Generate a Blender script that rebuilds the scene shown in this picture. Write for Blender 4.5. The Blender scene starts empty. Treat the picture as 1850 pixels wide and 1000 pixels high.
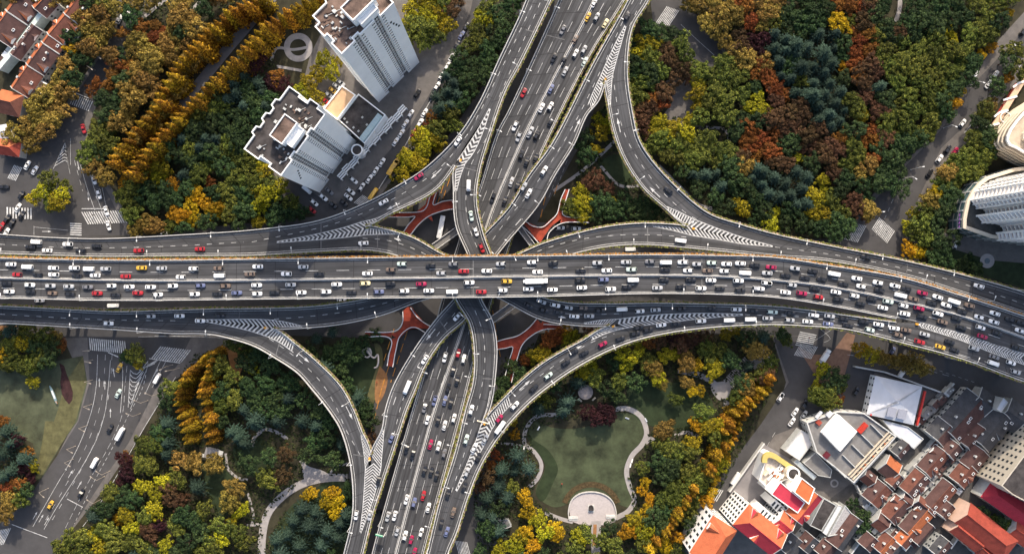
import bpy, math, random
import numpy as np
from mathutils import Vector
from mathutils.bvhtree import BVHTree

random.seed(11)
rng = np.random.default_rng(11)
scene = bpy.context.scene
COL = scene.collection
R = math.radians

# ------------------------------------------------------------------ camera, sky, sun, exposure
H = 400.0            # flying height in metres
K = 0.275            # metres on the ground per photo pixel
cam = bpy.data.cameras.new("Camera")
cam.sensor_fit = 'HORIZONTAL'
cam.angle = 2 * math.atan(925 * K / H)
cam.clip_start = 1.0
cam.clip_end = 5000.0
camo = bpy.data.objects.new("Camera", cam)
camo.location = (0, 0, H)
COL.objects.link(camo)
scene.camera = camo

SUN_EL, SUN_AZ = R(36), R(8)      # azimuth from the top of the picture (+Y) towards +X
world = bpy.data.worlds.new("World")
scene.world = world
world.use_nodes = True
wn = world.node_tree
sky = wn.nodes.new("ShaderNodeTexSky")
sky.sky_type = 'NISHITA'
sky.sun_disc = False
sky.sun_elevation = SUN_EL
sky.sun_rotation = SUN_AZ
sky.dust_density = 4.0
sky.ozone_density = 0.6
wn.links.new(sky.outputs[0], wn.nodes["Background"].inputs[0])
wn.nodes["Background"].inputs[1].default_value = 0.14
sun = bpy.data.lights.new("Sun", 'SUN')
sun.energy = 2.4
sun.angle = R(0.6)
sun.color = (1.0, 0.88, 0.72)
suno = bpy.data.objects.new("Sun", sun)
sdir = Vector((math.sin(SUN_AZ) * math.cos(SUN_EL), math.cos(SUN_AZ) * math.cos(SUN_EL), math.sin(SUN_EL)))
suno.rotation_euler = sdir.to_track_quat('Z', 'Y').to_euler()
suno.location = sdir * 600
COL.objects.link(suno)
scene.view_settings.view_transform = 'Standard'
scene.view_settings.look = 'None'
scene.view_settings.gamma = 1.0
scene.view_settings.exposure = 1.0

# ------------------------------------------------------------------ helpers
def P(px, py, z=0.0):
    """the place in the world seen at photo position px,py when it lies at height z"""
    s = K * (H - z) / H
    return Vector(((px - 925) * s, (500 - py) * s, z))

def to_px(v):
    s = K * (H - v[2]) / H
    return (v[0] / s + 925, 500 - v[1] / s)

def Z(ox, oy, txt, s=1 / 3.846):
    """read positions noted in an enlarged crop whose corner is ox,oy: '12,34w' -> (px, py, code)"""
    out = []
    for w in txt.split():
        a, b = w.split(',')
        num = ''.join(c for c in b if c.isdigit() or c in '.-')
        out.append((ox + float(a) * s, oy + float(num) * s, b[len(num):]))
    return out

def srgb(h):
    h = h.lstrip('#')
    c = [int(h[i:i + 2], 16) / 255 for i in (0, 2, 4)]
    return tuple(((x + .055) / 1.055) ** 2.4 if x > .04 else x / 12.92 for x in c)

MATS = {}
def mat(name, col, rough=.8, noise=0.0, scale=1.0, metal=0.0, detail=6, stretch=None, bump=0.0):
    """matte procedural surface: base colour varied by world space noise"""
    if name in MATS:
        return MATS[name]
    m = bpy.data.materials.new(name)
    m.use_nodes = True
    nt = m.node_tree
    b = nt.nodes["Principled BSDF"]
    b.inputs["Roughness"].default_value = rough
    b.inputs["Metallic"].default_value = metal
    b.inputs["Specular IOR Level"].default_value = .3
    if isinstance(col, str):
        col = srgb(col)
    b.inputs["Base Color"].default_value = (*col, 1)
    if noise:
        g = nt.nodes.new("ShaderNodeNewGeometry")
        vec = g.outputs["Position"]
        if stretch:
            mp = nt.nodes.new("ShaderNodeMapping")
            mp.inputs["Rotation"].default_value = (0, 0, stretch[0])
            mp.inputs["Scale"].default_value = (stretch[1], stretch[2], 1)
            nt.links.new(vec, mp.inputs[0])
            vec = mp.outputs[0]
        n = nt.nodes.new("ShaderNodeTexNoise")
        n.inputs["Scale"].default_value = scale
        n.inputs["Detail"].default_value = detail
        n.inputs["Roughness"].default_value = .65
        nt.links.new(vec, n.inputs["Vector"])
        r = nt.nodes.new("ShaderNodeMapRange")
        r.inputs["From Min"].default_value = .3
        r.inputs["From Max"].default_value = .7
        r.inputs["To Min"].default_value = 1 - noise
        r.inputs["To Max"].default_value = 1 + noise
        nt.links.new(n.outputs["Fac"], r.inputs["Value"])
        mx = nt.nodes.new("ShaderNodeVectorMath")
        mx.operation = 'SCALE'
        mx.inputs[0].default_value = col
        nt.links.new(r.outputs[0], mx.inputs["Scale"])
        nt.links.new(mx.outputs[0], b.inputs["Base Color"])
        if bump:
            bp = nt.nodes.new("ShaderNodeBump")
            bp.inputs["Strength"].default_value = bump
            bp.inputs["Distance"].default_value = .3
            nt.links.new(n.outputs["Fac"], bp.inputs["Height"])
            nt.links.new(bp.outputs[0], b.inputs["Normal"])
    MATS[name] = m
    return m

def roof_mat(name, col, ang, pitch=.9, noise=.3):
    """tiled roof: courses across, weathering"""
    if name in MATS:
        return MATS[name]
    m = mat(name, col, .85, noise, .35)
    nt = m.node_tree
    b = nt.nodes["Principled BSDF"]
    g = nt.nodes.new("ShaderNodeNewGeometry")
    w = nt.nodes.new("ShaderNodeTexWave")
    w.inputs["Scale"].default_value = 1.0 / pitch
    w.inputs["Distortion"].default_value = 1.5
    mp = nt.nodes.new("ShaderNodeMapping")
    mp.inputs["Rotation"].default_value = (0, 0, ang)
    nt.links.new(g.outputs["Position"], mp.inputs[0])
    nt.links.new(mp.outputs[0], w.inputs["Vector"])
    old = b.inputs["Base Color"].links[0].from_socket
    n2 = nt.nodes.new("ShaderNodeTexNoise")
    n2.inputs["Scale"].default_value = 2.5
    nt.links.new(g.outputs["Position"], n2.inputs["Vector"])
    mt = nt.nodes.new("ShaderNodeMath"); mt.operation = 'MULTIPLY_ADD'
    nt.links.new(w.outputs["Fac"], mt.inputs[0]); mt.inputs[1].default_value = .22; mt.inputs[2].default_value = .6
    m3 = nt.nodes.new("ShaderNodeMath"); m3.operation = 'MULTIPLY_ADD'
    nt.links.new(n2.outputs["Fac"], m3.inputs[0]); m3.inputs[1].default_value = .6
    nt.links.new(mt.outputs[0], m3.inputs[2])
    sc = nt.nodes.new("ShaderNodeVectorMath"); sc.operation = 'SCALE'
    nt.links.new(old, sc.inputs[0]); nt.links.new(m3.outputs[0], sc.inputs["Scale"])
    nt.links.new(sc.outputs[0], b.inputs["Base Color"])
    return m

class MB:
    """collects shapes; build() links them as ONE mesh object"""
    def __init__(self):
        self.v, self.f, self.m = [], [], []
    def face(self, pts, m=0):
        i = len(self.v)
        self.v += [tuple(p) for p in pts]
        self.f.append(tuple(range(i, i + len(pts))))
        self.m.append(m)
    def prism(self, pts, z0, z1, m=0, mtop=None):
        """plan outline (counter clockwise) pulled up from z0 to z1"""
        n = len(pts)
        a = sum(pts[i][0] * pts[(i + 1) % n][1] - pts[(i + 1) % n][0] * pts[i][1] for i in range(n))
        if a < 0:
            pts = pts[::-1]
        i = len(self.v)
        self.v += [(p[0], p[1], z0) for p in pts] + [(p[0], p[1], z1) for p in pts]
        for k in range(n):
            l = (k + 1) % n
            self.f.append((i + k, i + l, i + n + l, i + n + k)); self.m.append(m)
        self.f.append(tuple(range(i + n, i + 2 * n))); self.m.append(m if mtop is None else mtop)
        self.f.append(tuple(range(i + n - 1, i - 1, -1))); self.m.append(m)
    def box(self, c, size, ang=0.0, m=0):
        """box standing on c (centre of its base)"""
        ca, sa = math.cos(ang), math.sin(ang)
        hx, hy = size[0] / 2, size[1] / 2
        self.prism([(c[0] + x * ca - y * sa, c[1] + x * sa + y * ca) for x, y in ((-hx, -hy), (hx, -hy), (hx, hy), (-hx, hy))],
                   c[2], c[2] + size[2], m)
    def tube(self, a, b, r0, r1, n=6, m=0, cap=True):
        a, b = Vector(a), Vector(b)
        d = (b - a).normalized()
        u = d.orthogonal().normalized(); w = d.cross(u)
        i = len(self.v)
        for p, r in ((a, r0), (b, r1)):
            for k in range(n):
                t = 2 * math.pi * k / n
                self.v.append(tuple(p + (u * math.cos(t) + w * math.sin(t)) * r))
        for k in range(n):
            l = (k + 1) % n
            self.f.append((i + k, i + l, i + n + l, i + n + k)); self.m.append(m)
        if cap:
            self.f.append(tuple(range(i + n, i + 2 * n))); self.m.append(m)
    def build(self, name, mats, parent=None):
        me = bpy.data.meshes.new(name)
        me.from_pydata(self.v, [], self.f)
        if not isinstance(mats, (list, tuple)):
            mats = [mats]
        for x in mats:
            me.materials.append(x)
        if len(mats) > 1:
            me.polygons.foreach_set("material_index", self.m)
        me.update()
        o = bpy.data.objects.new(name, me)
        COL.objects.link(o)
        if parent:
            o.parent = parent
        return o

def tag(o, label=None, cat=None, group=None, kind=None):
    if label: o['label'] = label
    if cat: o['category'] = cat
    if group: o['group'] = group
    if kind: o['kind'] = kind
    return o

def empty(name, loc=(0, 0, 0), rz=0.0, label=None, cat=None, group=None):
    o = bpy.data.objects.new(name, None)
    o.empty_display_size = 1
    o.location = loc
    o.rotation_euler = (0, 0, rz)
    COL.objects.link(o)
    return tag(o, label, cat, group)

ORD = ("first second third fourth fifth sixth seventh eighth ninth tenth eleventh twelfth thirteenth fourteenth fifteenth sixteenth "
       "seventeenth eighteenth nineteenth twentieth").split()
def nth(i):
    if i < 20:
        return ORD[i]
    tens = {2: 'twenty', 3: 'thirty', 4: 'forty', 5: 'fifty', 6: 'sixty', 7: 'seventy', 8: 'eighty', 9: 'ninety'}
    n = i + 1
    if n > 99:
        return ('hundred and ' + nth(n - 101)) if n > 100 else 'hundredth'
    if n % 10 == 0:
        return tens[n // 10][:-1] + 'ieth'
    return tens[n // 10] + '-' + ORD[n % 10 - 1]

def spline(pts, n=8):
    """Catmull-Rom through 2D points, n samples per piece"""
    p = [np.array(q, float) for q in pts]
    if len(p) == 2:
        return [p[0] + (p[1] - p[0]) * i / n for i in range(n + 1)]
    q = [2 * p[0] - p[1]] + p + [2 * p[-1] - p[-2]]
    out = []
    for i in range(len(p) - 1):
        p0, p1, p2, p3 = q[i:i + 4]
        # centripetal
        t0 = 0; t1 = t0 + max(np.linalg.norm(p1 - p0), 1e-6) ** .5
        t2 = t1 + max(np.linalg.norm(p2 - p1), 1e-6) ** .5; t3 = t2 + max(np.linalg.norm(p3 - p2), 1e-6) ** .5
        for k in range(n):
            t = t1 + (t2 - t1) * k / n
            a1 = (t1 - t) / (t1 - t0) * p0 + (t - t0) / (t1 - t0) * p1
            a2 = (t2 - t) / (t2 - t1) * p1 + (t - t1) / (t2 - t1) * p2
            a3 = (t3 - t) / (t3 - t2) * p2 + (t - t2) / (t3 - t2) * p3
            b1 = (t2 - t) / (t2 - t0) * a1 + (t - t0) / (t2 - t0) * a2
            b2 = (t3 - t) / (t3 - t1) * a2 + (t - t1) / (t3 - t1) * a3
            out.append((t2 - t) / (t2 - t1) * b1 + (t - t1) / (t2 - t1) * b2)
    out.append(p[-1])
    return out

def inpoly(x, y, poly):
    c = False
    j = len(poly) - 1
    for i in range(len(poly)):
        xi, yi = poly[i]; xj, yj = poly[j]
        if (yi > y) != (yj > y) and x < (xj - xi) * (y - yi) / (yj - yi) + xi:
            c = not c
        j = i
    return c

def poly(txt):
    return [tuple(float(a) for a in w.split(',')) for w in txt.split()]

# ------------------------------------------------------------------ elevated roads
def asphalt_worn(name, col):
    """asphalt with tyre-dark lanes, oil streaks along the road, patches and fine grain"""
    m = mat(name, col, .9, .14, .10, detail=10)
    nt = m.node_tree; b = nt.nodes["Principled BSDF"]
    old = b.inputs["Base Color"].links[0].from_socket
    ac, al = nt.nodes.new("ShaderNodeAttribute"), nt.nodes.new("ShaderNodeAttribute")
    ac.attribute_name, al.attribute_name = 'across', 'along'
    def streak(fa, fl, lo, hi, det=4):
        cx = nt.nodes.new("ShaderNodeCombineXYZ")
        for at, f, k in ((ac, fa, 0), (al, fl, 1)):
            q = nt.nodes.new("ShaderNodeMath"); q.operation = 'MULTIPLY'; q.inputs[1].default_value = f
            nt.links.new(at.outputs["Fac"], q.inputs[0]); nt.links.new(q.outputs[0], cx.inputs[k])
        n = nt.nodes.new("ShaderNodeTexNoise"); n.inputs["Scale"].default_value = 1; n.inputs["Detail"].default_value = det
        nt.links.new(cx.outputs[0], n.inputs["Vector"])
        r = nt.nodes.new("ShaderNodeMapRange"); r.inputs["From Min"].default_value = .32; r.inputs["From Max"].default_value = .68
        r.inputs["To Min"].default_value = lo; r.inputs["To Max"].default_value = hi
        nt.links.new(n.outputs["Fac"], r.inputs["Value"]); return r.outputs[0]
    cur = old
    for args in ((1.1, .012, .66, 1.36), (.30, .04, .72, 1.30), (3.0, .004, .84, 1.18)):
        sc = nt.nodes.new("ShaderNodeVectorMath"); sc.operation = 'SCALE'
        nt.links.new(cur, sc.inputs[0]); nt.links.new(streak(*args), sc.inputs["Scale"]); cur = sc.outputs[0]
    nt.links.new(cur, b.inputs["Base Color"])
    return m
ASPH = asphalt_worn('asphalt_deck', (.055, .0555, .0585))
CONC = mat('concrete', (.36, .35, .33), .85, .15, .3)
PARA = mat('parapet_concrete', (.50, .49, .47), .8, .12, .25)
PAINT = mat('road_paint', (.50, .50, .49), .75, .45, .7, detail=10)
JOINT = mat('joint_patch', (.10, .10, .105), .9, .2, .4)

def leaf_strip_mat():
    m = mat('hedge_leaves', (.13, .135, .028), .8, .6, 1.2)
    return m
HEDGE = leaf_strip_mat()

def sm(t):
    t = min(1, max(0, t)); return t * t * (3 - 2 * t)
def z_east(x):
    return 17 + 12 * sm((x - 1150) / 500)
def zB(x, y): return 17.0
def zK(x, y): return 17 + (7 * sm((x - 1400) / 450) if y > 380 else 0)
def zLC(x, y):
    if x < 860: return 17 + 7 * sm((x - 690) / 120)
    return 17 + 7 * sm((1150 - x) / 220) + 7 * sm((x - 1400) / 450)
def zMF(x, y):
    if x < 850: return 17 + 4 * sm((x - 600) / 120)
    return z_east(x) + 4 * sm((1090 - x) / 150)
def zE(x, y): return z_east(x)
def zP(x, y):
    if y < 461: return 17 + .5 * sm((y - 300) / 150)
    return 14 + 3.5 * sm((545 - y) / 84) + 3 * sm((y - 640) / 160)
def zQ(x, y):
    if y < 461: return 14 + 3 * sm((440 - y) / 140)
    return 14 + 3.5 * sm((y - 461) / 76) - .5 * sm((y - 600) / 140)
def zN(x, y): return 17.0
def zNS(x, y): return 9.5
def zA(x, y): return 29.0

GORE = {'BC': '472,437.6 660,409', 'BP': '886,192 822,299', 'KQ': '1128,42 1094,146', 'KL': '1242,409 1400,445',
        'MN': '335,579.5 494,593', 'NP': '670,820 652,956', 'QE': '878,756 821,891', 'FE': '1102,588 1346,568'}
ROADS = {
 'A': (zA, '-120,466 0,467 150,470 285,471 460,469 700,466 940,463.5 1180,461 1300,462.5 1400,466 1495,480 1630,503 1734,534 1850,572 1960,612',
       '-120,536 0,537 182,541 312,541 460,539 700,537 940,535 1180,529 1300,530.5 1400,536 1500,551 1617,574 1665,584 1850,640 1960,677'),
 'B': (zB, '-120,419 0,424 100,430 182,432 312,426 470,415 577,399 655,370 720,336 772,302 829,245 866,187 902,109 940,29 952,0 985,-80',
       '-120,438 0,441 130,446 224,447 338,443 472,437.6 660,409 704,386 785,344 822,299 886,192 922,109 978,0 1008,-80'),
 'P': (zP, '1008,-80 978,0 922,109 886,192 822,299 820,344 824,406 847,463 858,500 823,538 785,581 746,636 712,696 697,740 691,774 670,820 652,956 642,1000 625,1080',
       '1031,-80 995,0 942,110 912,166 886,240 866,308 860,362 873,425 886,461 896,500 868,540 838,577 801,610 769,657 749,704 734,740 717,792 694,862 673,927 655,1000 635,1080'),
 'Q': (zQ, '750,1080 772,1000 795,906 824,813 842,740 856,688 858,636 850,584 824,537 820,500 842,463 876,424 920,376 956,318 998,260 1073,114 1136,0 1172,-80',
       '765,1080 785,1010 800,960 821,891 878,756 889,720 894,683 897,626 889,579 868,537 864,500 896,462 920,432 972,370 1003,315 1037,260 1060,208 1081,182 1094,146 1128,42 1153,0 1188,-80'),
 'K': (zK, '1188,-80 1153,0 1128,42 1094,146 1099,187 1110,240 1128,287 1162,339 1201,375 1242,409 1400,445 1487,457 1531,464 1604,478 1656,491 1700,501 1786,527 1850,549 1960,588',
       '1204,-80 1171,0 1141,52 1132,130 1141,203 1152,250 1170,282 1216,334 1279,386 1336,406 1400,424 1500,445 1630,471 1734,496 1850,529 1960,570'),
 'L': (zLC, '-120,438 0,441 130,446 224,447 338,443 472,437.6 660,409 694,414 746,430 803,461 860,476 900,474 933,461 985,439 1076,414 1128,406 1172,404 1242,409 1400,445 1487,457 1531,464 1604,478 1656,491 1700,501 1786,527 1850,549 1960,588',
       '-120,454 0,457 182,462 312,461 460,460 577,453 668,451 725,463 800,500 860,518 930,500 1024,461 1076,448 1128,441.5 1180,441.5 1284,451 1400,463 1500,471 1630,497 1734,528 1850,566 1960,604'),
 'M': (zMF, '-120,550 0,553 120,559 210,563 312,560.5 400,558 460,557.5 564,554 642,544 680,536 760,510 850,497 920,508 975,536 1024,547 1100,549 1180,548 1300,550 1400,554 1500,566 1617,582 1665,584 1850,640 1960,677',
       '-120,561 0,566 112,573.6 205,577.5 335,579.5 494,593 546,591.5 616,584.5 694,567 764,541 850,525 900,537 920,547 972,574 1024,585 1102,588 1346,568 1450,572.5 1526,582 1630,604 1734,635 1850,672 1960,710'),
 'N': (zN, '-120,561 0,566 112,573.6 205,577.5 335,579.5 494,593 533,620 577,657 616,698 639,740 652,774 670,820 652,956 642,1000 625,1080',
       '-120,576 0,582 104,588 208,594 312,601 377,602 416,610 460,624 499,646 538,672 564,701 595,740 616,774 632,826 639,886 637,935 622,1000 600,1080'),
 'E': (zE, '765,1080 785,1010 800,960 821,891 878,756 905,725 946,684 985,653 1050,616 1102,588 1346,568 1450,572.5 1526,582 1630,604 1734,635 1850,672 1960,710',
       '790,1080 808,1000 824,961 845,896 866,844 899,789 946,735 985,701 1050,657 1128,620 1206,600 1310,588 1400,585 1448,587 1526,593 1630,618 1734,646 1850,688 1960,722'),
 'G': (zNS, '1045,-80 1011,0 920,200 899,240 866,344 835,420 800,540 763,683 746,740 673,1000 655,1080',
       '1172,-80 1128,0 1066,99 985,260 964,310 926,420 882,560 855,657 834,740 764,1000 745,1080'),
}
RLAB = {
 'A': ('wide main deck crossing the whole photo from left to right above every other road', 'elevated highway'),
 'G': ('broad highway running diagonally beneath the main deck from top to bottom', 'elevated highway'),
 'B': ('ramp sweeping past the two white towers from the left edge to the top', 'elevated ramp'),
 'P': ('narrow ramp dropping south beside the long white bus, then on to the lower left', 'elevated ramp'),
 'Q': ('ramp beside the planted verge from bottom centre, up under the main deck to the top', 'elevated ramp'),
 'K': ('ramp curving around the big wood at upper right and out to the right edge', 'elevated ramp'),
 'L': ('ramp hugging the upper side of the main deck from left edge to right edge', 'elevated ramp'),
 'M': ('ramp hugging the lower side of the main deck from left edge to right edge', 'elevated ramp'),
 'N': ('ramp curving around the dark green park at lower left to the bottom edge', 'elevated ramp'),
 'E': ('ramp curving above the heart shaped lawn towards the lower right edge', 'elevated ramp'),
}
class Road: pass
RD = {}
allv, allf, owner = [], [], []

def arclen(p):
    p = np.array(p)
    d = np.concatenate([[0], np.cumsum(np.linalg.norm(np.diff(p, axis=0), axis=1))])
    return d / d[-1], d[-1]

def zipper(a, b):
    """triangles between two polylines of unequal counts; indices (side, i)"""
    ta, _ = arclen(a); tb, _ = arclen(b)
    i = j = 0
    tris = []
    while i < len(a) - 1 or j < len(b) - 1:
        if j == len(b) - 1 or (i < len(a) - 1 and ta[i + 1] <= tb[j + 1]):
            tris.append(((0, i), (1, j), (0, i + 1))); i += 1
        else:
            tris.append(((0, i), (1, j), (1, j + 1))); j += 1
    return tris

for key, (zf, ltxt, rtxt) in ROADS.items():
    r = Road(); r.key = key; r.zf = zf
    lc, rc = poly(ltxt), poly(rtxt)
    r.lp, r.rp = spline(lc), spline(rc)
    r.lw = [P(p[0], p[1], zf(p[0], p[1])) for p in r.lp]
    r.rw = [P(p[0], p[1], zf(p[0], p[1])) for p in r.rp]
    r.lc, r.rc = lc, rc
    tr = zipper(r.lp, r.rp)
    base = len(allv); nl = len(r.lw)
    allv += [tuple(v) for v in r.lw + r.rw]
    for t in tr:
        allf.append(tuple(base + (i if s == 0 else nl + i) for s, i in t)); owner.append(key)
    r.tris = tr
    n = 120
    tl, _ = arclen(r.lp); trr, _ = arclen(r.rp)
    la, ra = np.array(r.lp), np.array(r.rp)
    s = np.linspace(0, 1, n)
    r.lr = np.stack([np.interp(s, tl, la[:, 0]), np.interp(s, tl, la[:, 1])], 1)
    r.rr = np.stack([np.interp(s, trr, ra[:, 0]), np.interp(s, trr, ra[:, 1])], 1)
    r.mid = (r.lr + r.rr) / 2
    RD[key] = r
DECKS = BVHTree.FromPolygons([Vector(v) for v in allv], allf)
CAM = Vector((0, 0, H))

def cast(px, py):
    """what road deck (key) does the photo show here, and where in the world; ground when none"""
    d = (P(px, py, 0) - CAM).normalized()
    hit, nrm, idx, dist = DECKS.ray_cast(CAM, d)
    if hit is None:
        return P(px, py, 0), None
    return hit, owner[idx]

def tangent(key, px, py):
    r = RD[key]
    i = int(np.argmin(((r.mid - (px, py)) ** 2).sum(1)))
    i = min(max(i, 1), len(r.mid) - 2)
    # blend of both edges' directions at this place
    d = r.mid[i + 1] - r.mid[i - 1]
    v = Vector((d[0], -d[1], 0)).normalized()
    return v

# each road: slab with sides, parapets along the free edges, hedge boxes outside them, piers
PAR = {  # key: list of (side, first px test, last px test, hedge)
 'A': [('L', None, None, 2), ('R', None, (1617, 574), 0)],
 'B': [('L', None, None, 0), ('R', (660, 409), (822, 299), 1)],
 'P': [('L', (822, 299), (670, 820), 0), ('R', None, None, 1)],
 'Q': [('L', None, None, 1), ('R', (878, 756), (1094, 146), 0)],
 'K': [('L', (1094, 146), (1242, 409), 1), ('R', None, None, 1)],
 'L': [('L', (660, 409), (1242, 409), 1), ('R', None, None, 1)],
 'M': [('L', None, (1617, 582), 1), ('R', (494, 593), (1102, 588), 0)],
 'N': [('L', (494, 593), (670, 820), 1), ('R', None, None, 0)],
 'E': [('L', (878, 756), (1102, 588), 1), ('R', None, None, 1)],
 'G': [('L', None, None, 0), ('R', None, None, 1)],
}
def idx_of(pl, q, default):
    if q is None: return default
    return int(np.argmin([(p[0] - q[0]) ** 2 + (p[1] - q[1]) ** 2 for p in pl]))

def wall_along(mb, pts, w, z0, z1, off, m=0, jitter=0.0):
    """wall following pts; off = sideways shift to the left of travel"""
    n = len(pts)
    rows = []
    for i, p in enumerate(pts):
        a = pts[max(0, i - 1)]; b = pts[min(n - 1, i + 1)]
        t = Vector((b[0] - a[0], b[1] - a[1], 0)).normalized()
        s = Vector((-t.y, t.x, 0))
        j = (random.random() - .5) * jitter
        c = p + s * off
        rows.append([c + s * (w / 2 + j) + Vector((0, 0, z0)), c + s * (w / 2 + j) + Vector((0, 0, z1 + j)),
                     c - s * (w / 2 - j) + Vector((0, 0, z1 + j * .7)), c - s * (w / 2 - j) + Vector((0, 0, z0))])
    base = len(mb.v)
    for r in rows: mb.v += [tuple(q) for q in r]
    for i in range(n - 1):
        for k in range(4):
            l = (k + 1) % 4
            a = base + i * 4
            mb.f.append((a + k, a + l, a + 4 + l, a + 4 + k)); mb.m.append(m)
    for i in (0, n - 1):
        a = base + i * 4
        mb.f.append((a, a + 1, a + 2, a + 3)); mb.m.append(m)

THICK = 1.3
HEDGES = []
def hedge_leaves(mb, pts, off, w, h):
    """loose leaf tufts along a planter"""
    for i in range(len(pts) - 1):
        a, b = pts[i], pts[i + 1]
        L = (b - a).length
        t = (b - a).normalized(); s = Vector((-t.y, t.x, 0))
        for k in range(int(L * 2.2)):
            c = a.lerp(b, random.random()) + s * (off + random.uniform(-w, w) * .6) + Vector((0, 0, h + random.uniform(-.1, .45)))
            u = Vector((random.uniform(-1, 1), random.uniform(-1, 1), random.uniform(-.6, .6))).normalized() * random.uniform(.25, .5)
            q = u.cross(Vector((random.uniform(-.7, .7), random.uniform(-.7, .7), 1)).normalized()).normalized() * random.uniform(.2, .4)
            mb.face([c - u - q, c + u - q, c + u + q, c - u + q])

for key, r in RD.items():
    lab, cat = RLAB[key]
    root = empty('elevated_road', (0, 0, 0), 0, lab, cat)
    mb = MB()
    nl = len(r.lw)
    top = [tuple(v) for v in r.lw + r.rw]
    mb.v += top
    mb.v += [(v[0], v[1], v[2] - THICK) for v in top]
    N = len(top)
    for t in r.tris:
        ids = [i if s == 0 else nl + i for s, i in t]
        a, b, c = (Vector(top[i]) for i in ids)
        if (b - a).cross(c - a).z < 0: ids = ids[::-1]
        mb.f.append(tuple(ids)); mb.m.append(0)
        mb.f.append(tuple(i + N for i in ids[::-1])); mb.m.append(1)
    for st, cnt in ((0, nl), (nl, len(r.rw))):
        for i in range(cnt - 1):
            a, b = st + i, st + i + 1
            mb.f.append((a, b, b + N, a + N)); mb.m.append(1)
    dk = mb.build('deck', [ASPH, CONC], root)
    la_ = np.linalg.norm(np.diff(np.array([tuple(v) for v in r.lw]), axis=0), axis=1).cumsum()
    wl_ = [0.0] + la_.tolist(); tot = wl_[-1]
    tr_, _l = arclen(r.rp)
    wid_ = [min((b - a).length for b in r.rw) for a in r.lw]
    av = [0.0] * nl + [float(np.mean(wid_))] * len(r.rw)
    bv = wl_ + [float(t) * tot for t in tr_]
    for nm_, vals in (('across', av + av), ('along', bv + bv)):
        at_ = dk.data.attributes.new(nm_, 'FLOAT', 'POINT'); at_.data.foreach_set('value', vals)
    for side, q0, q1, hedge in PAR[key]:
        pl, pw = (r.lp, r.lw) if side == 'L' else (r.rp, r.rw)
        i0, i1 = idx_of(pl, q0, 0), idx_of(pl, q1, len(pl) - 1)
        if i0 > i1: i0, i1 = i1, i0
        pts = pw[i0:i1 + 1]
        # which way is outwards
        mid = r.mid[len(r.mid) // 2]
        a, b = pts[len(pts) // 2 - 1], pts[len(pts) // 2]
        t = (b - a).normalized(); s = Vector((-t.y, t.x, 0))
        other = r.rw if side == 'L' else r.lw
        near = min(other, key=lambda v: (v - a).length)
        sg = -1 if (near - a).dot(s) > 0 else 1
        pb = MB()
        wall_along(pb, pts, .42, -THICK, .95, sg * .18)
        wall_along(pb, pts, .22, .95, 1.25, sg * .18)
        pb.build('parapet', PARA, root)
        r.free = getattr(r, 'free', []) + [(pts, sg)]
        if hedge:
            hb = MB()
            wall_along(hb, pts, .7, -.2, .6, sg * .78, 0)
            box = hb.build('planter', mat('planter_box', (.30, .22, .14), .9, .3, .5), root)
            lb = MB()
            hedge_leaves(lb, pts, sg * .8, .75 if hedge == 1 else .5, .7)
            lb.build('hedge', mat('hedge_gold', (.30, .14, .03), .8, .5, .6) if hedge == 2 else HEDGE, box)
    r.root = root
    # piers down to the ground where nothing is in the way
    step = 9
    pc = 0
    for i in range(4, len(r.mid) - 4, step):
        w = P(*r.mid[i], r.zf(*r.mid[i]))
        h2 = DECKS.ray_cast(w - Vector((0, 0, .5)), Vector((0, 0, -1)))
        if h2[0] is not None: continue
        pb = MB()
        t = tangent(key, *r.mid[i]); ang = math.atan2(t.y, t.x)
        wid = (P(*r.lr[i], w.z) - P(*r.rr[i], w.z)).length
        zt = w.z - THICK
        pb.box((w.x, w.y, 0), (1.6, 2.4, zt - 1.6), ang)
        pb.box((w.x, w.y, zt - 1.6), (1.9, min(wid * .75, 14), 1.59), ang)
        pb.build('pier', CONC, root)

# median of the two wide highways, with its own white barrier
def on_deck(pts, key=None, n=6, lift=.03):
    out = []
    for p in spline(pts, n):
        if key:
            out.append(P(p[0], p[1], RD[key].zf(p[0], p[1])) + Vector((0, 0, lift)))
        else:
            w, k = cast(p[0], p[1]); out.append(w + Vector((0, 0, lift)))
    return out
MED_A = poly('-120,501 0,502 150,505 312,507 460,506 700,503 940,499.5 1180,497 1300,499 1400,506 1500,518 1630,545 1734,570 1850,610 1960,650')
mb = MB(); pts = on_deck(MED_A, 'A')
wall_along(mb, pts, .5, 0, .8, 0); wall_along(mb, pts, .2, .8, 1.1, 0)
mb.build('median_barrier', PARA, RD['A'].root)
MED_G = poly('1110,-80 1075,0 941,260 876,419 840,579 785,740 715,1000 696,1080')
mb = MB(); pts = on_deck(MED_G, 'G')
wall_along(mb, pts, .5, 0, .8, 0); wall_along(mb, pts, .2, .8, 1.1, 0)
mb.build('median_barrier', PARA, RD['G'].root)

# ------------------------------------------------------------------ painted markings on the decks
MK = {k: MB() for k in RD}
def ribbon(mb, pts, w):
    n = len(pts)
    base = len(mb.v)
    for i, p in enumerate(pts):
        a = pts[max(0, i - 1)]; b = pts[min(n - 1, i + 1)]
        t = Vector((b[0] - a[0], b[1] - a[1], 0))
        t = t.normalized() if t.length > 0 else Vector((1, 0, 0))
        s = Vector((-t.y, t.x, 0)) * w / 2
        mb.v += [tuple(p - s), tuple(p + s)]
    for i in range(n - 1):
        a = base + 2 * i
        mb.f.append((a, a + 2, a + 3, a + 1)); mb.m.append(0)

def lift_px(p, lift=.035):
    w, k = cast(p[0], p[1])
    return w + Vector((0, 0, lift)), k

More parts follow.
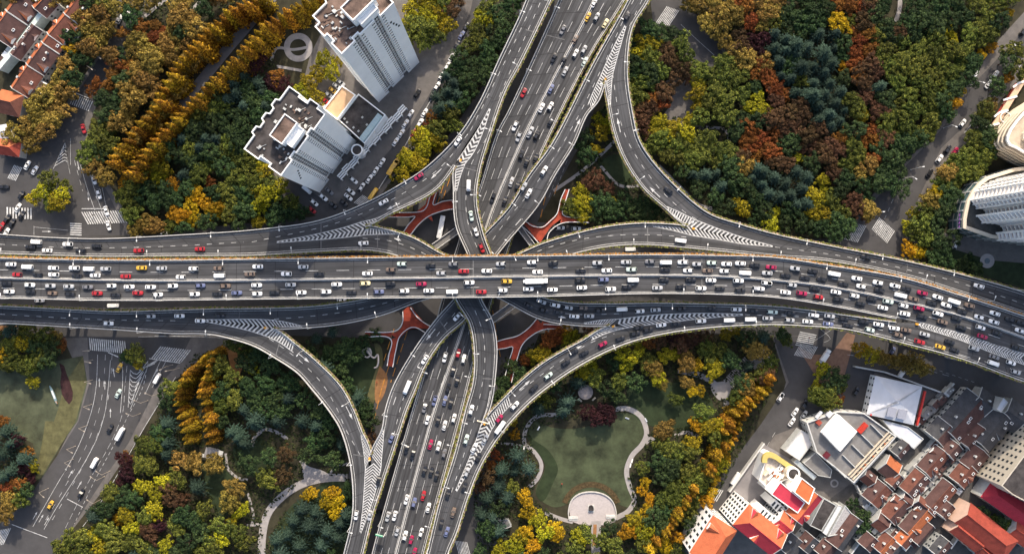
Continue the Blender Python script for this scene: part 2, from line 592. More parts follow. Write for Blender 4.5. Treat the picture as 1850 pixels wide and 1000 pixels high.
def line_px(pts, key, w=.22, dash=None, n=8, f0=0.0):
    """painted line along photo points on deck key (None = whatever is on top); dash=(on, off) in px"""
    sp = np.array(spline(pts, n))
    d = np.concatenate([[0], np.cumsum(np.linalg.norm(np.diff(sp, axis=0), axis=1))])
    segs = []
    if dash:
        s = f0
        while s < d[-1]:
            segs.append((s, min(s + dash[0], d[-1]))); s += dash[0] + dash[1]
    else:
        segs.append((0, d[-1]))
    for a, b in segs:
        k = max(2, int((b - a) / 6) + 1)
        ss = np.linspace(a, b, k + 1)
        q = np.stack([np.interp(ss, d, sp[:, 0]), np.interp(ss, d, sp[:, 1])], 1)
        if key:
            pts3 = [P(p[0], p[1], RD[key].zf(p[0], p[1])) + Vector((0, 0, .035)) for p in q]
            kk = key
        else:
            w3 = [lift_px(p) for p in q]
            pts3 = [p for p, _ in w3]; kk = w3[0][1]
            if kk is None: continue
        ribbon(MK[kk], pts3, w)

def frac(key, f, s0=0.0, s1=1.0):
    r = RD[key]
    n = len(r.lr)
    i0, i1 = int(s0 * (n - 1)), int(s1 * (n - 1))
    return [tuple(r.lr[i] * (1 - f) + r.rr[i] * f) for i in range(i0, i1 + 1, 3)]

def offset_line(pts, off):
    sp = np.array(spline(pts, 4))
    t = np.gradient(sp, axis=0); t /= np.linalg.norm(t, axis=1)[:, None]
    return [tuple(p) for p in sp + np.stack([-t[:, 1], t[:, 0]], 1) * off]

def between(a, b, f):
    """polyline a fraction f of the way from polyline a to polyline b (px)"""
    A, B = np.array(spline(a, 8)), np.array(spline(b, 8))
    ta, _ = arclen(A); tb, _ = arclen(B)
    s = np.linspace(0, 1, 40)
    pa = np.stack([np.interp(s, ta, A[:, 0]), np.interp(s, ta, A[:, 1])], 1)
    pb = np.stack([np.interp(s, tb, B[:, 0]), np.interp(s, tb, B[:, 1])], 1)
    return [tuple(p) for p in pa * (1 - f) + pb * f]

# main deck: edge lines, one dashed lane line per carriageway
top_e, bot_e = poly(ROADS['A'][1]), poly(ROADS['A'][2])
line_px(between(top_e, MED_A, .07), 'A', .2); line_px(between(top_e, MED_A, .93), 'A', .2)
line_px(between(MED_A, bot_e, .07), 'A', .2); line_px(between(MED_A, bot_e, .93), 'A', .2)
line_px(between(top_e, MED_A, .57), 'A', .2, (23, 33))
line_px(between(MED_A, bot_e, .51), 'A', .2, (23, 33), f0=11)
# diagonal highway
le, re_ = poly(ROADS['G'][1]), poly(ROADS['G'][2])
for f in (.06, .94):
    line_px(between(le, MED_G, f), 'G', .2); line_px(between(MED_G, re_, f), 'G', .2)
for f in (.36, .66):
    line_px(between(le, MED_G, f), 'G', .18, (20, 22), f0=8 * f)
    line_px(between(MED_G, re_, f), 'G', .18, (20, 22), f0=30 * f)
# ramps
def slice_pts(pts, a, b):
    i, j = idx_of(pts, a, 0), idx_of(pts, b, len(pts) - 1)
    if i > j: i, j = j, i
    return pts[i:j + 1]
for key, f0, f1 in (('B', 0, 1), ('P', 0, 1), ('Q', 0, 1), ('K', 0, 1), ('L', 0, 1), ('M', 0, 1), ('N', 0, 1), ('E', 0, 1)):
    r = RD[key]
    for (pts, sg) in r.free:
        q = []
        for i, p in enumerate(pts):
            a = pts[max(0, i - 1)]; b = pts[min(len(pts) - 1, i + 1)]
            t = Vector((b[0] - a[0], b[1] - a[1], 0)).normalized(); s = Vector((-t.y, t.x, 0))
            q.append(p - s * sg * .9 + Vector((0, 0, .035)))
        ribbon(MK[key], q, .18)
DASH = (9, 13)
for key, txt in (('B', '0,441 130,447 224,447 338,443 440,437'), ('M', '0,567 112,573.6 205,577.5 325,579'),
                 ('B', '455,437 600,405 680,374 750,336 800,298 850,236'),
                 ('B', '850,236 893,150 940,55 975,-20'), ('P', '902,175 945,75 978,0 985,-20'),
                 ('P', '895,210 876,255 850,300 842,350 845,400 865,455'),
                 ('L', '655,430 700,434 740,446 775,462'),
                 ('L', '950,462 1000,444 1060,430 1128,424 1180,424 1240,428'),
                 ('K', '1400,446 1487,457 1531,464 1604,478 1656,491 1700,501 1786,527 1850,549'),
                 ('K', '1104,110 1112,170 1120,215 1134,255 1165,306 1200,350 1240,385 1262,398'),
                 ('K', '1160,0 1136,50'), ('Q', '1145,0 1120,50 1090,120'),
                 ('Q', '1084,130 1050,200 1015,262 985,308 955,350 915,398 885,440'),
                 ('Q', '858,560 872,600 876,650 870,700 860,745 835,830 815,890'),
                 ('P', '822,565 790,605 755,660 730,715 710,790'),
                 ('M', '495,576 560,571 640,560 720,541'), ('N', '468,600 500,620 540,650 580,690 605,730 625,775 650,820'),
                 ('M', '1021,566 1060,568 1120,566'), ('E', '940,705 990,668 1060,622 1110,602'),
                 ('E', '1346,568 1450,572.5 1526,582 1630,604'), ('M', '1390,566 1450,570.5')):
    line_px(poly(txt), key, .2, DASH)
line_px(poly('1640,612 1734,640 1850,672'), 'E', .2, (22, 26))
line_px(poly('1500,590 1600,606'), 'E', .18, (9, 11))

def chevron(a, b, n, w=.46, skew=.35, flip=False, edge=True):
    """V stripes between two painted boundary lines running the same way"""
    A, B = np.array(spline(a, 10)), np.array(spline(b, 10))
    ta, la = arclen(A); tb, lb = arclen(B)
    def at(Q, t, s):
        s = min(max(s, 0), 1)
        return np.array([np.interp(s, t, Q[:, 0]), np.interp(s, t, Q[:, 1])])
    ws = w / n
    for i in range(n):
        s = i / n
        p0, p1 = at(A, ta, s), at(A, ta, s + ws)
        q0, q1 = at(B, tb, s), at(B, tb, s + ws)
        m0, m1 = (p0 + q0) / 2, (p1 + q1) / 2
        half = np.linalg.norm(p0 - q0) / 2
        d = (at(A, ta, s + .02) - at(A, ta, s - .02)) + (at(B, tb, s + .02) - at(B, tb, s - .02))
        d /= np.linalg.norm(d) + 1e-9
        sh = d * half * skew * 2 * (-1 if flip else 1)
        for quad in ([p0, m0 + sh, m1 + sh, p1], [m0 + sh, q0, q1, m1 + sh]):
            ww = [lift_px(x) for x in quad]
            k = ww[0][1] or ww[1][1]
            if k is None: continue
            zz = [x for x, kk in ww if kk]
            if len(zz) < 4 or max(v.z for v in zz) - min(v.z for v in zz) > 1.0: continue
            MK[k].face(zz)
    if edge:
        line_px(a, None, .3); line_px(b, None, .3)

def stripes(a, b, n, w=.42):
    """plain slanted stripes between two lines"""
    A, B = np.array(spline(a, 10)), np.array(spline(b, 10))
    ta, la = arclen(A); tb, lb = arclen(B)
    at = lambda Q, t, s: np.array([np.interp(s, t, Q[:, 0]), np.interp(s, t, Q[:, 1])])
    for i in range(n):
        s = i / n; e = s + w / n
        quad = [at(A, ta, s), at(B, tb, s), at(B, tb, e), at(A, ta, e)]
        ww = [lift_px(x) for x in quad]
        if any(k is None for _, k in ww): continue
        if max(v.z for v, _ in ww) - min(v.z for v, _ in ww) > 1.0: continue
        MK[ww[0][1]].face([v for v, _ in ww])
    line_px(a, None, .3); line_px(b, None, .3)

# the nine painted gores
chevron(poly('500,436 560,425 620,411 655,400'), poly('500,438 560,434 620,429 662,424'), 21, skew=.5)
stripes(poly('655,400 680,394 700,385'), poly('660,406 684,398 702,388'), 9)
stripes(poly('662,424 690,423 730,423'), poly('664,412 692,415 722,421'), 12)
chevron(poly('884,196 862,236 840,270 826,290'), poly('886,197 872,240 856,275 840,296'), 13, skew=.5)
stripes(poly('840,296 832,318 825,345'), poly('824,300 823,320 821,346'), 9)
chevron(poly('1129,46 1112,78 1096,112 1084,140'), poly('1131,48 1122,80 1112,115 1106,140'), 19, skew=.4)
stripes(poly('1084,140 1072,165 1062,190'), poly('1092,146 1080,176 1064,204'), 12)
stripes(poly('1106,140 1104,165 1103,190'), poly('1095,147 1099,170 1100,192'), 12)
chevron(poly('1396,444 1340,428 1290,410 1250,394'), poly('1396,445.5 1340,440 1300,433 1250,425'), 21, skew=.5)
stripes(poly('1250,394 1226,382 1205,373'), poly('1243,407 1222,393 1204,377'), 10)
stripes(poly('1250,425 1215,416 1180,409'), poly('1240,412 1210,409 1178,407'), 10)
chevron(poly('372,577 410,576.5 450,576 484,577'), poly('372,581 410,588 450,597 484,608'), 15, skew=.5)
stripes(poly('484,577 510,580 545,588'), poly('495,590 520,590 546,590'), 10)
stripes(poly('484,608 505,618 530,636'), poly('496,595 515,607 533,623'), 10)
chevron(poly('650,960 655,920 658,880 660,845'), poly('652,962 668,920 680,880 688,845'), 24, skew=.45)
stripes(poly('660,845 657,815 652,785'), poly('669,824 663,805 655,784'), 12)
stripes(poly('688,845 691,810 694,775'), poly('672,824 680,800 692,774'), 13)
chevron(poly('823,885 842,840 858,800 868,770'), poly('825,887 850,845 874,805 888,775'), 18, skew=.4)
stripes(poly('868,770 880,735 886,705'), poly('878,760 888,735 892,705'), 12)
stripes(poly('888,775 905,750 925,728'), poly('880,758 897,738 920,712'), 12)
chevron(poly('1342,567 1270,565.5 1190,568 1115,576'), poly('1342,569 1270,575 1190,584 1130,592'), 27, skew=.5)
stripes(poly('1115,576 1085,578 1055,583'), poly('1103,586 1080,585.5 1056,585'), 12)
stripes(poly('1130,592 1100,600 1068,614'), poly('1106,590 1085,597 1066,609'), 10)
chevron(poly('1664,582 1730,600 1790,619 1855,640'), poly('1664,591 1730,612 1790,636 1855,660'), 39, skew=.45, flip=True, w=.5)

def arrow(px, py, ang=None, key=None, L=4.5, flip=1):
    w, k = lift_px((px, py))
    if k is None and key is None: return None
    if ang is None:
        t = tangent(k, px, py) * flip; a = math.atan2(t.y, t.x)
    else: a = ang
    ca, sa = math.cos(a), math.sin(a)
    mb = MK[k]
    zf = RD[k].zf
    for sh in ([(-L / 2, -.17), (L * .1, -.17), (L * .1, .17), (-L / 2, .17)], [(L * .1, -.7), (L / 2, 0), (L * .1, .7)]):
        mb.face([(w.x + x * ca - y * sa, w.y + x * sa + y * ca, w.z + .005) for x, y in sh])
for px, py, fl in ((788, 314, -1), (710, 373, -1), (724, 434, -1), (1043, 226, 1), (1118, 226, -1), (1183, 347, -1),
                   (940, 397, 1), (778, 604, 1), (711, 729, 1), (549, 646, 1), (631, 745, 1), (1010, 572, 1), (1040, 630, 1), (948, 695, 1),
                   (800, 690, 1)):
    arrow(px, py, flip=fl, L=7)
# pale joints across the decks
KEEP, MK = MK, {k: MB() for k in RD}
for a, b in (('855,464', '855,535'), ('309,464', '309,540'), ('1268,463', '1268,530'), ('580,400', '580,452'), ('682,412', '682,450'),
             ('1170,407', '1170,441'), ('92,556', '92,587'), ('432,559', '432,577'), ('508,608', '498,642'), ('518,556', '518,578'),
             ('872,683', '892,684'), ('795,580', '808,598'), ('638,820', '660,824'), ('835,302', '866,310'), ('845,340', '862,345'),
             ('950,54', '1020,72'), ('1640,500', '1632,525'), ('1640,475', '1638,492'), ('1100,100', '1112,102'), ('1248,396', '1262,402')):
    line_px(poly(a + ' ' + b), None, .45)
for k, r in RD.items():        # dark steel joints between the spans
    jm = MB()
    for i in range(3, len(r.lr) - 3, 4):
        a, b = r.lr[i] * .97 + r.rr[i] * .03, r.lr[i] * .03 + r.rr[i] * .97
        ribbon(jm, [P(*(a + (b - a) * t), r.zf(*(a + (b - a) * t))) + Vector((0, 0, .02)) for t in np.linspace(0, 1, 6)], .28)
    jm.build('span_joints', mat('joint_steel', (.022, .022, .024), .7, .3, 1), r.root)
for k, mbk in MK.items():
    if mbk.f: mbk.build('joint_patches', mat('joint_patch_pale', (.13, .13, .13), .9, .35, .8), RD[k].root)
MK = KEEP
for k, mbk in MK.items():
    if mbk.f:
        mbk.build('lane_markings', PAINT, RD[k].root)

# ------------------------------------------------------------------ ground, streets, lawns, paths
M_GROUND = mat('woodland_floor', (.035, .032, .018), .95, .5, .15)
M_STREET = mat('asphalt_street', (.062, .060, .061), .9, .22, .10, detail=8)
M_PAVE = mat('pavement_slabs', (.125, .115, .108), .9, .22, .25)
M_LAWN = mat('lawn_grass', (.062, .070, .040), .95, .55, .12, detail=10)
M_DLAWN = mat('dark_grass', (.022, .034, .014), .95, .4, .2)  # darker green grass of the smaller lawns and the lawn rim
M_PATH = mat('path_paving', (.30, .28, .27), .9, .15, .5)
M_EARTH = mat('bare_earth', (.26, .13, .055), .95, .35, .3)
M_DRY = mat('dry_grass', (.10, .095, .042), .95, .4, .3)
M_RED = mat('red_walkway', (.30, .050, .026), .85, .40, .35, detail=10)

def sheet(name, pts, z, m, smooth=False, kind='structure'):
    if smooth:
        q = spline(list(pts) + [pts[0]], 6)[:-1]
    else:
        q = pts
    mb = MB()
    v = [P(p[0], p[1], 0) for p in q]
    a = sum(v[i].x * v[(i + 1) % len(v)].y - v[(i + 1) % len(v)].x * v[i].y for i in range(len(v)))
    if a < 0: v = v[::-1]
    mb.face([(p.x, p.y, z) for p in v])
    o = mb.build(name, m)
    # triangulate concave outlines properly
    import bmesh
    bm = bmesh.new(); bm.from_mesh(o.data); bmesh.ops.triangulate(bm, faces=bm.faces[:]); bm.to_mesh(o.data); bm.free()
    return tag(o, kind=kind)

mb = MB(); S = 2500
mb.face([(-S, -S, 0), (S, -S, 0), (S, S, 0), (-S, S, 0)])
tag(mb.build('ground', M_GROUND), kind='structure')

_zl = [0.004]
def lz():
    _zl[0] += 0.004
    return _zl[0]
def flat(name, txt, m, smooth=False):
    return sheet(name, poly(txt), lz(), m, smooth)

# pavements and blocks of hard ground first
flat('pavement', '-150,240 70,240 110,200 150,140 205,60 225,-60 300,-60 245,70 180,175 160,230 175,300 215,360 250,425 -150,430', M_PAVE)
flat('pavement', '500,330 640,380 690,350 765,245 850,70 905,-60 640,-60 560,100 540,180 480,260', M_PAVE)
flat('pavement', '1180,-60 1250,-60 1330,90 1320,130 1270,140 1210,60', M_PAVE)
flat('pavement', '1870,0 1870,110 1800,190 1760,240 1690,330 1660,420 1660,480 1520,440 1560,370 1600,325 1690,240 1770,110', M_PAVE)
flat('pavement', '110,600 480,600 380,640 310,690 250,790 190,880 120,970 80,1060 -150,1060 -150,960 20,930 90,850 130,770 150,690', M_PAVE)
flat('pavement', '1390,590 1660,600 1960,720 1960,1080 1200,1080 1290,920 1400,760 1420,690', M_PAVE)
flat('pavement', '1700,420 1850,440 1960,460 1960,500 1840,480 1780,470 1700,450', M_PAVE)
flat('park_clearing', '1190,150 1240,140 1265,185 1250,215 1280,235 1240,232 1200,210 1215,180', M_PAVE, True)
flat('yard', '1540,870 1620,780 1680,720 1720,690 1800,700 1960,780 1960,1080 1400,1080 1460,960 1500,900', mat('yard_concrete', (.075, .072, .070), .9, .35, .3))
# asphalt
flat('street', '-150,445 -20,425 250,428 400,408 560,392 640,378 900,396 1000,403 1300,436 1540,430 1650,470 1960,560 1960,760 1850,728 1600,640 1450,606 1000,600 700,612 480,604 -150,615', M_STREET)
flat('street', '-150,285 60,275 115,205 155,145 212,50 222,-60 268,-60 236,70 172,170 152,220 160,290 196,350 232,426 -150,428', M_STREET)
flat('street', '580,392 640,346 740,230 800,130 850,20 866,-60 905,-60 852,60 790,190 720,300 668,366 640,392', M_STREET)
flat('street', '1010,-60 940,0 890,130 800,260 740,345 760,420 960,420 1010,330 1060,240 1120,60 1150,-60', M_STREET)
flat('street', '780,540 700,640 640,800 590,1080 900,1080 895,760 960,640 990,560', M_STREET)
flat('street', '1168,-60 1238,-60 1295,70 1312,112 1282,124 1228,66 1180,45', M_STREET)
flat('street', '1870,36 1870,76 1790,170 1745,225 1700,268 1650,380 1640,445 1655,480 1520,440 1572,372 1618,318 1700,235 1760,150', M_STREET)
flat('street', '158,606 345,610 320,660 282,700 232,800 190,860 122,965 92,1060 -150,1080 -150,990 -20,950 60,885 105,820 142,760 162,690', M_STREET)
flat('street', '1396,604 1660,622 1960,740 1960,800 1720,712 1580,672 1560,740 1500,760 1440,770 1400,785 1330,890 1248,1080 1180,1080 1250,930 1375,765 1425,690', M_STREET)
flat('street', '480,345 520,320 600,370 640,360 660,378 580,394', M_STREET)
flat('path', '492,-24 472,2 404,82 355,142 324,180 290,225 262,262 240,300 256,306 275,272 305,232 342,186 373,150 422,90 490,12 512,-14', mat('park_road', (.13, .125, .125), .9, .15, .3))

# parks
flat('lawn', '-150,660 30,668 110,650 150,642 158,690 140,760 112,800 84,850 70,870 60,800 -20,760 -150,760', M_LAWN)
flat('dry_verge', '118,690 150,644 156,690 136,762 108,806 74,862 60,872 84,800 104,742', M_DRY)
flat('flower_bed', '107,655 116,660 121,676 127,690 132,708 131,722 125,730 118,722 112,712 109,690 111,672', mat('dark_red_bed', (.042, .018, .018), .95, .5, .5))
flat('dry_verge', '82,760 98,762 92,800 76,856 64,866 76,800', M_DRY, True)
flat('lawn', '968,760 1000,772 1060,770 1110,745 1150,752 1164,785 1140,825 1130,860 1142,900 1138,915 1090,900 1040,905 1000,915 968,890 985,840 960,805 952,780', mat('heart_lawn', (.045, .056, .028), .95, .65, .11, detail=10), True)
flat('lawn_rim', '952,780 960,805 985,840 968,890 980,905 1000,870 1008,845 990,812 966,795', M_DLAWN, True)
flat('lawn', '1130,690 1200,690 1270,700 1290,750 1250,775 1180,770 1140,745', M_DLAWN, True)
flat('lawn', '360,830 410,850 430,880 400,940 380,900', M_DLAWN, True)
flat('lawn', '420,810 470,790 500,830 460,860 430,850', M_DLAWN, True)
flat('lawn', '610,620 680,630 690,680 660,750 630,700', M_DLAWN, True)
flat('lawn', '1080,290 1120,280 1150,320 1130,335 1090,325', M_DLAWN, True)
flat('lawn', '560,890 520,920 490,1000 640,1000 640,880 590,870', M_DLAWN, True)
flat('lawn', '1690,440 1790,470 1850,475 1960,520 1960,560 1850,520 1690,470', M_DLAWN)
flat('dry_verge', '676,618 688,625 690,670 672,730 664,720 680,660', M_DRY, True)
flat('bare_patch', '395,630 430,622 445,640 430,690 422,695 412,640', M_EARTH)
flat('bare_patch', '686,660 700,680 690,720 680,728 678,690', M_EARTH, True)
flat('bare_patch', '0,588 30,588 26,605 0,606', M_EARTH)
flat('bare_patch', '1440,625 1470,640 1500,640 1530,600 1545,605 1525,680 1510,700 1480,690', mat('brick_yard', (.20, .12, .085), .95, .25, .4), False)
PATHPTS = []
for pts, w in ((' 1112,738 1135,738 1158,752 1168,782 1160,802 1142,822 1132,850 1138,880 1146,902 1135,922 1112,935', 9),
               ('1005,748 970,752 950,775 948,800 965,815 978,838 972,862 955,880', 7), ('950,806 930,802 905,800', 4),
               ('1218,786 1240,780 1262,788', 6), ('1225,668 1265,678 1290,692 1310,712 1312,745', 10),
               ('1165,800 1175,792 1182,796', 8), ('985,925 1010,935 1035,942', 7),
               ('455,805 460,790 480,775 500,780 520,792', 6), ('408,818 412,845 430,862 448,866', 5),
               ('448,890 458,930 455,948', 4), ('446,948 470,946', 5),
               ('628,862 600,862 570,866 540,876 510,896 485,925 475,960 472,1040', 14), ('545,830 555,850 565,868', 9),
               ('628,836 605,845 590,862', 4), ('1275,230 1310,235 1318,258', 5), ('1190,300 1230,340 1262,370 1290,378', 7),
               ('1000,345 1050,310 1090,275 1115,250', 6), ('1085,300 1120,335 1160,335', 5),
               ('1625,-20 1625,15 1618,40', 8), ('560,85 530,90 500,88 490,110', 5), ('500,120 545,128', 5),
               ('262,30 300,0 330,-20', 6), ('345,20 365,0', 6)):
    sp = spline(poly(pts), 8)
    PATHPTS += [(q[0], q[1]) for q in sp]
    mbp = MB()
    z = lz()
    ribbon(mbp, [Vector((P(p[0], p[1]).x, P(p[0], p[1]).y, z)) for p in sp], w * K)
    tag(mbp.build('path', M_PATH), kind='structure')
flat('plaza', '1028,922 1032,905 1045,893 1066,889 1090,893 1106,905 1112,925 1110,942 1036,942', mat('plaza_slabs', (.40, .36, .35), .8, .12, 1.0), True)
flat('path', '1068,940 1086,940 1084,1000 1082,1060 1066,1060 1068,1000', M_PATH)
flat('bare_patch', '1072,946 1078,946 1077,985 1070,985', M_EARTH)
flat('plaza', '545,826 556,840 585,850 600,862 580,868 555,874 548,858', M_PATH, True)
flat('plaza', '1290,690 1318,690 1316,716 1300,722 1284,700', M_PATH, True)
flat('plaza', '1350,640 1372,625 1395,650 1385,672 1360,664', M_PATH, True)
# ring of seats paving near the tall tower
def ring(name, cx, cy, r0, r1, m, n=40, a0=0, a1=360, z=None, h=0.0):
    mbp = MB()
    z = z or lz()
    c = P(cx, cy)
    for i in range(n):
        t0, t1 = R(a0 + (a1 - a0) * i / n), R(a0 + (a1 - a0) * (i + 1) / n)
        mbp.face([(c.x + r * K * math.cos(t), c.y + r * K * math.sin(t), z) for r, t in ((r0, t0), (r1, t0), (r1, t1), (r0, t1))])
    return tag(mbp.build(name, m), kind='structure')
ring('plaza', 539, 86, 15, 26, M_PATH)
ring('plaza', 1783, 471, 5, 13, M_PATH)
ring('plaza', 1783, 471, 0, 5, mat('round_basin', (.10, .13, .15), .4, .3, 1.5))
ring('plaza', 1507, 872, 4.5, 7.5, M_PATH)
ring('hedge_ring', 1068, 925, 46, 56, mat('hedge_rust', (.065, .045, .02), .95, .6, 1.0), a0=20, a1=160)
# crosshatch of steps
def steps(cx, cy, ang, L, W, n):
    mbp = MB(); z = lz(); c = P(cx, cy); ca, sa = math.cos(ang), math.sin(ang)
    for i in range(n):
        s0 = -L / 2 + L * i / n; s1 = s0 + L / n * .72
        mbp.face([(c.x + a * ca - b * sa, c.y + a * sa + b * ca, z) for a, b in ((s0, -W / 2), (s1, -W / 2), (s1, W / 2), (s0, W / 2))])
    tag(mbp.build('steps', M_PATH), kind='structure')
steps(1334, 672, R(48), 16, 6, 16)

# ------------------------------------------------------------------ painted markings on the streets
GM = MB()
GZ = lz() + .004
def g(px, py): return Vector((P(px, py).x, P(px, py).y, GZ))
def gline(txt, w=.16, dash=None):
    sp = np.array(spline(poly(txt) if isinstance(txt, str) else txt, 6))
    d = np.concatenate([[0], np.cumsum(np.linalg.norm(np.diff(sp, axis=0), axis=1))])
    segs = [(0, d[-1])]
    if dash:
        segs = []; s = 0
        while s < d[-1]: segs.append((s, min(s + dash[0], d[-1]))); s += sum(dash)
    for a, b in segs:
        ss = np.linspace(a, b, max(2, int((b - a) / 8) + 2))
        ribbon(GM, [g(np.interp(x, d, sp[:, 0]), np.interp(x, d, sp[:, 1])) for x in ss], w)
def zebra(a, b, side, n, w=.5):
    """n stripes starting along a-b, each running by the vector side (px)"""
    a, b, side = np.array(a, float), np.array(b, float), np.array(side, float)
    for i in range(n):
        p = a + (b - a) * (i + .1) / n; q = a + (b - a) * (i + .1 + w) / n
        GM.face([g(*p), g(*q), g(*(q + side)), g(*(p + side))])
zebra((134, 170), (170, 184), (-8, 18), 10)
zebra((147, 383), (220, 380), (12, 22), 17)
zebra((26, 298), (42, 303), (-12, 24), 6, .5)
zebra((127, 402), (127, 426), (21, 1), 6)
zebra((12, 374), (60, 376), (0, 20), 9)
zebra((161, 610), (228, 616), (2, 22), 18)
zebra((290, 625), (347, 632), (-17, 22), 14)
zebra((1204, 12), (1228, 20), (-20, 30), 9)
zebra((1588, 392), (1617, 418), (-14, 22), 13)
zebra((1540, 402), (1566, 408), (-16, 30), 9)
zebra((1445, 598), (1436, 624), (30, 6), 8)
zebra((1446, 619), (1478, 626), (-12, 22), 12)
zebra((1288, 880), (1308, 885), (-12, 20), 6)
zebra((655, 352), (676, 362), (-16, 14), 8)
zebra((822, 975), (845, 978), (8, 30), 8)
zebra((0, 956), (22, 952), (-14, 30), 7)
for t in ('148,377 196,377', '131,166 162,178', '196,636 214,644', '270,647 326,655'):
    gline(t, .45)
gline('146,298 158,340 172,380', .18); gline('128,250 128,298', .12); gline('118,258 97,305', .18); gline('118,258 127,314', .18)
for i in range(6):
    t = i / 6
    gline([(116 - 18 * t - 1, 268 + 38 * t), (118 + 3 * t, 262 + 38 * t - 4), (121 + 6 * t, 276 + 38 * t)], .3)
gline('160,300 172,345 190,395', .18); gline('178,305 192,372', .15); gline('135,290 150,345', .15, (10, 8))
gline('62,408 62,424', .15); gline('62,410 124,416', .15)
# the wide street at lower left
gline('177,640 174,700 165,745 140,810 100,880 60,950', .2)
for off in (14, 26):
    gline([(177 + off, 640), (173 + off, 700), (164 + off, 745), (140 + off, 810), (100 + off, 885), (62 + off, 950)], .15, (10, 14))
gline('200,650 196,700 190,745 176,790 150,840 100,920 80,955', .2)
gline('222,640 222,690 218,745', .2); gline('230,660 226,700 222,745 200,800 160,870 115,960', .15, (12, 6))
gline('268,655 258,700 232,750 205,805 170,870 135,945', .18, (6, 5))
gline('291,650 262,712', .18); gline('300,652 275,700', .15)
gline('268,660 236,738', .2); gline('236,668 232,735', .2)
for i in range(8):
    t = i / 8
    gline([(236 - 4 * t, 668 + 62 * t), (246 - 10 * t, 676 + 62 * t), (268 - 32 * t, 652 + 75 * t)], .32)
for i in range(4):
    gline([(252 + 5 * i, 668 - 3 * i), (280 + 3 * i, 652 - 3 * i + 4)], .3)
gline('318,680 262,770 222,840 180,910 150,950', .25); gline('122,900 150,915', .35)
gline('22,946 86,970', .3)
# street under the decks
for t in ('280,606 480,612', '250,608 420,604', '1480,592 1500,612 1488,618', '1500,596 1470,616'):
    gline(t, .15)
gline('1000,300 985,345', .2); gline('1015,285 1000,320', .2)
for i in range(3):
    gline([(1030 - i * 9, 275 + i * 3), (1000 - i * 9, 355 + i * 3)], .13, (9, 6))
gline('1850,110 1780,195 1742,240', .3)
gline('682,345 728,270 800,140 838,60', .3)
gline('1290,100 1262,75 1230,45', .15)
gline('1625,330 1600,390 1580,430', .15, (8, 8)); gline('1400,780 1370,830 1300,930', .12, (10, 10))
gline('1530,640 1600,650 1720,680', .15, (12, 10)); gline('1640,650 1760,690', .12, (6, 6))
def garrow(px, py, ang, L=4.5):
    w = g(px, py); ca, sa = math.cos(ang), math.sin(ang)
    for sh in ([(-L / 2, -.13), (L * .15, -.13), (L * .15, .13), (-L / 2, .13)], [(L * .15, -.5), (L / 2, 0), (L * .15, .5)]):
        GM.face([(w.x + x * ca - y * sa, w.y + x * sa + y * ca, w.z) for x, y in sh])
for px, py, a in ((142, 300, -80), (156, 298, -80), (160, 355, -85), (175, 352, -85), (180, 690, 90), (190, 695, 90), (206, 672, 100), (118, 850, 60), (128, 855, 60),
                  (144, 875, 60), (64, 930, 60), (75, 935, 60), (85, 940, 60), (282, 672, 60), (200, 745, 90), (85, 418, 0)):
    garrow(px, py, R(a))
tag(GM.build('road_markings', PAINT), kind='structure')
# orange lane lines under the ramps
OM = MB(); GM2 = GM; GM = OM; GZ += .004
for t in ('724,595 690,700', '736,598 706,690', '712,594 694,650', '690,700 668,790', '985,355 975,400', '1002,350 1008,330', '900,340 880,420', '815,290 790,370', '890,560 905,650', '820,300 800,360'):
    gline(t, .35, (16, 7))
tag(OM.build('road_markings', mat('orange_paint', (.50, .22, .04), .8, .3, .8)), kind='structure')

# ------------------------------------------------------------------ red pedestrian bridges
RAIL = mat('white_railing', (.70, .69, .68), .6, .05, 1)
def footbridge(label, arms, z=5.2):
    """arms: list of (left edge px, right edge px) strips in red, with rails on their long sides"""
    root = empty('footbridge', (0, 0, 0), 0, label, 'footbridge', 'red footbridges under the interchange')
    d = MB()
    for i, (a, b) in enumerate(arms):
        zz = z - .012 * i
        A = [P(p[0], p[1], zz) for p in spline(poly(a), 6)]; B = [P(p[0], p[1], zz) for p in spline(poly(b), 6)]
        n = max(len(A), len(B))
        fa = np.linspace(0, len(A) - 1, n); fb = np.linspace(0, len(B) - 1, n)
        pa = [A[int(x)].lerp(A[min(int(x) + 1, len(A) - 1)], x % 1) for x in fa]
        pb = [B[int(x)].lerp(B[min(int(x) + 1, len(B) - 1)], x % 1) for x in fb]
        base = len(d.v)
        for p, q in zip(pa, pb):
            d.v += [tuple(p), tuple(q), (p.x, p.y, zz - .6), (q.x, q.y, zz - .6)]
        for k in range(n - 1):
            o = base + 4 * k
            for fc, m in (((o, o + 1, o + 5, o + 4), 0), ((o + 2, o + 6, o + 7, o + 3), 1), ((o, o + 4, o + 6, o + 2), 1), ((o + 1, o + 3, o + 7, o + 5), 1)):
                d.f.append(fc); d.m.append(m)
    dk = d.build('deck', [M_RED, CONC], root)
    return root, z
def rails(root, z, lines):
    for t in lines:
        mb = MB()
        wall_along(mb, [P(p[0], p[1], z) for p in spline(poly(t), 6)], .34, -.5, 1.1, 0)
        mb.build('railing', RAIL, root)
def legs(root, z, pts):
    for x, y in pts:
        mb = MB(); c = P(x, y, z)
        mb.tube((c.x, c.y, 0), (c.x, c.y, z - .55), .45, .45, 10)
        mb.build('pillar', CONC, root)
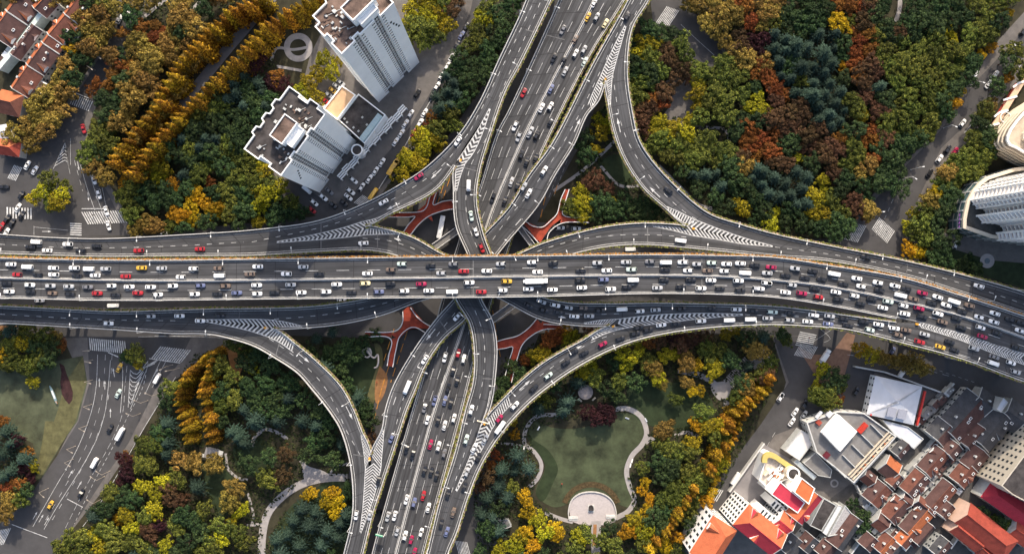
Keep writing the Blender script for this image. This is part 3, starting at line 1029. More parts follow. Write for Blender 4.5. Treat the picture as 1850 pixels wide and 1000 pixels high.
# upper left
rt, z = footbridge('red forked footbridge left of the long white bus, upper left of the crossing',
    [('700,383 725,384 750,384 768,372 776,368', '700,392 728,392 752,391 770,392 782,400'),
     ('768,372 775,350 787,329', '784,372 790,352 798,329'), ('748,386 760,376 770,369 780,370', '742,422 756,408 770,392 790,384 '),
     ('726,424 738,404 752,388', '742,424 754,404 772,390'), ('778,372 798,364 824,361', '782,386 800,380 826,375')])
rails(rt, z, ['700,383 738,384 764,381 772,372 776,358 788,329', '798,329 788,350 783,370 800,364 824,361', '826,376 800,381 776,390 758,404 742,424',
              '700,392 740,392 750,391 738,406 726,424'])
legs(rt, z, [(770, 378), (740, 388), (790, 345), (808, 370)])
rt, z = footbridge('red forked footbridge beside the small yellow tree cluster, upper right of the crossing',
    [('950,402 964,409 980,409 994,397 1008,385', '976,438 985,424 995,410 1010,398 1020,392'), ('1016,390 1040,393 1064,393', '1012,402 1040,402 1064,402'),
     ('1006,386 1013,360 1021,342', '1016,388 1022,362 1028,342'), ('944,402 958,418 970,436', '956,402 972,410 986,420')])
rails(rt, z, ['950,400 962,408 980,410 994,399 1006,386 1013,360 1021,342', '1028,342 1021,365 1016,385 1022,391 1064,393', '1064,402 1020,402 1002,410 991,422 988,434', '942,408 958,422 974,440'])
legs(rt, z, [(1000, 398), (1040, 397), (1018, 360), (975, 418)])
rt, z = footbridge('red forked footbridge above the small white sculpture, lower left of the crossing',
    [('730,560 728,575 726,590 714,600 704,602', '744,554 758,574 776,592 742,594 720,612'), ('660,600 690,599 708,598', '660,608 690,608 706,608'),
     ('708,612 704,640 700,660', '720,608 714,635 710,662'), ('728,562 735,555 742,553', '780,600 776,592 760,575')])
rails(rt, z, ['728,562 728,580 720,594 706,599 660,599', '660,608 700,608 708,616 703,640 700,660', '710,662 716,630 722,608 740,592 752,591 768,600', '742,555 752,570 766,582 780,590'])
legs(rt, z, [(738, 580), (685, 603), (710, 630), (760, 585)])
rt, z = footbridge('dark red footbridge passing under the long curving ramp, lower right of the crossing',
    [('895,617 912,612 935,606 955,592 970,577', '895,631 915,628 945,620 962,603 985,590'), ('980,580 1000,586 1016,586', '965,600 985,595 1014,593'),
     ('930,608 925,640 915,680', '944,622 935,645 926,690')])
rails(rt, z, ['895,617 912,612 935,606 955,592 970,575', '1014,594 985,594 966,602 945,620 935,645 924,690', '895,631 914,628 926,626 920,650 912,680', '982,585 1016,587'])
legs(rt, z, [(935, 614), (905, 622), (990, 590), (930, 650)])
# grey walkways to the stairs
def walkway(label, a, b, w, z):
    rt = empty('covered_walkway', (0, 0, 0), 0, label, 'walkway')
    A, B = P(*a, z), P(*b, z)
    mb = MB(); wall_along(mb, [A, A.lerp(B, .5), B], w, -.5, .0, 0); mb.build('deck', mat('walkway_grey', (.17, .165, .16), .9, .2, .5), rt)
    mb = MB(); wall_along(mb, [A + Vector((0, 0, .0)), B], .25, 0, 1.0, w / 2 - .1)
    mb.build('railing', RAIL, rt)
    mb = MB(); wall_along(mb, [A + Vector((0, 0, .0)), B], .25, 0, 1.0, -w / 2 + .1)
    mb.build('railing', RAIL, rt)
walkway('grey walkway beside the lower end of the long white bus', (784, 446), (826, 416), 3.4, 5.0)
walkway('grey walkway crossing below the deck right of the planted ramp', (888, 578), (930, 548), 3.4, 5.0)
walkway('narrow grey walkway leading down from the upper right red footbridge', (936, 408), (966, 448), 2.6, 5.0)

# ------------------------------------------------------------------ vehicles
GLASS = mat('dark_glass', (.012, .014, .018), .15)
TYRE = mat('tyre_rubber', (.015, .015, .015), .9)
CARCOL = {'w': ('white', (.78, .78, .77)), 'W': ('white', (.76, .76, .74)), 's': ('silver', (.40, .41, .42)), 'g': ('grey', (.17, .17, .18)),
          'k': ('black', (.016, .016, .018)), 'r': ('red', (.38, .018, .022)), 'y': ('yellow', (.62, .37, .04)), 'b': ('blue', (.13, .15, .26)),
          'm': ('crimson', (.33, .012, .06)), 'p': ('pale green', (.52, .62, .56)), 'o': ('brown', (.16, .115, .085)), 'c': ('cream', (.75, .66, .38))}
def paint(code):
    n, c = CARCOL[code]
    nm = 'paint_' + n.replace(' ', '_')
    if nm in MATS: return MATS[nm]
    m = mat(nm, c, .28)
    b = m.node_tree.nodes["Principled BSDF"]
    b.inputs["Coat Weight"].default_value = .6
    b.inputs["Coat Roughness"].default_value = .08
    b.inputs["Specular IOR Level"].default_value = .5
    return m

def loft(mb, rings, m=0, cap=True):
    base = len(mb.v); n = len(rings[0])
    for r in rings: mb.v += [tuple(p) for p in r]
    for i in range(len(rings) - 1):
        for k in range(n):
            l = (k + 1) % n
            a = base + i * n
            mb.f.append((a + k, a + l, a + n + l, a + n + k)); mb.m.append(m)
    if cap:
        mb.f.append(tuple(range(base + n - 1, base - 1, -1))); mb.m.append(m)
        e = base + (len(rings) - 1) * n
        mb.f.append(tuple(range(e, e + n))); mb.m.append(m)

def rrect(cx, cy, lx, ly, z, r, n=3, taper=1.0):
    """rounded rectangle ring, taper narrows the front (+x)"""
    pts = []
    for qx, qy, a0 in ((1, 1, 0), (-1, 1, 90), (-1, -1, 180), (1, -1, 270)):
        for k in range(n + 1):
            a = R(a0 + 90 * k / n)
            x = qx * (lx / 2 - r) + r * math.cos(a); y = qy * (ly / 2 - r) + r * math.sin(a)
            if x > 0: y *= 1 - (1 - taper) * (x / (lx / 2)) ** 2
            pts.append((cx + x, cy + y, z))
    return pts

def saloon_meshes(L=4.9, W=1.98, hatch=False, up=0.0):
    """body, cabin roof, windows, wheels: meshes to be shared"""
    b = MB()
    loft(b, [rrect(0, 0, L * .94, W * .92, .28, .35, taper=.9), rrect(0, 0, L, W, .45, .5, taper=.86), rrect(0, 0, L * .99, W, .72, .55, taper=.86),
             rrect(-.03, 0, L * .95, W * .95, .93, .55, taper=.82), rrect(-.05, 0, L * .86, W * .84, 1.0, .5, taper=.80)])
    x0, x1 = (-2.0, .55) if hatch else (-1.55, .55)
    # roof panel
    loft(b, [rrect((x0 + x1) / 2 - .1, 0, (x1 - x0) * .66, W * .70, 1.40 + up, .25), rrect((x0 + x1) / 2 - .1, 0, (x1 - x0) * .62, W * .66, 1.47 + up, .25)])
    for sx in (-1, 1):   # mirrors
        b.box((.62, sx * (W / 2 + .03), .92), (.22, .2, .16))
    # roof pillars
    zr, zb = 1.41 + up, .98
    wr, wb = W * .35, W * .44
    fx_r, fx_b, rx_r, rx_b = x1 - .42, x1 + .38, x0 + .35, x0 - .35
    for s in (-1, 1):
        for (xa, xb) in ((fx_r, fx_b), (rx_r, rx_b), ((fx_r + rx_r) / 2, (fx_b + rx_b) / 2)):
            b.tube((xb, s * wb, zb), (xa, s * wr, zr), .07, .06, 4)
    ws = MB(); ws.face([(fx_b, -wb, zb), (fx_b, wb, zb), (fx_r, wr, zr), (fx_r, -wr, zr)])
    rw = MB(); rw.face([(rx_b, wb, zb), (rx_b, -wb, zb), (rx_r, -wr, zr), (rx_r, wr, zr)])
    sw = []
    for s in (-1, 1):
        q = MB(); q.face([(rx_b, s * wb, zb), (fx_b, s * wb, zb), (fx_r, s * wr, zr), (rx_r, s * wr, zr)]); sw.append(q)
    wh = []
    for sx in (1.42, -1.36):
        for sy in (-1, 1):
            q = MB(); q.tube((sx, sy * (W / 2 - .24), .33), (sx, sy * (W / 2 - .01), .33), .33, .33, 12); wh.append(q)
    return b, [('windscreen', ws), ('rear_window', rw), ('side_window', sw[0]), ('side_window', sw[1])], wh

def van_meshes(L=5.4, W=2.0, Hh=2.15):
    b = MB()
    loft(b, [rrect(0, 0, L * .97, W * .95, .30, .3), rrect(0, 0, L, W, .55, .35, taper=.95), rrect(0, 0, L, W, 1.1, .35, taper=.95),
             rrect(-.12, 0, L * .93, W * .96, 1.5, .3, taper=.94), rrect(-.35, 0, L * .82, W * .88, Hh - .06, .25, taper=.96), rrect(-.36, 0, L * .79, W * .84, Hh, .25, taper=.96)])
    for sx in (-1, 1): b.box((L * .36, sx * (W / 2 + .06), 1.15), (.2, .2, .3))
    ws = MB(); ws.face([(L * .47, -W * .40, 1.2), (L * .47, W * .40, 1.2), (L * .352, W * .40, Hh - .1), (L * .352, -W * .40, Hh - .1)])
    rw = MB(); rw.face([(-L / 2 - .01, W * .36, 1.15), (-L / 2 - .01, -W * .36, 1.15), (-L * .487, -W * .34, 1.75), (-L * .487, W * .34, 1.75)])
    wh = []
    for sx in (L * .31, -L * .29):
        for sy in (-1, 1):
            q = MB(); q.tube((sx, sy * (W / 2 - .26), .36), (sx, sy * (W / 2 - .01), .36), .36, .36, 12); wh.append(q)
    return b, [('windscreen', ws), ('rear_window', rw)], wh

def bus_meshes(L=10.5, W=2.5, Hh=3.0):
    b = MB()
    loft(b, [rrect(0, 0, L * .98, W * .96, .35, .25), rrect(0, 0, L, W, .6, .3), rrect(0, 0, L, W, Hh - .35, .3), rrect(0, 0, L * .985, W * .95, Hh - .08, .3), rrect(0, 0, L * .96, W * .86, Hh, .25)])
    for x in (-L * .25, L * .2): b.box((x, 0, Hh - .02), (L * .16, W * .5, .22))
    ws = MB(); ws.face([(L / 2 + .01, -W * .42, 1.2), (L / 2 + .01, W * .42, 1.2), (L / 2 - .02, W * .42, Hh - .5), (L / 2 - .02, -W * .42, Hh - .5)])
    sw = []
    for s in (-1, 1):
        q = MB(); q.face([(-L * .46, s * (W / 2 + .01), 1.3), (L * .44, s * (W / 2 + .01), 1.3), (L * .44, s * (W / 2 + .01), Hh - .6), (-L * .46, s * (W / 2 + .01), Hh - .6)]); sw.append(('side_window', q))
    wh = []
    for sx in (L * .32, -L * .28):
        for sy in (-1, 1):
            q = MB(); q.tube((sx, sy * (W / 2 - .32), .48), (sx, sy * (W / 2 - .01), .48), .48, .48, 12); wh.append(q)
    return b, [('windscreen', ws)] + sw, wh

def truck_meshes(L=8.5, W=2.4, Hh=3.0):
    b = MB()
    cabL = 1.9
    loft(b, [rrect(L / 2 - cabL / 2, 0, cabL, W * .92, .5, .2), rrect(L / 2 - cabL / 2, 0, cabL, W * .94, 1.4, .25), rrect(L / 2 - cabL / 2 - .1, 0, cabL * .85, W * .86, 2.4, .25), rrect(L / 2 - cabL / 2 - .1, 0, cabL * .8, W * .8, 2.5, .2)])
    b.box((-cabL / 2 - .1, 0, .55), (L - .3, W * .6, .3))
    bx = MB(); loft(bx, [rrect(-cabL / 2 - .1, 0, L - cabL - .3, W, .9, .06), rrect(-cabL / 2 - .1, 0, L - cabL - .3, W, Hh - .06, .06), rrect(-cabL / 2 - .1, 0, L - cabL - .45, W - .12, Hh, .06)])
    ws = MB(); ws.face([(L / 2 + .02, -W * .4, 1.45), (L / 2 + .02, W * .4, 1.45), (L / 2 - .18, W * .38, 2.3), (L / 2 - .18, -W * .38, 2.3)])
    wh = []
    for sx in (L * .36, -L * .12, -L * .3):
        for sy in (-1, 1):
            q = MB(); q.tube((sx, sy * (W / 2 - .35), .45), (sx, sy * (W / 2 - .03), .45), .45, .45, 12); wh.append(q)
    return b, [('windscreen', ws), ('cargo_box', bx)], wh

PROTO = {}
def proto(kind, code, spec=None):
    """meshes (name, mesh) of one kind of vehicle in one colour, made once and shared"""
    key = (kind, code, spec)
    if key in PROTO: return PROTO[key]
    b, parts, wh = {'car': saloon_meshes, 'hatch': lambda: saloon_meshes(4.5, 1.95, True), 'suv': lambda: saloon_meshes(5.0, 2.06, True, .28), 'van': van_meshes, 'minibus': lambda: van_meshes(7.0, 2.1, 2.6),
                    'bus': lambda: bus_meshes(spec or 10.5), 'truck': lambda: truck_meshes(spec or 8.5)}[kind]()
    out = []
    def mesh(nm, q, mats):
        o = q.build(nm, mats); me = o.data; bpy.data.objects.remove(o)
        if nm == 'body':
            me.polygons.foreach_set('use_smooth', [True] * len(me.polygons))
            me.set_sharp_from_angle(angle=R(35))
        return me
    base = (kind, code, spec)
    out.append(('body', mesh('body', b, paint(code))))
    share = PROTO.get(('share', kind, spec))
    if share is None:
        share = [(n, mesh(n, q, GLASS if n != 'cargo_box' else paint('w'))) for n, q in parts] + [('wheel', mesh('wheel', q, TYRE)) for q in wh]
        PROTO[('share', kind, spec)] = share
    PROTO[key] = out + share
    return PROTO[key]

def vehicle(kind, code, loc, ang, pitch=0.0, spec=None):
    nm = {'car': 'car', 'hatch': 'car', 'suv': 'car', 'van': 'van', 'minibus': 'minibus', 'bus': 'bus', 'truck': 'truck'}[kind]
    root = empty(nm, loc, 0)
    root.rotation_euler = (0, pitch, ang)
    for n, me in proto(kind, code, spec):
        o = bpy.data.objects.new(n, me); COL.objects.link(o); o.parent = root
    return root

FLOW = {'B': -1, 'P': 1, 'Q': 1, 'K': -1, 'L': -1, 'M': 1, 'N': 1, 'E': 1}
def med_side(key, px, py):
    m = MED_A if key == 'A' else MED_G
    if key == 'A': return py < np.interp(px, [p[0] for p in m], [p[1] for p in m])
    ys = [p[1] for p in m]; return px < np.interp(py, ys, [p[0] for p in m])

VEH = []   # (kind, code, spec, px, py, where phrase, axis, ang or None)
def lane(where, lists, axis='x', ang=None, flip=1):
    for px, py, c in lists:
        spec = None; kind = 'car'
        if c.endswith('+'): kind, c = 'minibus', c[:-1]
        elif c.endswith('*'): kind, c, spec = 'bus', c[:-1], None
        elif c.endswith('#'): kind, c, spec = 'truck', c[:-1], 10.5
        elif c.endswith('%'): kind, c, spec = 'truck', c[:-1], 7.0
        elif c == 'W': kind = 'van'
        elif (int(px * 7) * 31 + int(py * 13)) % 4 == 0: kind = 'hatch'
        elif (int(px * 7) * 31 + int(py * 13)) % 4 == 1: kind = 'suv'
        VEH.append([kind, c, spec, px, py, where, axis, ang, flip])

lane('in the top lane of the main deck',
     Z(0, 240, '75,912w 190,930W 370,938w 515,938w 618,944W 733,943s 983,937y 1123,940s 1343,942w 1517,940o 1790,928w') +
     Z(460, 240, '337,930s 1022,909p 1222,922k 1380,910g 1710,909s') +
     Z(920, 240, '158,898w 305,905k 615,902s 812,897s 977,893g 1087,899W 1208,898w 1305,911s 1407,902p 1510,910w 1607,906w 1708,918k 1820,932m') +
     Z(1370, 480, '258,18s 378,37k 525,56W 685,87w 833,117w 950,138w 1028,160k 1140,188m 1247,216w 1357,247W 1468,276o 1645,330w 1747,372k 1830,395k'))
lane('in the second lane of the main deck',
     Z(0, 480, '118,60r 260,62k 372,60w 533,70k 660,65w 872,73r 1255,77w 1525,68W 1735,58o') +
     Z(460, 240, '220,978w 447,980k 783,976w 945,950o 1295,973s 1452,960r 1613,958w') +
     Z(920, 240, '197,965w 497,958k 678,955w 850,948p 1082,950k 1242,955w 1378,957o 1495,959w 1637,972W') +
     Z(1370, 480, '62,50s 190,67k 325,84k 440,92k 592,127k 715,142w 843,168k 985,204W 1080,230o 1205,258k 1307,272w 1415,318k 1535,355w 1638,389w'))
lane('in the third lane of the main deck',
     Z(0, 480, '45,122k 205,132w 348,138s 477,142s 610,146g 773,138w 897,145w 1045,147w 1198,139w 1393,136b 1565,140o 1783,134w') +
     Z(460, 480, '250,131s 570,128w 767,121c 945,123k 1158,125m 1490,116w 1752,107y') +
     Z(920, 480, '190,105w# 493,100k 655,95b 860,98W 1075,97k 1262,97k 1402,100w 1593,103w 1790,119w') +
     Z(1370, 480, '60,120w 235,133s 395,158k 540,182w 669,207w 790,230k 903,247p 1010,276w 1118,294m 1250,332w 1378,365k 1545,428w 1660,467k 1820,450w'))
lane('in the bottom lane of the main deck',
     Z(0, 480, '63,178w 212,178k 362,190o 487,196k 675,190r 802,203k 957,188r 1097,199w 1350,196w 1510,195k 1645,187b') +
     Z(460, 480, '15,193w 138,185k 323,184w 495,179w 672,185k 862,179b 1040,174w 1210,172w 1372,179W 1575,180r 1723,169w') +
     Z(920, 480, '133,160w 300,165w 505,151w 705,160w 818,147k 1030,152s 1193,145k 1333,155w 1465,157k 1605,170k 1723,155s') +
     Z(1370, 480, '8,158w 190,184w 303,190m 418,215r 557,232k 712,262k 866,290w 1020,333w 1140,353k 1282,390o 1412,428k 1558,490m 1795,568k'))
lane('on the ramp just below the main deck',
     Z(920, 480, '223,246s 318,272w 409,290s 511,293o 135,277k 240,308k 340,322k 630,310k 451,350w 555,348s 782,301W 908,315w 1018,306s 1197,298k 1405,296k 1580,302w 1700,314k 1825,320p') +
     Z(1370, 480, '103,320p 225,327k 387,342w 497,348s 597,367k 735,387k 837,407w 947,433w 1028,446o 1157,475s 1330,527k 1640,632g 1757,672w') +
     Z(0, 480, '752,398w 1048,350s 1247,347w 1530,347k 1390,381w'))
lane('on the ramp above the heart shaped lawn',
     Z(920, 480, '1333,382w 1530,376W 1677,370W 1798,363s 1160,402k 1057,410w 900,427k 965,443k 875,468k 773,505k 650,543m 520,605k 450,595k 393,672k 272,762p 170,848k 38,970w') +
     Z(1370, 480, '220,376s 345,386w 487,403b 625,415k 775,444p 970,478o 1122,527r 1265,562y 1365,583k 1500,572s 1633,676W 1790,737s') +
     Z(460, 740, '1553,330k 1603,200s 1700,60m 1705,120w+ 1475,432s 1458,535k 1380,712o 1335,845b'))
lane('on the ramp by the big upper right wood', Z(920, 0, '820,115k') + Z(920, 240, '1105,398k') + Z(1370, 240, '750,862k') + Z(1370, 480, '1535,140w'))
lane('on the ramp just above the main deck',
     Z(0, 240, '327,816w 560,818k 963,817r 1388,806r') + Z(460, 240, '755,765w') + Z(920, 240, '1190,748W'))
lane('on the ramp past the white towers', Z(0, 240, '252,757W 470,773w 210,793k 670,785k') + Z(460, 240, '895,480w 1140,302m 1412,57w'))
lane('on the ramp left of the diagonal highway', Z(460, 240, '1487,366W 1505,577p 1538,685w 1578,800r') + Z(460, 480, '1408,352w 1182,650w 1060,843w+') +
     Z(460, 740, '950,198b 860,492k 800,732s'), 'y')
lane('on the ramp right of the diagonal highway', Z(920, 240, '242,262w 135,420w') + Z(460, 740, '1505,0w 1470,205p 1525,262w 1345,585k 1298,790k'), 'y')
lane('on the ramp around the dark lower left park', Z(460, 740, '705,730w'), 'y')
lane('on the upper half of the diagonal highway',
     Z(920, 0, '590,20w 545,118y 608,118s 668,163c 372,208g 457,275o 520,345s 460,372w 375,425k 388,495s 310,403k 525,430p 290,617b 225,748w 287,738w 287,845k 40,875w 65,950s 150,913s 193,937k 100,645r') +
     Z(920, 240, '140,0s 190,15k 85,150k 122,200k 185,175k 15,340s 58,365k 100,375s') +
     Z(460, 240, '1740,470k 1655,450k 1715,575s'), 'y')
lane('on the lower half of the diagonal highway',
     Z(460, 480, '1322,634w 1415,608r 1453,645w 1380,725k 1408,798k 1345,845k 1322,935b 1365,950k 1250,935b 1180,985g') +
     Z(460, 740, '1200,70w 1275,73k 1320,107w 1385,57w 1055,273k 1097,315k 1222,240m 1278,253w 1318,300g 1180,422k 1228,430k 1265,455k 1172,595r 1108,643b 1055,622w 1207,678w 973,735w 925,740s 1045,873w 1088,902m 1157,850w 990,843s 1110,990m'), 'y')
lane('parked by the white towers',
     Z(460, 0, '1468,190k 1438,245b 1405,315k 1370,395w 1340,460w 1300,530w 1268,600w 1235,665k 1180,785w 1150,855w 1108,925r 1085,790w 1048,860w 1020,925w 980,985w 1130,650k', 1 / 3.846) +
     Z(460, 240, '885,205w 840,265w 797,320w 745,375w'), 'y', R(58))
lane('in the car park beside the tan flat roof', Z(460, 0, '600,575s 572,600w 545,630y 515,660s 490,700r 465,725w'), 'x', R(-38))
lane('below the shorter white tower', Z(460, 240, '690,330w 668,405w 652,445w 478,447w 415,485w 520,405g 545,500k 620,485k 365,395W 400,535r'), 'x', R(-40))
lane('at the far left junction', Z(0, 240, '190,225w 242,260w 150,430k 125,520w 152,570k 52,595k 85,625k 10,650r 45,692w') , 'x', R(60))
lane('queuing left of the conifer rows', Z(0, 240, '645,225m 655,325w 690,425w 740,540w 755,645w') + Z(0, 0, '580,895r'), 'y', R(-75))
lane('in the lane left of the orange tree clump', Z(0, 0, '830,135w 888,100w'), 'x', R(65))
lane('on the wide street at lower left', Z(0, 480, '830,707y 822,885p 1095,780W') + Z(0, 740, '765,130k 838,165w+ 660,365W 565,578k 352,658y'), 'y', R(62))
lane('on the upper right street', Z(1370, 0, '1775,330w 1645,520w 1600,585w 1420,855w 1500,520W 1840,220k') + Z(1370, 240, '1315,115k 1258,180w 1190,280k 1365,128m'), 'y', R(52))
lane('by the small garden below the curved tower', Z(1370, 240, '1370,775w'), 'y', R(70))
lane('near the grey hipped roof', Z(1370, 480, '932,590b 680,870k 325,965k 155,910w 462,620w% 995,742W') + Z(1400, 690, '290,430w 80,215w 420,470s 430,310k 245,570w', .125), 'x', R(55))
lane('on the street under the decks', Z(0, 240, '1145,692w 30,375k') + Z(920, 240, '840,808W 465,665w 355,660w') + Z(0, 480, '790,275W 275,240w') + Z(460, 480, '605,240w') + Z(460, 740, '875,705k'), 'x', R(2))
lane('on the narrow street beside the sports court', Z(920, 740, '1570,475w+'), 'x', R(55))
# buses
VEH.append(['bus', 'y', 9.5, 460 + 1020 / 3.846, 240 + 160 / 3.846, 'upper one parked on the street by the white towers', 'x', R(58), 1])
VEH.append(['bus', 'y', 8.5, 460 + 962 / 3.846, 240 + 245 / 3.846, 'lower one parked on the street by the white towers', 'x', R(58), 1])
VEH.append(['minibus', 'y', None, 460 + 825 / 3.846, 240 + 425 / 3.846, 'beside the zebra crossing under the ramp', 'x', R(55), 1])
VEH.append(['bus', 'w', 11.5, 460 + 1297 / 3.846, 240 + 655 / 3.846, 'long one waiting beside the red footbridge', 'x', R(-102), 1])

CATS = {'car': 'car', 'hatch': 'car', 'suv': 'car', 'van': 'van', 'minibus': 'minibus', 'bus': 'bus', 'truck': 'truck'}
from collections import defaultdict
grp = defaultdict(list)
RANK = {}
for v in VEH:
    half = ''
    if 'lane of the main deck' in v[5]:
        half = ' west' if v[3] < 870 else ' east'
    cw = CARCOL[v[1]][0]
    shape = {'hatch': 'hatchback', 'suv': 'estate', 'car': 'saloon', 'van': 'van', 'minibus': 'minibus', 'bus': 'bus', 'truck': 'truck'}[v[0]]
    v.append((cw, shape, half))
    grp[(v[5], half, cw, shape)].append(v)
for key, lst in grp.items():
    where, half, cw, shape = key
    ax = lst[0][6]
    lst.sort(key=lambda v: v[3] if ax == 'x' else v[4])
    side = ('left' if half != ' east' else 'middle crossing') if ax == 'x' else 'top'
    w = where
    if half == ' west': w = where.replace('main deck', 'main deck, left half')
    if half == ' east': w = where.replace('main deck', 'main deck, right half'); side = 'left'
    for i, v in enumerate(lst):
        if len(lst) == 1:
            v.append(('only ' if 'one' not in w else '') + '%s %s %s' % (cw, shape, w))
        else:
            v.append('%s %s, %s from the %s %s' % (cw, shape, nth(i), side, w))

PLACED = []
ncar = 0
STUFF = []
for v in VEH:
    kind, code, spec, px, py, where, axis, ang, flip, _, label = v
    w, k = cast(px, py)
    if ang is not None and k is not None and 'under the decks' not in where:
        pass
    pitch = 0
    if k is None:
        a = ang if ang is not None else 0.0
        w = P(px, py, .75); w.z = 0.12
    else:
        r = RD[k]
        if k == 'A': t = tangent(k, px, py) * (-1 if med_side(k, px, py) else 1)
        elif k == 'G': t = tangent(k, px, py) * (1 if med_side(k, px, py) else -1)
        else: t = tangent(k, px, py) * FLOW[k]
        a = math.atan2(t.y, t.x)
        zt = w.z
        w = P(px, py, zt + .75); w.z = zt + .02
        w2 = DECKS.ray_cast(Vector((w.x + t.x * 2, w.y + t.y * 2, zt + 3)), Vector((0, 0, -1)), 6)[0]
        if w2 is not None: pitch = -math.atan2(w2.z - zt, 2)
    a += random.uniform(-.02, .02)
    if kind in ('car', 'hatch', 'suv'):
        ncar += 1
    PLACED.append((kind, code, spec, w, a, pitch, label))
# past three hundred cars: the lowest lying, smallest looking ones become one object
cars = sorted((p for p in PLACED if p[0] in ('car', 'hatch', 'suv')), key=lambda p: p[3].z)
extra = set(id(p) for p in cars[:max(0, len(cars) - 300)])
GRP = {'car': 'cars on the interchange and its streets', 'suv': 'cars on the interchange and its streets', 'hatch': 'cars on the interchange and its streets', 'van': 'vans on the roads',
       'minibus': 'minibuses on the roads', 'bus': 'buses on the streets', 'truck': 'trucks on the roads'}
SB = MB(); smats = []
from mathutils import Matrix
for p in PLACED:
    kind, code, spec, w, a, pitch, label = p
    if id(p) in extra:
        M = Matrix.Translation(w) @ Matrix.Rotation(a, 4, 'Z') @ Matrix.Rotation(pitch, 4, 'Y')
        for n, me in proto(kind, code, spec):
            m = me.materials[0]
            if m not in smats: smats.append(m)
            b0 = len(SB.v)
            SB.v += [tuple(M @ v.co) for v in me.vertices]
            for f in me.polygons:
                SB.f.append(tuple(b0 + i for i in f.vertices)); SB.m.append(smats.index(m))
        continue
    o = vehicle(kind, code, w, a, pitch, spec)
    tag(o, label, CATS[kind], GRP[kind])
if SB.f:
    tag(SB.build('street_cars', smats), 'the small cars parked and queuing on the ground level streets', 'cars', kind='stuff')
print('vehicles', len(VEH), 'cars', ncar)

# ------------------------------------------------------------------ buildings
WHITE = mat('white_render', (.90, .89, .86), .8, .05, .15)
CREAM = mat('cream_render', (.62, .54, .42), .85, .10, .3)
GREYW = mat('grey_render', (.42, .43, .42), .85, .2, .5)
PALEW = mat('pale_render', (.50, .50, .48), .85, .15, .6)
BITU = mat('bitumen_roof', (.050, .044, .043), .9, .7, .25, detail=10)
BITU_R = mat('rusty_bitumen', (.13, .088, .07), .9, .75, .22, detail=10)
TAN = mat('tan_roof', (.52, .34, .20), .9, .3, .12)
GREYR = mat('grey_sheet_roof', (.17, .165, .16), .8, .25, .3)
PALER = mat('pale_sheet_roof', (.55, .56, .59), .6, .08, .25)
SLATE = roof_mat('slate_tiles', (.060, .060, .064), R(48), .8, .3)
T_BROWN = roof_mat('brown_tiles', (.082, .043, .038), R(48), .8, .3)
T_RED = roof_mat('red_tiles', (.135, .052, .036), R(48), .8, .3)
T_ORANGE = roof_mat('orange_and_sunlit_tiles', (.34, .105, .042), R(50), .8, .2)  # plain orange roofs, and sunlight painted into upper-left slopes of the corner terraces
T_CRIM = roof_mat('crimson_tiles', (.42, .035, .050), R(-37), .8, .15)
T_ORA2 = roof_mat('sunlit_orange_tiles', (.40, .105, .045), R(-37), .8, .15)  # school roof tone with sunlight painted in; crimson is its shaded side
T_BRICK = roof_mat('brick_red_tiles', (.27, .050, .032), R(-37), .8, .25)
WIN = mat('window_glass', (.035, .042, .05), .2, .3, 2.0)
DARKP = mat('dark_recess', (.42, .41, .40), .8, .2, 1.0)

def pv(pts, z): return [P(p[0], p[1], z) for p in (poly(pts) if isinstance(pts, str) else pts)]
def inset(pts, d):
    """shrink a world plan outline by d"""
    n = len(pts)
    a = sum(pts[i].x * pts[(i + 1) % n].y - pts[(i + 1) % n].x * pts[i].y for i in range(n))
    s = 1 if a > 0 else -1
    out = []
    for i in range(n):
        p, q, r = pts[i - 1], pts[i], pts[(i + 1) % n]
        e1 = Vector((q.x - p.x, q.y - p.y)).normalized(); e2 = Vector((r.x - q.x, r.y - q.y)).normalized()
        n1 = Vector((-e1.y, e1.x)) * s; n2 = Vector((-e2.y, e2.x)) * s
        b = n1 + n2
        if b.length < 1e-4: b = n1
        b = b / max(b.dot(n1), .3)
        out.append(Vector((q.x + b.x * d, q.y + b.y * d, q.z)))
    return out

def wall_windows(root, a, b, z0, z1, nx, nz, w=1.0, h=1.4, every=None, m=None, z_first=1.2):
    """windows (frame and pane) on the wall from a to b (outside on the right hand)"""
    a, b = Vector((a[0], a[1], 0)), Vector((b[0], b[1], 0))
    d = (b - a); L = d.length; d.normalize(); nrm = Vector((d.y, -d.x, 0)); ang = math.atan2(d.y, d.x)
    k = 0
    for j in range(nz):
        for i in range(nx):
            c = a + d * (L * (i + .5) / nx) + nrm * .02
            z = z0 + z_first + (z1 - z0 - z_first) * j / nz
            q = MB(); q.box((c.x, c.y, z), (w, .12, h), ang)
            q.build('window', m or WIN, root)
            k += 1
    return k

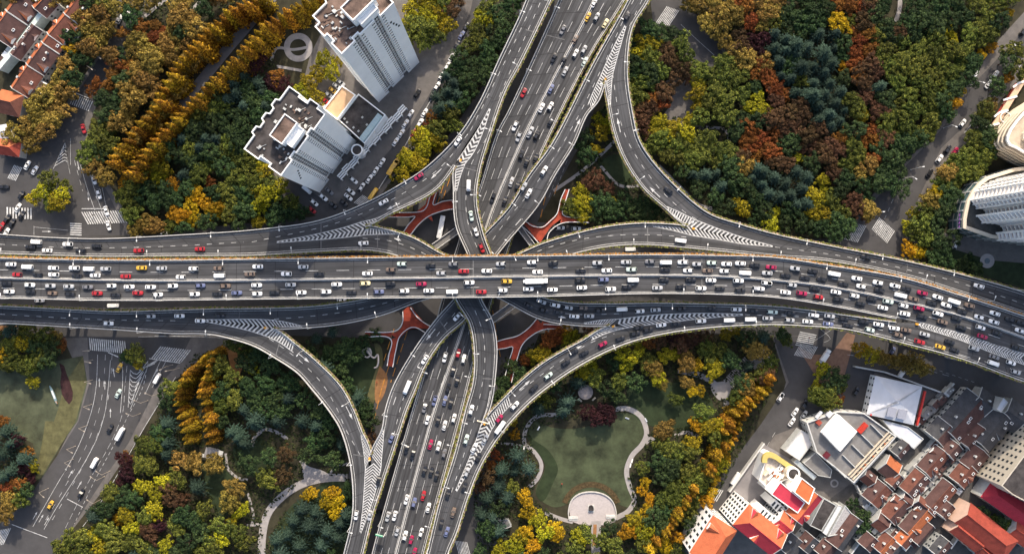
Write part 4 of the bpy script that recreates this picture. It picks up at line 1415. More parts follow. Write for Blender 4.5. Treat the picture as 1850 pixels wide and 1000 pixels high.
def flat_block(name, label, cat, roof, z, wall=WHITE, top=BITU, z0=0, par=.9, pw=.45, parm=None, group=None):
    """flat roofed building; roof outline in photo px at its height"""
    pts = pv(roof, z)
    n = len(pts)
    a = sum(pts[i].x * pts[(i + 1) % n].y - pts[(i + 1) % n].x * pts[i].y for i in range(n))
    if a < 0: pts = pts[::-1]
    c = sum(pts, Vector()) / n
    root = empty(name, (0, 0, 0), 0, label, cat, group)
    q = MB(); q.prism([(p.x, p.y) for p in pts], z0, z - .15); 
    import bmesh
    def fix(o):
        bm = bmesh.new(); bm.from_mesh(o.data); bmesh.ops.triangulate(bm, faces=[f for f in bm.faces if len(f.verts) > 4]); bm.to_mesh(o.data); bm.free(); return o
    fix(q.build('wall', wall, root))
    q = MB(); ins = inset(pts, .02); q.prism([(p.x, p.y) for p in ins], z - .14, z); fix(q.build('roof', top, root))
    if par:
        q = MB(); inn = inset(pts, pw); out = inset(pts, -.06)
        zt = z + par
        for i in range(n):
            l = (i + 1) % n
            o0, o1, i0, i1 = out[i], out[l], inn[i], inn[l]
            V = lambda p, zz: (p.x, p.y, zz)
            q.face([V(o0, zt), V(o1, zt), V(i1, zt), V(i0, zt)]); q.face([V(o0, z - .3), V(o1, z - .3), V(o1, zt), V(o0, zt)]); q.face([V(i1, z), V(i0, z), V(i0, zt), V(i1, zt)])
        q.build('parapet', parm or wall, root)
    return root, pts

def rbox(root, name, px, py, z, size, ang, m):
    c = P(px, py, z); q = MB(); q.box((c.x, c.y, z), size, ang, 0); return q.build(name, m, root)

def house(label, a, b, wl, wr, ze, zr, ml, mr, wall=PALEW, hip=(0, 0), chim=0, dorm=0, party=True, skyl=0, group=None, cat='house', name='terrace_house', win=True):
    """ridge from a to b (px); wl, wr: widths left and right of it (m)"""
    A, B = P(a[0], a[1], zr), P(b[0], b[1], zr)
    d = (B - A); L = d.length; u = d.normalized(); n = Vector((-u.y, u.x, 0)); ang = math.atan2(u.y, u.x)
    root = empty(name, (0, 0, 0), 0, label, cat, group)
    dn = Vector((0, 0, -1))
    eA, eB = A - u * .0, B + u * .0
    rA, rB = A + u * hip[0], B - u * hip[1]
    def e(p, w): return Vector((p.x, p.y, ze)) + n * w
    q = MB()
    c = [e(eA, wl * .95), e(eB, wl * .95), e(eB, -wr * .95), e(eA, -wr * .95)]
    q.prism([(p.x, p.y) for p in c], 0, ze - .08)
    if not hip[0]: q.face([c[0], c[3], A - Vector((0, 0, .12))])
    if not hip[1]: q.face([c[2], c[1], B - Vector((0, 0, .12))])
    q.build('wall', wall, root)
    # roof slopes with thickness
    q = MB()
    lo = Vector((0, 0, -.12))
    q.face([e(eA, wl), rA, rB, e(eB, wl)][::-1], 0); q.face([e(eA, -wr), e(eB, -wr), rB, rA][::-1][::-1], 1)
    if hip[0]: q.face([e(eA, wl), e(eA, -wr), rA], 0 if n.y * 0 + u.y < 0 else 1)
    if hip[1]: q.face([e(eB, -wr), e(eB, wl), rB], 1 if u.y < 0 else 0)
    q.face([e(eA, wl) + lo, e(eB, wl) + lo, e(eB, -wr) + lo, e(eA, -wr) + lo], 0)
    roof = q.build('roof', [ml, mr], root)
    q = MB(); q.tube(rA + Vector((0, 0, .03)), rB + Vector((0, 0, .03)), .16, .16, 5); q.build('ridge_tiles', mr, roof)
    if party:
        for s, p in ((1, A), (-1, B)):
            if hip[0 if s == 1 else 1]: continue
            q = MB()
            for w0, w1, z0, z1 in ((wl + .15, 0, ze, zr), (0, -wr - .15, zr, ze)):
                p0 = Vector((p.x, p.y, 0)) + n * w0; p1 = Vector((p.x, p.y, 0)) + n * w1
                th = u * .13
                up = Vector((0, 0, .28))
                q0, q1 = Vector((p0.x, p0.y, z0)), Vector((p1.x, p1.y, z1))
                v = [q0 - th - up, q1 - th - up, q1 + th - up, q0 + th - up, q0 - th + up, q1 - th + up, q1 + th + up, q0 + th + up]
                i = len(q.v); q.v += [tuple(x) for x in v]
                for f in ((0, 1, 2, 3), (4, 7, 6, 5), (0, 4, 5, 1), (1, 5, 6, 2), (2, 6, 7, 3), (3, 7, 4, 0)): q.f.append(tuple(i + k for k in f)); q.m.append(0)
            q.build('party_wall', PALEW, root)
    slope_l, slope_r = (zr - ze) / max(wl, .1), (zr - ze) / max(wr, .1)
    for k in range(chim):
        t = (k + .5) / chim + random.uniform(-.12, .12); side = 1 if k % 2 == 0 else -1
        w = (wr if side < 0 else wl) * random.uniform(.25, .6)
        p = A + d * t + n * side * w; zz = zr - w * (slope_r if side < 0 else slope_l)
        q = MB(); q.box((p.x, p.y, zz - .5), (.9, .6, 1.9), ang); q.box((p.x, p.y, zz + 1.4), (1.1, .8, .2), ang); q.build('chimney', PALEW, roof)
    for k in range(dorm):
        t = (k + .5) / dorm; side = 1 if wl > wr else -1
        if k % 2: side = -side if min(wl, wr) > 2.5 else side
        W = wl if side > 0 else wr; sl = slope_l if side > 0 else slope_r
        w0, w1 = W * .25, W * .95
        p0 = A + d * t + n * side * w0; p1 = A + d * t + n * side * w1
        zt = zr - w0 * sl - .1
        hw = min(1.7, L / dorm * .35)
        e0, e1 = p1 + u * hw, p1 - u * hw
        zl = zr - w1 * sl
        q = MB()
        T0 = Vector((p0.x, p0.y, zt)); T1 = Vector((p1.x, p1.y, zt))
        E0, E1 = Vector((e0.x, e0.y, zt - 1.0)), Vector((e1.x, e1.y, zt - 1.0))
        G0, G1 = Vector((e0.x, e0.y, zl - .2)), Vector((e1.x, e1.y, zl - .2))
        q.face([T0, T1, E0], 0 if side > 0 else 1); q.face([T0, E1, T1], 1 if side > 0 else 0)
        q.face([T0, E0, G0], 2); q.face([T0, G1, E1], 2)
        q.face([T1, E1, G1, G0, E0], 2)
        q.build('dormer', [ml, mr, WHITE], roof)
    for k in range(skyl):
        t = (k + .5) / skyl + random.uniform(-.1, .1); w = wr * random.uniform(.3, .7) * (-1 if wr >= wl else 1)
        if w > 0: w = wl * random.uniform(.3, .7)
        p = A + d * t + n * w; zz = zr - abs(w) * (slope_r if w < 0 else slope_l)
        q = MB(); q.box((p.x, p.y, zz - .2), (1.5, 1.1, .55), ang, 0); fr = q.build('skylight', WHITE, roof)
        q = MB(); q.box((p.x, p.y, zz + .36), (1.1, .75, .03), ang, 0); q.build('pane', WIN, fr)
    if win:
        c4 = c
        nx = min(9, max(2, int(L / 3))); nz = min(5, max(1, int(ze / 3)))
        if ze > 18:     # tall wings: the end wall and the two long walls, three storeys shown in tall windows
            nw = min(8, max(3, int((wl + wr) / 2.2)))
            wall_windows(root, c4[0], c4[3], 0, ze, nw, 6, 1.3, 2.2)
            nx = min(8, nx); nz = 3
            wall_windows(root, c4[1], c4[0], 4, ze, nx, nz, 1.2, 3.4); wall_windows(root, c4[3], c4[2], 4, ze, nx, nz, 1.2, 3.4)
        else:
            wall_windows(root, c4[1], c4[0], 0, ze, nx, nz); wall_windows(root, c4[3], c4[2], 0, ze, nx, nz)
    return root, A, B, u, n

# ---- the two white towers
def tower(label, O, Uend, zr, depth, bays, floors, steps_left, pent, topm):
    O3, U3 = P(*O, zr), P(*Uend, zr)
    u = (U3 - O3).normalized(); L = (U3 - O3).length
    nrm = Vector((u.y, -u.x, 0))           # outward (towards the middle of the photo)
    ang = math.atan2(u.y, u.x)
    root = empty('tower_block', (O3.x, O3.y, 0), 0, label, 'tower')
    def W(a, b): p = O3 + u * (a * L) + nrm * b; return (p.x - O3.x, p.y - O3.y)
    out = []
    for a0, a1, b in bays: out += [W(a0, b), W(a1, b)]
    for a, b in steps_left: out.append(W(a, -b))
    n = len(out)
    q = MB(); q.prism(out, 0, zr - .2); o = q.build('wall', WHITE, root)
    import bmesh
    def tri(o):
        bm = bmesh.new(); bm.from_mesh(o.data); bmesh.ops.triangulate(bm, faces=[f for f in bm.faces if len(f.verts) > 4]); bm.to_mesh(o.data); bm.free()
    tri(o)
    pts = [Vector((p[0], p[1], zr)) for p in out]
    q = MB(); q.prism([(p.x, p.y) for p in inset(pts, .03)], zr - .19, zr); o = q.build('roof', topm, root); tri(o)
    q = MB(); inn = inset(pts, .4); zt = zr + 1.2
    V = lambda p, zz: (p.x, p.y, zz)
    outr = inset(pts, -.05)
    for i in range(n):
        l = (i + 1) % n
        q.face([V(outr[i], zt), V(outr[l], zt), V(inn[l], zt), V(inn[i], zt)]); q.face([V(outr[i], zr - .4), V(outr[l], zr - .4), V(outr[l], zt), V(outr[i], zt)])
        q.face([V(inn[l], zr), V(inn[i], zr), V(inn[i], zt), V(inn[l], zt)])
    q.build('parapet', WHITE, root)
    # recess strips with their windows, one storey at a time
    fh = zr / floors
    for a0, a1, b in bays:
        if a1 - a0 > .12: continue
        for s, ww in ((.28, .30), (.72, .30)):
            q = MB()
            a = a0 + (a1 - a0) * s
            x, y = W(a, b + .03); q.box((x, y, 3), ((a1 - a0) * L * .34, .1, zr - 5), ang, 0)
            strip = q.build('window_strip', DARKP, root)
            for f in range(1, floors):
                c = W(a, b + .1); q = MB()
                q.box((c[0], c[1], f * fh + .9), ((a1 - a0) * L * .2, .12, fh * .42), ang)
                if f % 2: q.build('window', WIN, strip)
                else: q.build('window', mat('light_window', (.10, .10, .105), .4, .4, 1), strip)
    # columns of small plain windows on the bays beside the recesses: one mesh a column
    for a0, a1, b in bays:
        if a1 - a0 > .12: continue
        for a, bb in ((a0 - .022, None), (a0 - .05, None), (a1 + .022, None), (a1 + .05, None), ((a0 + a1) / 2, b)):
            if bb is None: bb = [x[2] for x in bays if x[0] <= a <= x[1]][0]
            q = MB(); c = W(a, bb + .05); dx, dy = math.cos(ang) * .33, math.sin(ang) * .33
            zs = [fh * .8]
            for f in range(1, floors): zs += [f * fh + .9, f * fh + 1.95]
            for zz in zs: q.v += [(c[0] - dx, c[1] - dy, zz), (c[0] + dx, c[1] + dy, zz)]
            for k in range(len(zs) - 1): q.f.append((2 * k, 2 * k + 1, 2 * k + 3, 2 * k + 2)); q.m.append(k % 2)
            q.build('window_column', [WHITE, WIN], root)
    return root, u, nrm, ang, L, O3, W, fh
rt, u, nrm, ang, L, O3, W, fh = tower('taller white tower with dark window strips and a rusty flat roof', (618.6, 99), (712, 6.5), 86, 18.6,
    [(0, .26, 0), (.26, .36, -1.5), (.36, .64, -.4), (.64, .74, -1.5), (.74, 1, 0)], 28,
    [(1.0, 18.6), (.62, 18.6), (.60, 20.2), (.36, 20.2), (.34, 18.6), (.08, 18.6), (.08, 15.0), (0, 15.0), (0, 9.5), (.05, 9.5), (.05, 6), (0, 6)], None, BITU_R)
for k in range(4):
    c = W(.84 + .03 * k, .05); q = MB(); q.box((c[0], c[1], 72 - 3.4 * k), (.9, .14, 1.6), ang); q.build('window', WIN, rt)
def penthouse(rt, W, ang, a, b, size, zr, h, topm):
    c = W(a, -b)
    q = MB(); q.box((c[0], c[1], zr), (size[0], size[1], h), ang); pn = q.build('penthouse', WHITE, rt)
    q = MB(); q.box((c[0], c[1], zr + h), (size[0] - .8, size[1] - .8, .06), ang); q.build('roof', topm, pn)
    q = MB()
    for dx, dy, sx, sy in ((0, size[1] / 2 - .2, size[0], .4), (0, -size[1] / 2 + .2, size[0], .4), (size[0] / 2 - .2, 0, .4, size[1] - .8), (-size[0] / 2 + .2, 0, .4, size[1] - .8)):
        ca, sa = math.cos(ang), math.sin(ang)
        q.box((c[0] + dx * ca - dy * sa, c[1] + dx * sa + dy * ca, zr + h), (sx, sy, .8), ang)
    q.build('parapet', WHITE, pn)
penthouse(rt, W, ang, .62, 7.2, (12, 7), 86, 7, BITU_R)
penthouse(rt, W, ang, .62, 2.6, (9, 2.6), 86, 4.5, WHITE)
def clutter(rt, W, zr, n, ang, a0, a1, b0, b1):
    for k in range(n):
        c = W(random.uniform(a0, a1), -random.uniform(b0, b1))
        q = MB(); s = random.uniform(.5, 1.4); q.box((c[0], c[1], zr + .01), (s, random.uniform(.4, 1.2), random.uniform(.4, 1.1)), ang + random.choice((0, 1.57)))
        if k % 3 == 0: q.tube((c[0], c[1], zr), (c[0] + 2.5, c[1] + 1, zr + .3), .12, .12, 5)
        q.build('roof_unit', random.choice((PALEW, GREYW, BITU_R)), rt)
clutter(rt, W, 86, 34, ang, .05, .4, 2, 16)
rt, u, nrm, ang, L, O3, W, fh = tower('shorter white tower with a dark stepped flat roof beside the street', (509, 318), (589, 207), 66, 18.4,
    [(0, .26, 0), (.26, .36, -1.4), (.36, .64, -.4), (.64, .74, -1.4), (.74, 1, 0)], 21,
    [(1.0, 4), (1.05, 4), (1.05, 9), (.98, 9), (.98, 13), (1.02, 13), (1.02, 19), (.80, 19), (.78, 20.5), (.68, 20.5), (.66, 19), (.58, 19), (.56, 20.5), (.46, 20.5), (.44, 19), (.36, 19), (.34, 20.5),
     (.24, 20.5), (.22, 19), (.0, 19), (.0, 11.5), (.05, 11.5), (.05, 6.5), (0, 6.5)], None, BITU)
penthouse(rt, W, ang, .52, 9.0, (11, 6.5), 66, 5, BITU_R)
penthouse(rt, W, ang, .53, 4.0, (9, 3.4), 66, 3.2, WHITE)
clutter(rt, W, 66, 38, ang, .05, .95, 2, 16)
for k in range(4):
    c = W(.16 - .025 * k, .05); q = MB(); q.box((c[0], c[1], 51 - 3.2 * k), (.8, .14, 1.5), ang); q.build('window', WIN, rt)

# ---- podium between them
r_, p_ = flat_block('annex_building', 'low annex with a tan flat roof beside the row of parked cars', 'building', '585,197 618,155 643,172 610,217', 14, WHITE, TAN)
r_, p_ = flat_block('annex_building', 'low annex with a dark flat roof between the two white towers', 'building', '612,217 648,170 697,208 659,260', 12, WHITE, BITU)
for k in range(8):
    rbox(r_, 'roof_unit', 620 + k * 8 + random.uniform(-4, 4), 215 + (k % 4) * 8 + random.uniform(-4, 4), 12, (1, .8, .5), .8, PALEW)
c = P(671, 231, 12.4)
q = MB(); q.box((c.x, c.y, 12.3), (15, 2.6, 2.2), R(53)); pg = q.build('rooftop_shelter', mat('pale_blue_roof', (.36, .48, .50), .6, .1, 1), r_)
for k in range(12):
    q = MB(); t = (k - 5.5) * 1.2; q.box((c.x + t * math.cos(R(53)), c.y + t * math.sin(R(53)), 14.51), (.2, 2.6, .12), R(53)); q.build('rib', PALEW, pg)
# stepped white arcade along the street
A0, A1 = Vector(P(612, 321, 5)), Vector(P(733, 193, 5))
rt = empty('street_arcade', (0, 0, 0), 0, 'stepped white arcade running along the street in front of both towers', 'arcade')
nseg = 12; d = (A1 - A0) / nseg; ang = math.atan2(d.y, d.x); nn = Vector((-d.y, d.x, 0)).normalized()
for k in range(nseg):
    c = A0 + d * (k + .5) + nn * (.6 if k % 2 else 0)
    q = MB()
    for off in (-1.1, 0, 1.1): q.box((c.x + nn.x * off, c.y + nn.y * off, 4.2), (d.length * .96, .55, .8), ang)
    for s in (-.45, .45):
        for off in (-1.1, 1.1): q.box((c.x + d.x * s + nn.x * off, c.y + d.y * s + nn.y * off, 0), (.5, .5, 4.2), ang)
    q.build('arcade_bay', WHITE, rt)
# round stair tower
c = P(645, 271, 10); rt = empty('stair_tower', (c.x, c.y, 0), 0, 'round white stair tower at the foot of the shorter tower', 'tower')
q = MB(); q.tube((0, 0, 0), (0, 0, 10), 2.8, 2.8, 24); q.build('wall', WHITE, rt)
q = MB(); q.tube((0, 0, 10), (0, 0, 10.06), 2.2, 2.2, 24); q.build('roof', BITU, rt)
q = MB()
for k in range(24):
    a0, a1 = 2 * math.pi * k / 24, 2 * math.pi * (k + 1) / 24
    q.face([(r * math.cos(a), r * math.sin(a), z) for r, a, z in ((2.3, a0, 10.7), (2.82, a0, 10.7), (2.82, a1, 10.7), (2.3, a1, 10.7))])
    q.face([(2.82 * math.cos(a), 2.82 * math.sin(a), z) for a, z in ((a0, 9.8), (a1, 9.8), (a1, 10.7), (a0, 10.7))]); q.face([(2.3 * math.cos(a), 2.3 * math.sin(a), z) for a, z in ((a1, 10), (a0, 10), (a0, 10.7), (a1, 10.7))])
q.build('parapet', WHITE, rt)

# ---- curved tower at the right edge with its glass podium
GLZ = mat('teal_glazing', (.10, .16, .16), .15, .3, .4)
pod = '1738,412 1738,396 1741,380 1745,364 1754,346 1767,330 1782,319 1830,304 1960,290 1960,455 1850,437 1790,430'
rt, pts = flat_block('podium_building', 'low curved podium with teal glass sides around the foot of the balcony tower', 'building', pod, 12, GLZ, mat('podium_deck', (.06, .06, .055), .9, .4, .4), par=1.1, pw=1.6, parm=CREAM)
n = len(pts)
for i in range(n):
    a, b = pts[i], pts[(i + 1) % n]
    if (a - b).length > 40: continue
    for k in range(max(1, int((b - a).length / 4))):
        p = a.lerp(b, k / max(1, int((b - a).length / 4)))
        dd = (b - a).normalized(); q = MB(); q.box((p.x, p.y, 0), (.7, .5, 11.5), math.atan2(dd.y, dd.x)); q.build('fin', PALEW, rt)
for zz in (4, 8):
    q = MB(); o = inset(pts, -.25)
    for i in range(n):
        a, b = o[i], o[(i + 1) % n]; q.face([(a.x, a.y, zz), (b.x, b.y, zz), (b.x, b.y, zz + .7), (a.x, a.y, zz + .7)])
    q.build('band', PALEW, rt)
# purple signs on the white rim
for k in range(4):
    c = P(1733.5 - k * .3, 388 + k * 7, 13); q = MB(); q.box((c.x, c.y, 13.15), (1.0, .5, .06), R(90)); q.box((c.x + .1, c.y + .5, 13.15), (.3, .5, .06), R(90)); q.box((c.x - .3, c.y - .5, 13.15), (.6, .2, .06), R(90))
    q.build('sign_letter', mat('purple_sign', (.16, .05, .22), .5), rt)
tw = empty('balcony_tower', (0, 0, 0), 0, 'tall white tower with rows of balconies leaning out over the right edge', 'tower')
base = [P(*p, 12) for p in poly('1752,362 1760,347 1776,334 1800,324 1850,314 1960,300 1960,436 1850,437 1802,434 1800,421 1812,418 1808,408 1792,403 1774,402 1764,390 1780,389 1778,379 1764,376')]
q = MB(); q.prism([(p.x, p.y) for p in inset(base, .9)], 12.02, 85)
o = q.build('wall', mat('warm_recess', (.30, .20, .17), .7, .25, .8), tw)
import bmesh
bm = bmesh.new(); bm.from_mesh(o.data); bmesh.ops.triangulate(bm, faces=[f for f in bm.faces if len(f.verts) > 4]); bm.to_mesh(o.data); bm.free()
for f in range(24):
    z = 12.4 + f * 3.05
    q = MB(); nb = len(base)
    inn = inset(base, 1.0)
    for i in range(nb):
        a, b, c, e_ = base[i], base[(i + 1) % nb], inn[(i + 1) % nb], inn[i]
        q.face([(a.x, a.y, z + 1.15), (b.x, b.y, z + 1.15), (c.x, c.y, z + 1.15), (e_.x, e_.y, z + 1.15)])
        q.face([(a.x, a.y, z), (b.x, b.y, z), (b.x, b.y, z + 1.15), (a.x, a.y, z + 1.15)])
        q.face([(a.x, a.y, z), (e_.x, e_.y, z), (c.x, c.y, z), (b.x, b.y, z)])
    q.build('balcony', WHITE, tw)
for i in range(len(base)):
    a, b = base[i], base[(i + 1) % len(base)]
    if a.x > P(1870, 0, 12).x: continue
    m_ = max(1, round((b - a).length / 3.2))
    for k in range(m_):
        p = a.lerp(b, k / m_); dd = (b - a).normalized()
        q = MB(); q.box((p.x, p.y, 12.03), (.55, .9, 73.2), math.atan2(dd.y, dd.x)); q.build('column', WHITE, tw)

# ---- curved cream building and its covered walkway, upper right
cb = '1817,254 1818,246 1824,233 1835,218 1849,202 1866,188 1960,130 1960,330 1862,284 1834,268 1822,263'
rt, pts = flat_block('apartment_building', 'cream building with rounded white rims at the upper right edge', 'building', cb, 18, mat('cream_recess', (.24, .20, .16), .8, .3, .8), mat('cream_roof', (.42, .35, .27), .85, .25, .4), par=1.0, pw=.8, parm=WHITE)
n = len(pts)
for zz in range(3, 18, 3):
    q = MB(); o = inset(pts, -.6)
    for i in range(n):
        a, b = o[i], o[(i + 1) % n]; q.face([(a.x, a.y, zz), (b.x, b.y, zz), (b.x, b.y, zz + .75), (a.x, a.y, zz + .75)]); c, e_ = pts[(i + 1) % n], pts[i]
        q.face([(a.x, a.y, zz + .75), (b.x, b.y, zz + .75), (c.x, c.y, zz + .75), (e_.x, e_.y, zz + .75)])
    q.build('balcony', CREAM, rt)
for zz, sh in ((20, 9), (22.5, 18)):
    sub = [(x + sh, y - sh * .2 + 2) for x, y in poly('1840,250 1841,240 1849,228 1862,214 1880,204 1960,160 1960,296 1874,266 1848,257')]
    q = MB(); pp = pv(sub, zz); q.prism([(p.x, p.y) for p in pp], 18.02, zz); tr_ = q.build('terrace', CREAM, rt)
    q = MB(); i2 = inset(pp, .9)
    for i in range(len(pp)):
        l = (i + 1) % len(pp); q.face([(p.x, p.y, zz + .06) for p in (pp[i], pp[l], i2[l], i2[i])])
    q.build('rim', WHITE, tr_)
wk = empty('covered_walkway', (0, 0, 0), 0, 'long cream covered walkway with a white ring beside the cream building', 'walkway')
q = MB(); wall_along(q, [P(1786, 241, 6), P(1805, 214, 6), P(1826, 180, 6), P(1850, 142, 6), P(1880, 95, 6)], 2.6, -.5, .4, 0); q.build('roof', mat('peach_roof', (.62, .42, .28), .8, .1, .5), wk)
for k, (x, y) in enumerate(((1792, 232), (1808, 208), (1824, 183), (1842, 155))):
    c = P(x, y, 6); q = MB(); q.tube((c.x, c.y, 0), (c.x, c.y, 5.45), .3, .3, 8); q.build('pillar', CREAM, wk)
    q = MB(); wall_along(q, [P(x - 12, y + (3 if k % 2 else -2), 6.5), P(x - 2, y - 5, 6.5), P(x + 13, y - 9, 6.5)], .9, 0, .35, 0); q.build('beam', WHITE, wk)
c = P(1817, 212, 7.2); q = MB()
for k in range(28):
    a0, a1 = 2 * math.pi * k / 28, 2 * math.pi * (k + 1) / 28
    q.tube((c.x + 2.5 * math.cos(a0), c.y + 2.5 * math.sin(a0), 7.2), (c.x + 2.5 * math.cos(a1), c.y + 2.5 * math.sin(a1), 7.2), .22, .22, 5, cap=False)
q.build('ring', WHITE, wk)
tag(sheet('street', poly('1800,205 1834,150 1838,153 1806,208'), lz(), mat('red_tarmac', (.36, .04, .03), .9, .2, .5)), kind='structure')

# ---- grey hipped hall and annex, lower right
rt, *_ = house('wide hall under a pale grey hipped roof with two dark roof panels', (1632, 690), (1616, 760), 11, 12.5, 7, 10, PALER, PALER, WHITE, hip=(10.5, 10.5), party=False, win=True, name='hall', cat='hall')
for s in (0, 1):
    c = P(1611 + 19 * s, 744 + 4 * s, 9); q = MB(); q.box((c.x, c.y, 8.6 - .1 * s), (4.2, 4.6, .5), R(-13)); q.build('roof_panel', mat('panel_blue_grey', (.30, .31, .36), .4, .1, 1), rt)
for a, b in (((1590, 688), (1573, 750)), ((1672, 706), (1657, 768))):
    q = MB(); wall_along(q, [P(*a, 7), P(*b, 7)], .8, -1.2, .2, 0); q.build('red_fascia', mat('red_fascia', (.50, .04, .03), .6, .1, 1), rt)
flat_block('annex_building', 'pale angular annex roof attached below the grey hipped hall', 'building', '1594,758 1640,770 1668,792 1651,810 1615,784', 6, GREYW, PALER, par=.5, pw=.3)
# ---- white topped block
rt, pts = flat_block('school_block', 'grey roofed block crowned by a plain white upper storey', 'building', '1456,762 1512,742 1560,745 1618,787 1541,871 1474,816', 9, PALEW, GREYR, par=1.0, pw=.5)
c1 = pv('1515,748 1549,779 1518,815 1487,782', 13); q = MB(); q.prism([(p.x, p.y) for p in c1], 9.02, 13); us_ = q.build('upper_storey', WHITE, rt)
for (x, y, sx, sy, m_) in ((1478, 762, 2.2, 2.2, T_BRICK), (1557, 772, 5.5, 2.4, mat('red_tank', (.42, .035, .02), .7, .2, .6)), (1492, 821, 3, 2.4, mat('maroon_tank', (.10, .012, .02), .7, .2, .6)), (1478, 748, 4, 1.2, PALER), (1497, 747, 3, 2.2, PALER)):
    rbox(rt, 'roof_unit', x, y, 9.02, (sx, sy, 1.4), R(48), m_)
for k in range(5):
    a, b = P(1528 + k * 17, 858 - k * 18.5 + 4, 10), P(1506 + k * 17, 838 - k * 18.5 + 2, 10)
    q = MB(); wall_along(q, [a, b], .35, -1, .3, 0); q.build('dividing_wall', PALEW, rt)
for off in (0, 4, 8):
    q = MB(); wall_along(q, [P(1541 - off, 866 - off, 10), P(1614 - off, 788 - off, 10)], .3, -.9, .25, 0); q.build('dividing_wall', CREAM, rt)
for k in range(9):
    rbox(rt, 'roof_unit', 1548 + k * 7, 853 - k * 7.6, 9.02, (.8, .8, 1), R(48), random.choice((CREAM, BITU_R, T_ORANGE)))
for i in range(len(pts)):
    wall_windows(rt, pts[i], pts[(i + 1) % len(pts)], 0, 8.5, max(2, int((pts[i] - pts[(i + 1) % len(pts)]).length / 3.5)), 2)
flat_block('court_building', 'low building with a white painted rooftop court left of the white topped block', 'building', '1447,776 1474,791 1444,831 1417,813', 6, GREYW, mat('white_court', (.60, .58, .56), .8, .12, .4), par=.5, pw=.3)
flat_block('shed', 'grey metal shed roof squeezed between court building and small garden', 'shed', '1452,836 1473,817 1503,848 1500,862 1478,858', 6, GREYW, GREYR, par=.2, pw=.2)
flat_block('shed', 'long glazed grey canopy beside the round roofed school wing', 'shed', '1434,834 1440,829 1475,860 1470,866', 5, GREYW, mat('canopy_glass', (.28, .32, .35), .3, .2, 1.5), par=.1, pw=.1)
# ---- school with crimson and orange roofs, sunlit slopes painted orange
tag(sheet('sports_court', poly('1381,802 1440,836 1428,858 1391,893 1375,915 1318,889'), lz(), mat('court_grey', (.20, .19, .195), .9, .2, .12)), kind='structure')
rt, pts = flat_block('school_wing', 'white school wing with a curved yellow rim and cluttered terraces beside the sports court', 'school', '1384,822 1392,819 1402,823 1432,846 1428,862 1412,868 1394,888 1371,866', 12, WHITE, mat('terrace_floor', (.48, .42, .36), .85, .3, .8), par=.8, pw=.4)
q = MB(); wall_along(q, [P(*p, 14) for p in spline(poly('1381,835 1382,826 1388,821 1398,823 1412,832 1430,844'), 5)], 2.4, -1.5, .5, 0); q.build('yellow_rim', mat('yellow_rim', (.50, .39, .12), .7, .12, .6), rt)
for k in range(22):
    t = random.random(); s = random.random()
    x = 1378 + 34 * t + 10 * s * .5; y = 866 - 18 * s * 1.3 + 6 * t - 6
    rbox(rt, 'roof_unit', x, y, 12.02, (random.uniform(1, 3.5), random.uniform(.4, 1), random.uniform(.8, 2.2)), R(50), random.choice((WHITE, CREAM, T_ORANGE, WHITE)))
c = P(1433, 855, 18); q = MB(); q.tube((c.x, c.y, 0), (c.x, c.y, 18), 3.1, 3.1, 28); dr = q.build('drum', CREAM, rt)
q = MB(); q.tube((c.x, c.y, 18), (c.x, c.y, 18.1), 2.4, 2.4, 28); q.build('roof', BITU, dr)
q = MB()
for k in range(28):
    a0, a1 = 2 * math.pi * k / 28, 2 * math.pi * (k + 1) / 28
    q.face([(c.x + r * math.cos(a), c.y + r * math.sin(a), 18.6) for r, a in ((2.45, a0), (3.15, a0), (3.15, a1), (2.45, a1))]); q.face([(c.x + 2.45 * math.cos(a), c.y + 2.45 * math.sin(a), z) for a, z in ((a1, 18), (a0, 18), (a0, 18.6), (a1, 18.6))])
    q.face([(c.x + 3.15 * math.cos(a), c.y + 3.15 * math.sin(a), z) for a, z in ((a0, 17.6), (a1, 17.6), (a1, 18.6), (a0, 18.6))])
q.build('rim', WHITE, dr)
flat_block('school_wing', 'school wing under a flat crimson roof with white edge', 'school', '1409,869 1454,907 1441,926 1393,892', 22, WHITE, mat('crimson_flat', (.42, .035, .06), .8, .12, .5), par=.35, pw=.35)
flat_block('school_wing', 'school wing under a square bright orange roof with white edge', 'school', '1448,862 1472,881 1461,910 1434,888', 25, WHITE, mat('orange_flat', (.50, .13, .045), .8, .2, .5), par=.35, pw=.35)
house('school wing with a pinkish orange ridge roof below the square orange roof', (1478, 893), (1440, 941), 4.5, 5.5, 19.5, 23, T_CRIM, T_ORA2, WHITE, dorm=2, party=True, name='school_wing', cat='school')
house('school wing with orange roof and small dormers, left of the dark flat sheds', (1408, 938), (1432, 958), 5, 5, 19.5, 23, T_ORA2, T_CRIM, WHITE, dorm=2, name='school_wing', cat='school')
rt, A, B, u, n = house('long school wing under a bright orange and crimson hipped roof with white facade', (1342, 934), (1412, 990), 6.5, 6, 25, 29, T_ORA2, T_CRIM, WHITE, hip=(4, 0), dorm=3, party=True, name='school_wing', cat='school')
house('corner school wing with an orange hipped roof at the bottom edge', (1322, 953), (1278, 1022), 4.5, 9, 24, 28, T_ORA2, T_ORA2, WHITE, hip=(5, 0), dorm=2, name='school_wing', cat='school')
for k, (x, y) in enumerate(((1385, 932), (1405, 918))):
    rt, pts = flat_block('stair_block', 'white slotted stair block, %s one beside the crimson flat roof' % ('lower' if k == 0 else 'upper'), 'building',
                         [(x - 14, y - 8), (x - 4, y - 20 + 4), (x + 13, y - 1), (x + 4, y + 11)], 16, WHITE, WHITE, par=.3, pw=.2)
    for j in range(4):
        rbox(rt, 'slot', x - 9 + j * 6, y - 7 + j * 4.6, 16.02, (3.6, .9, .25), R(50), WIN)
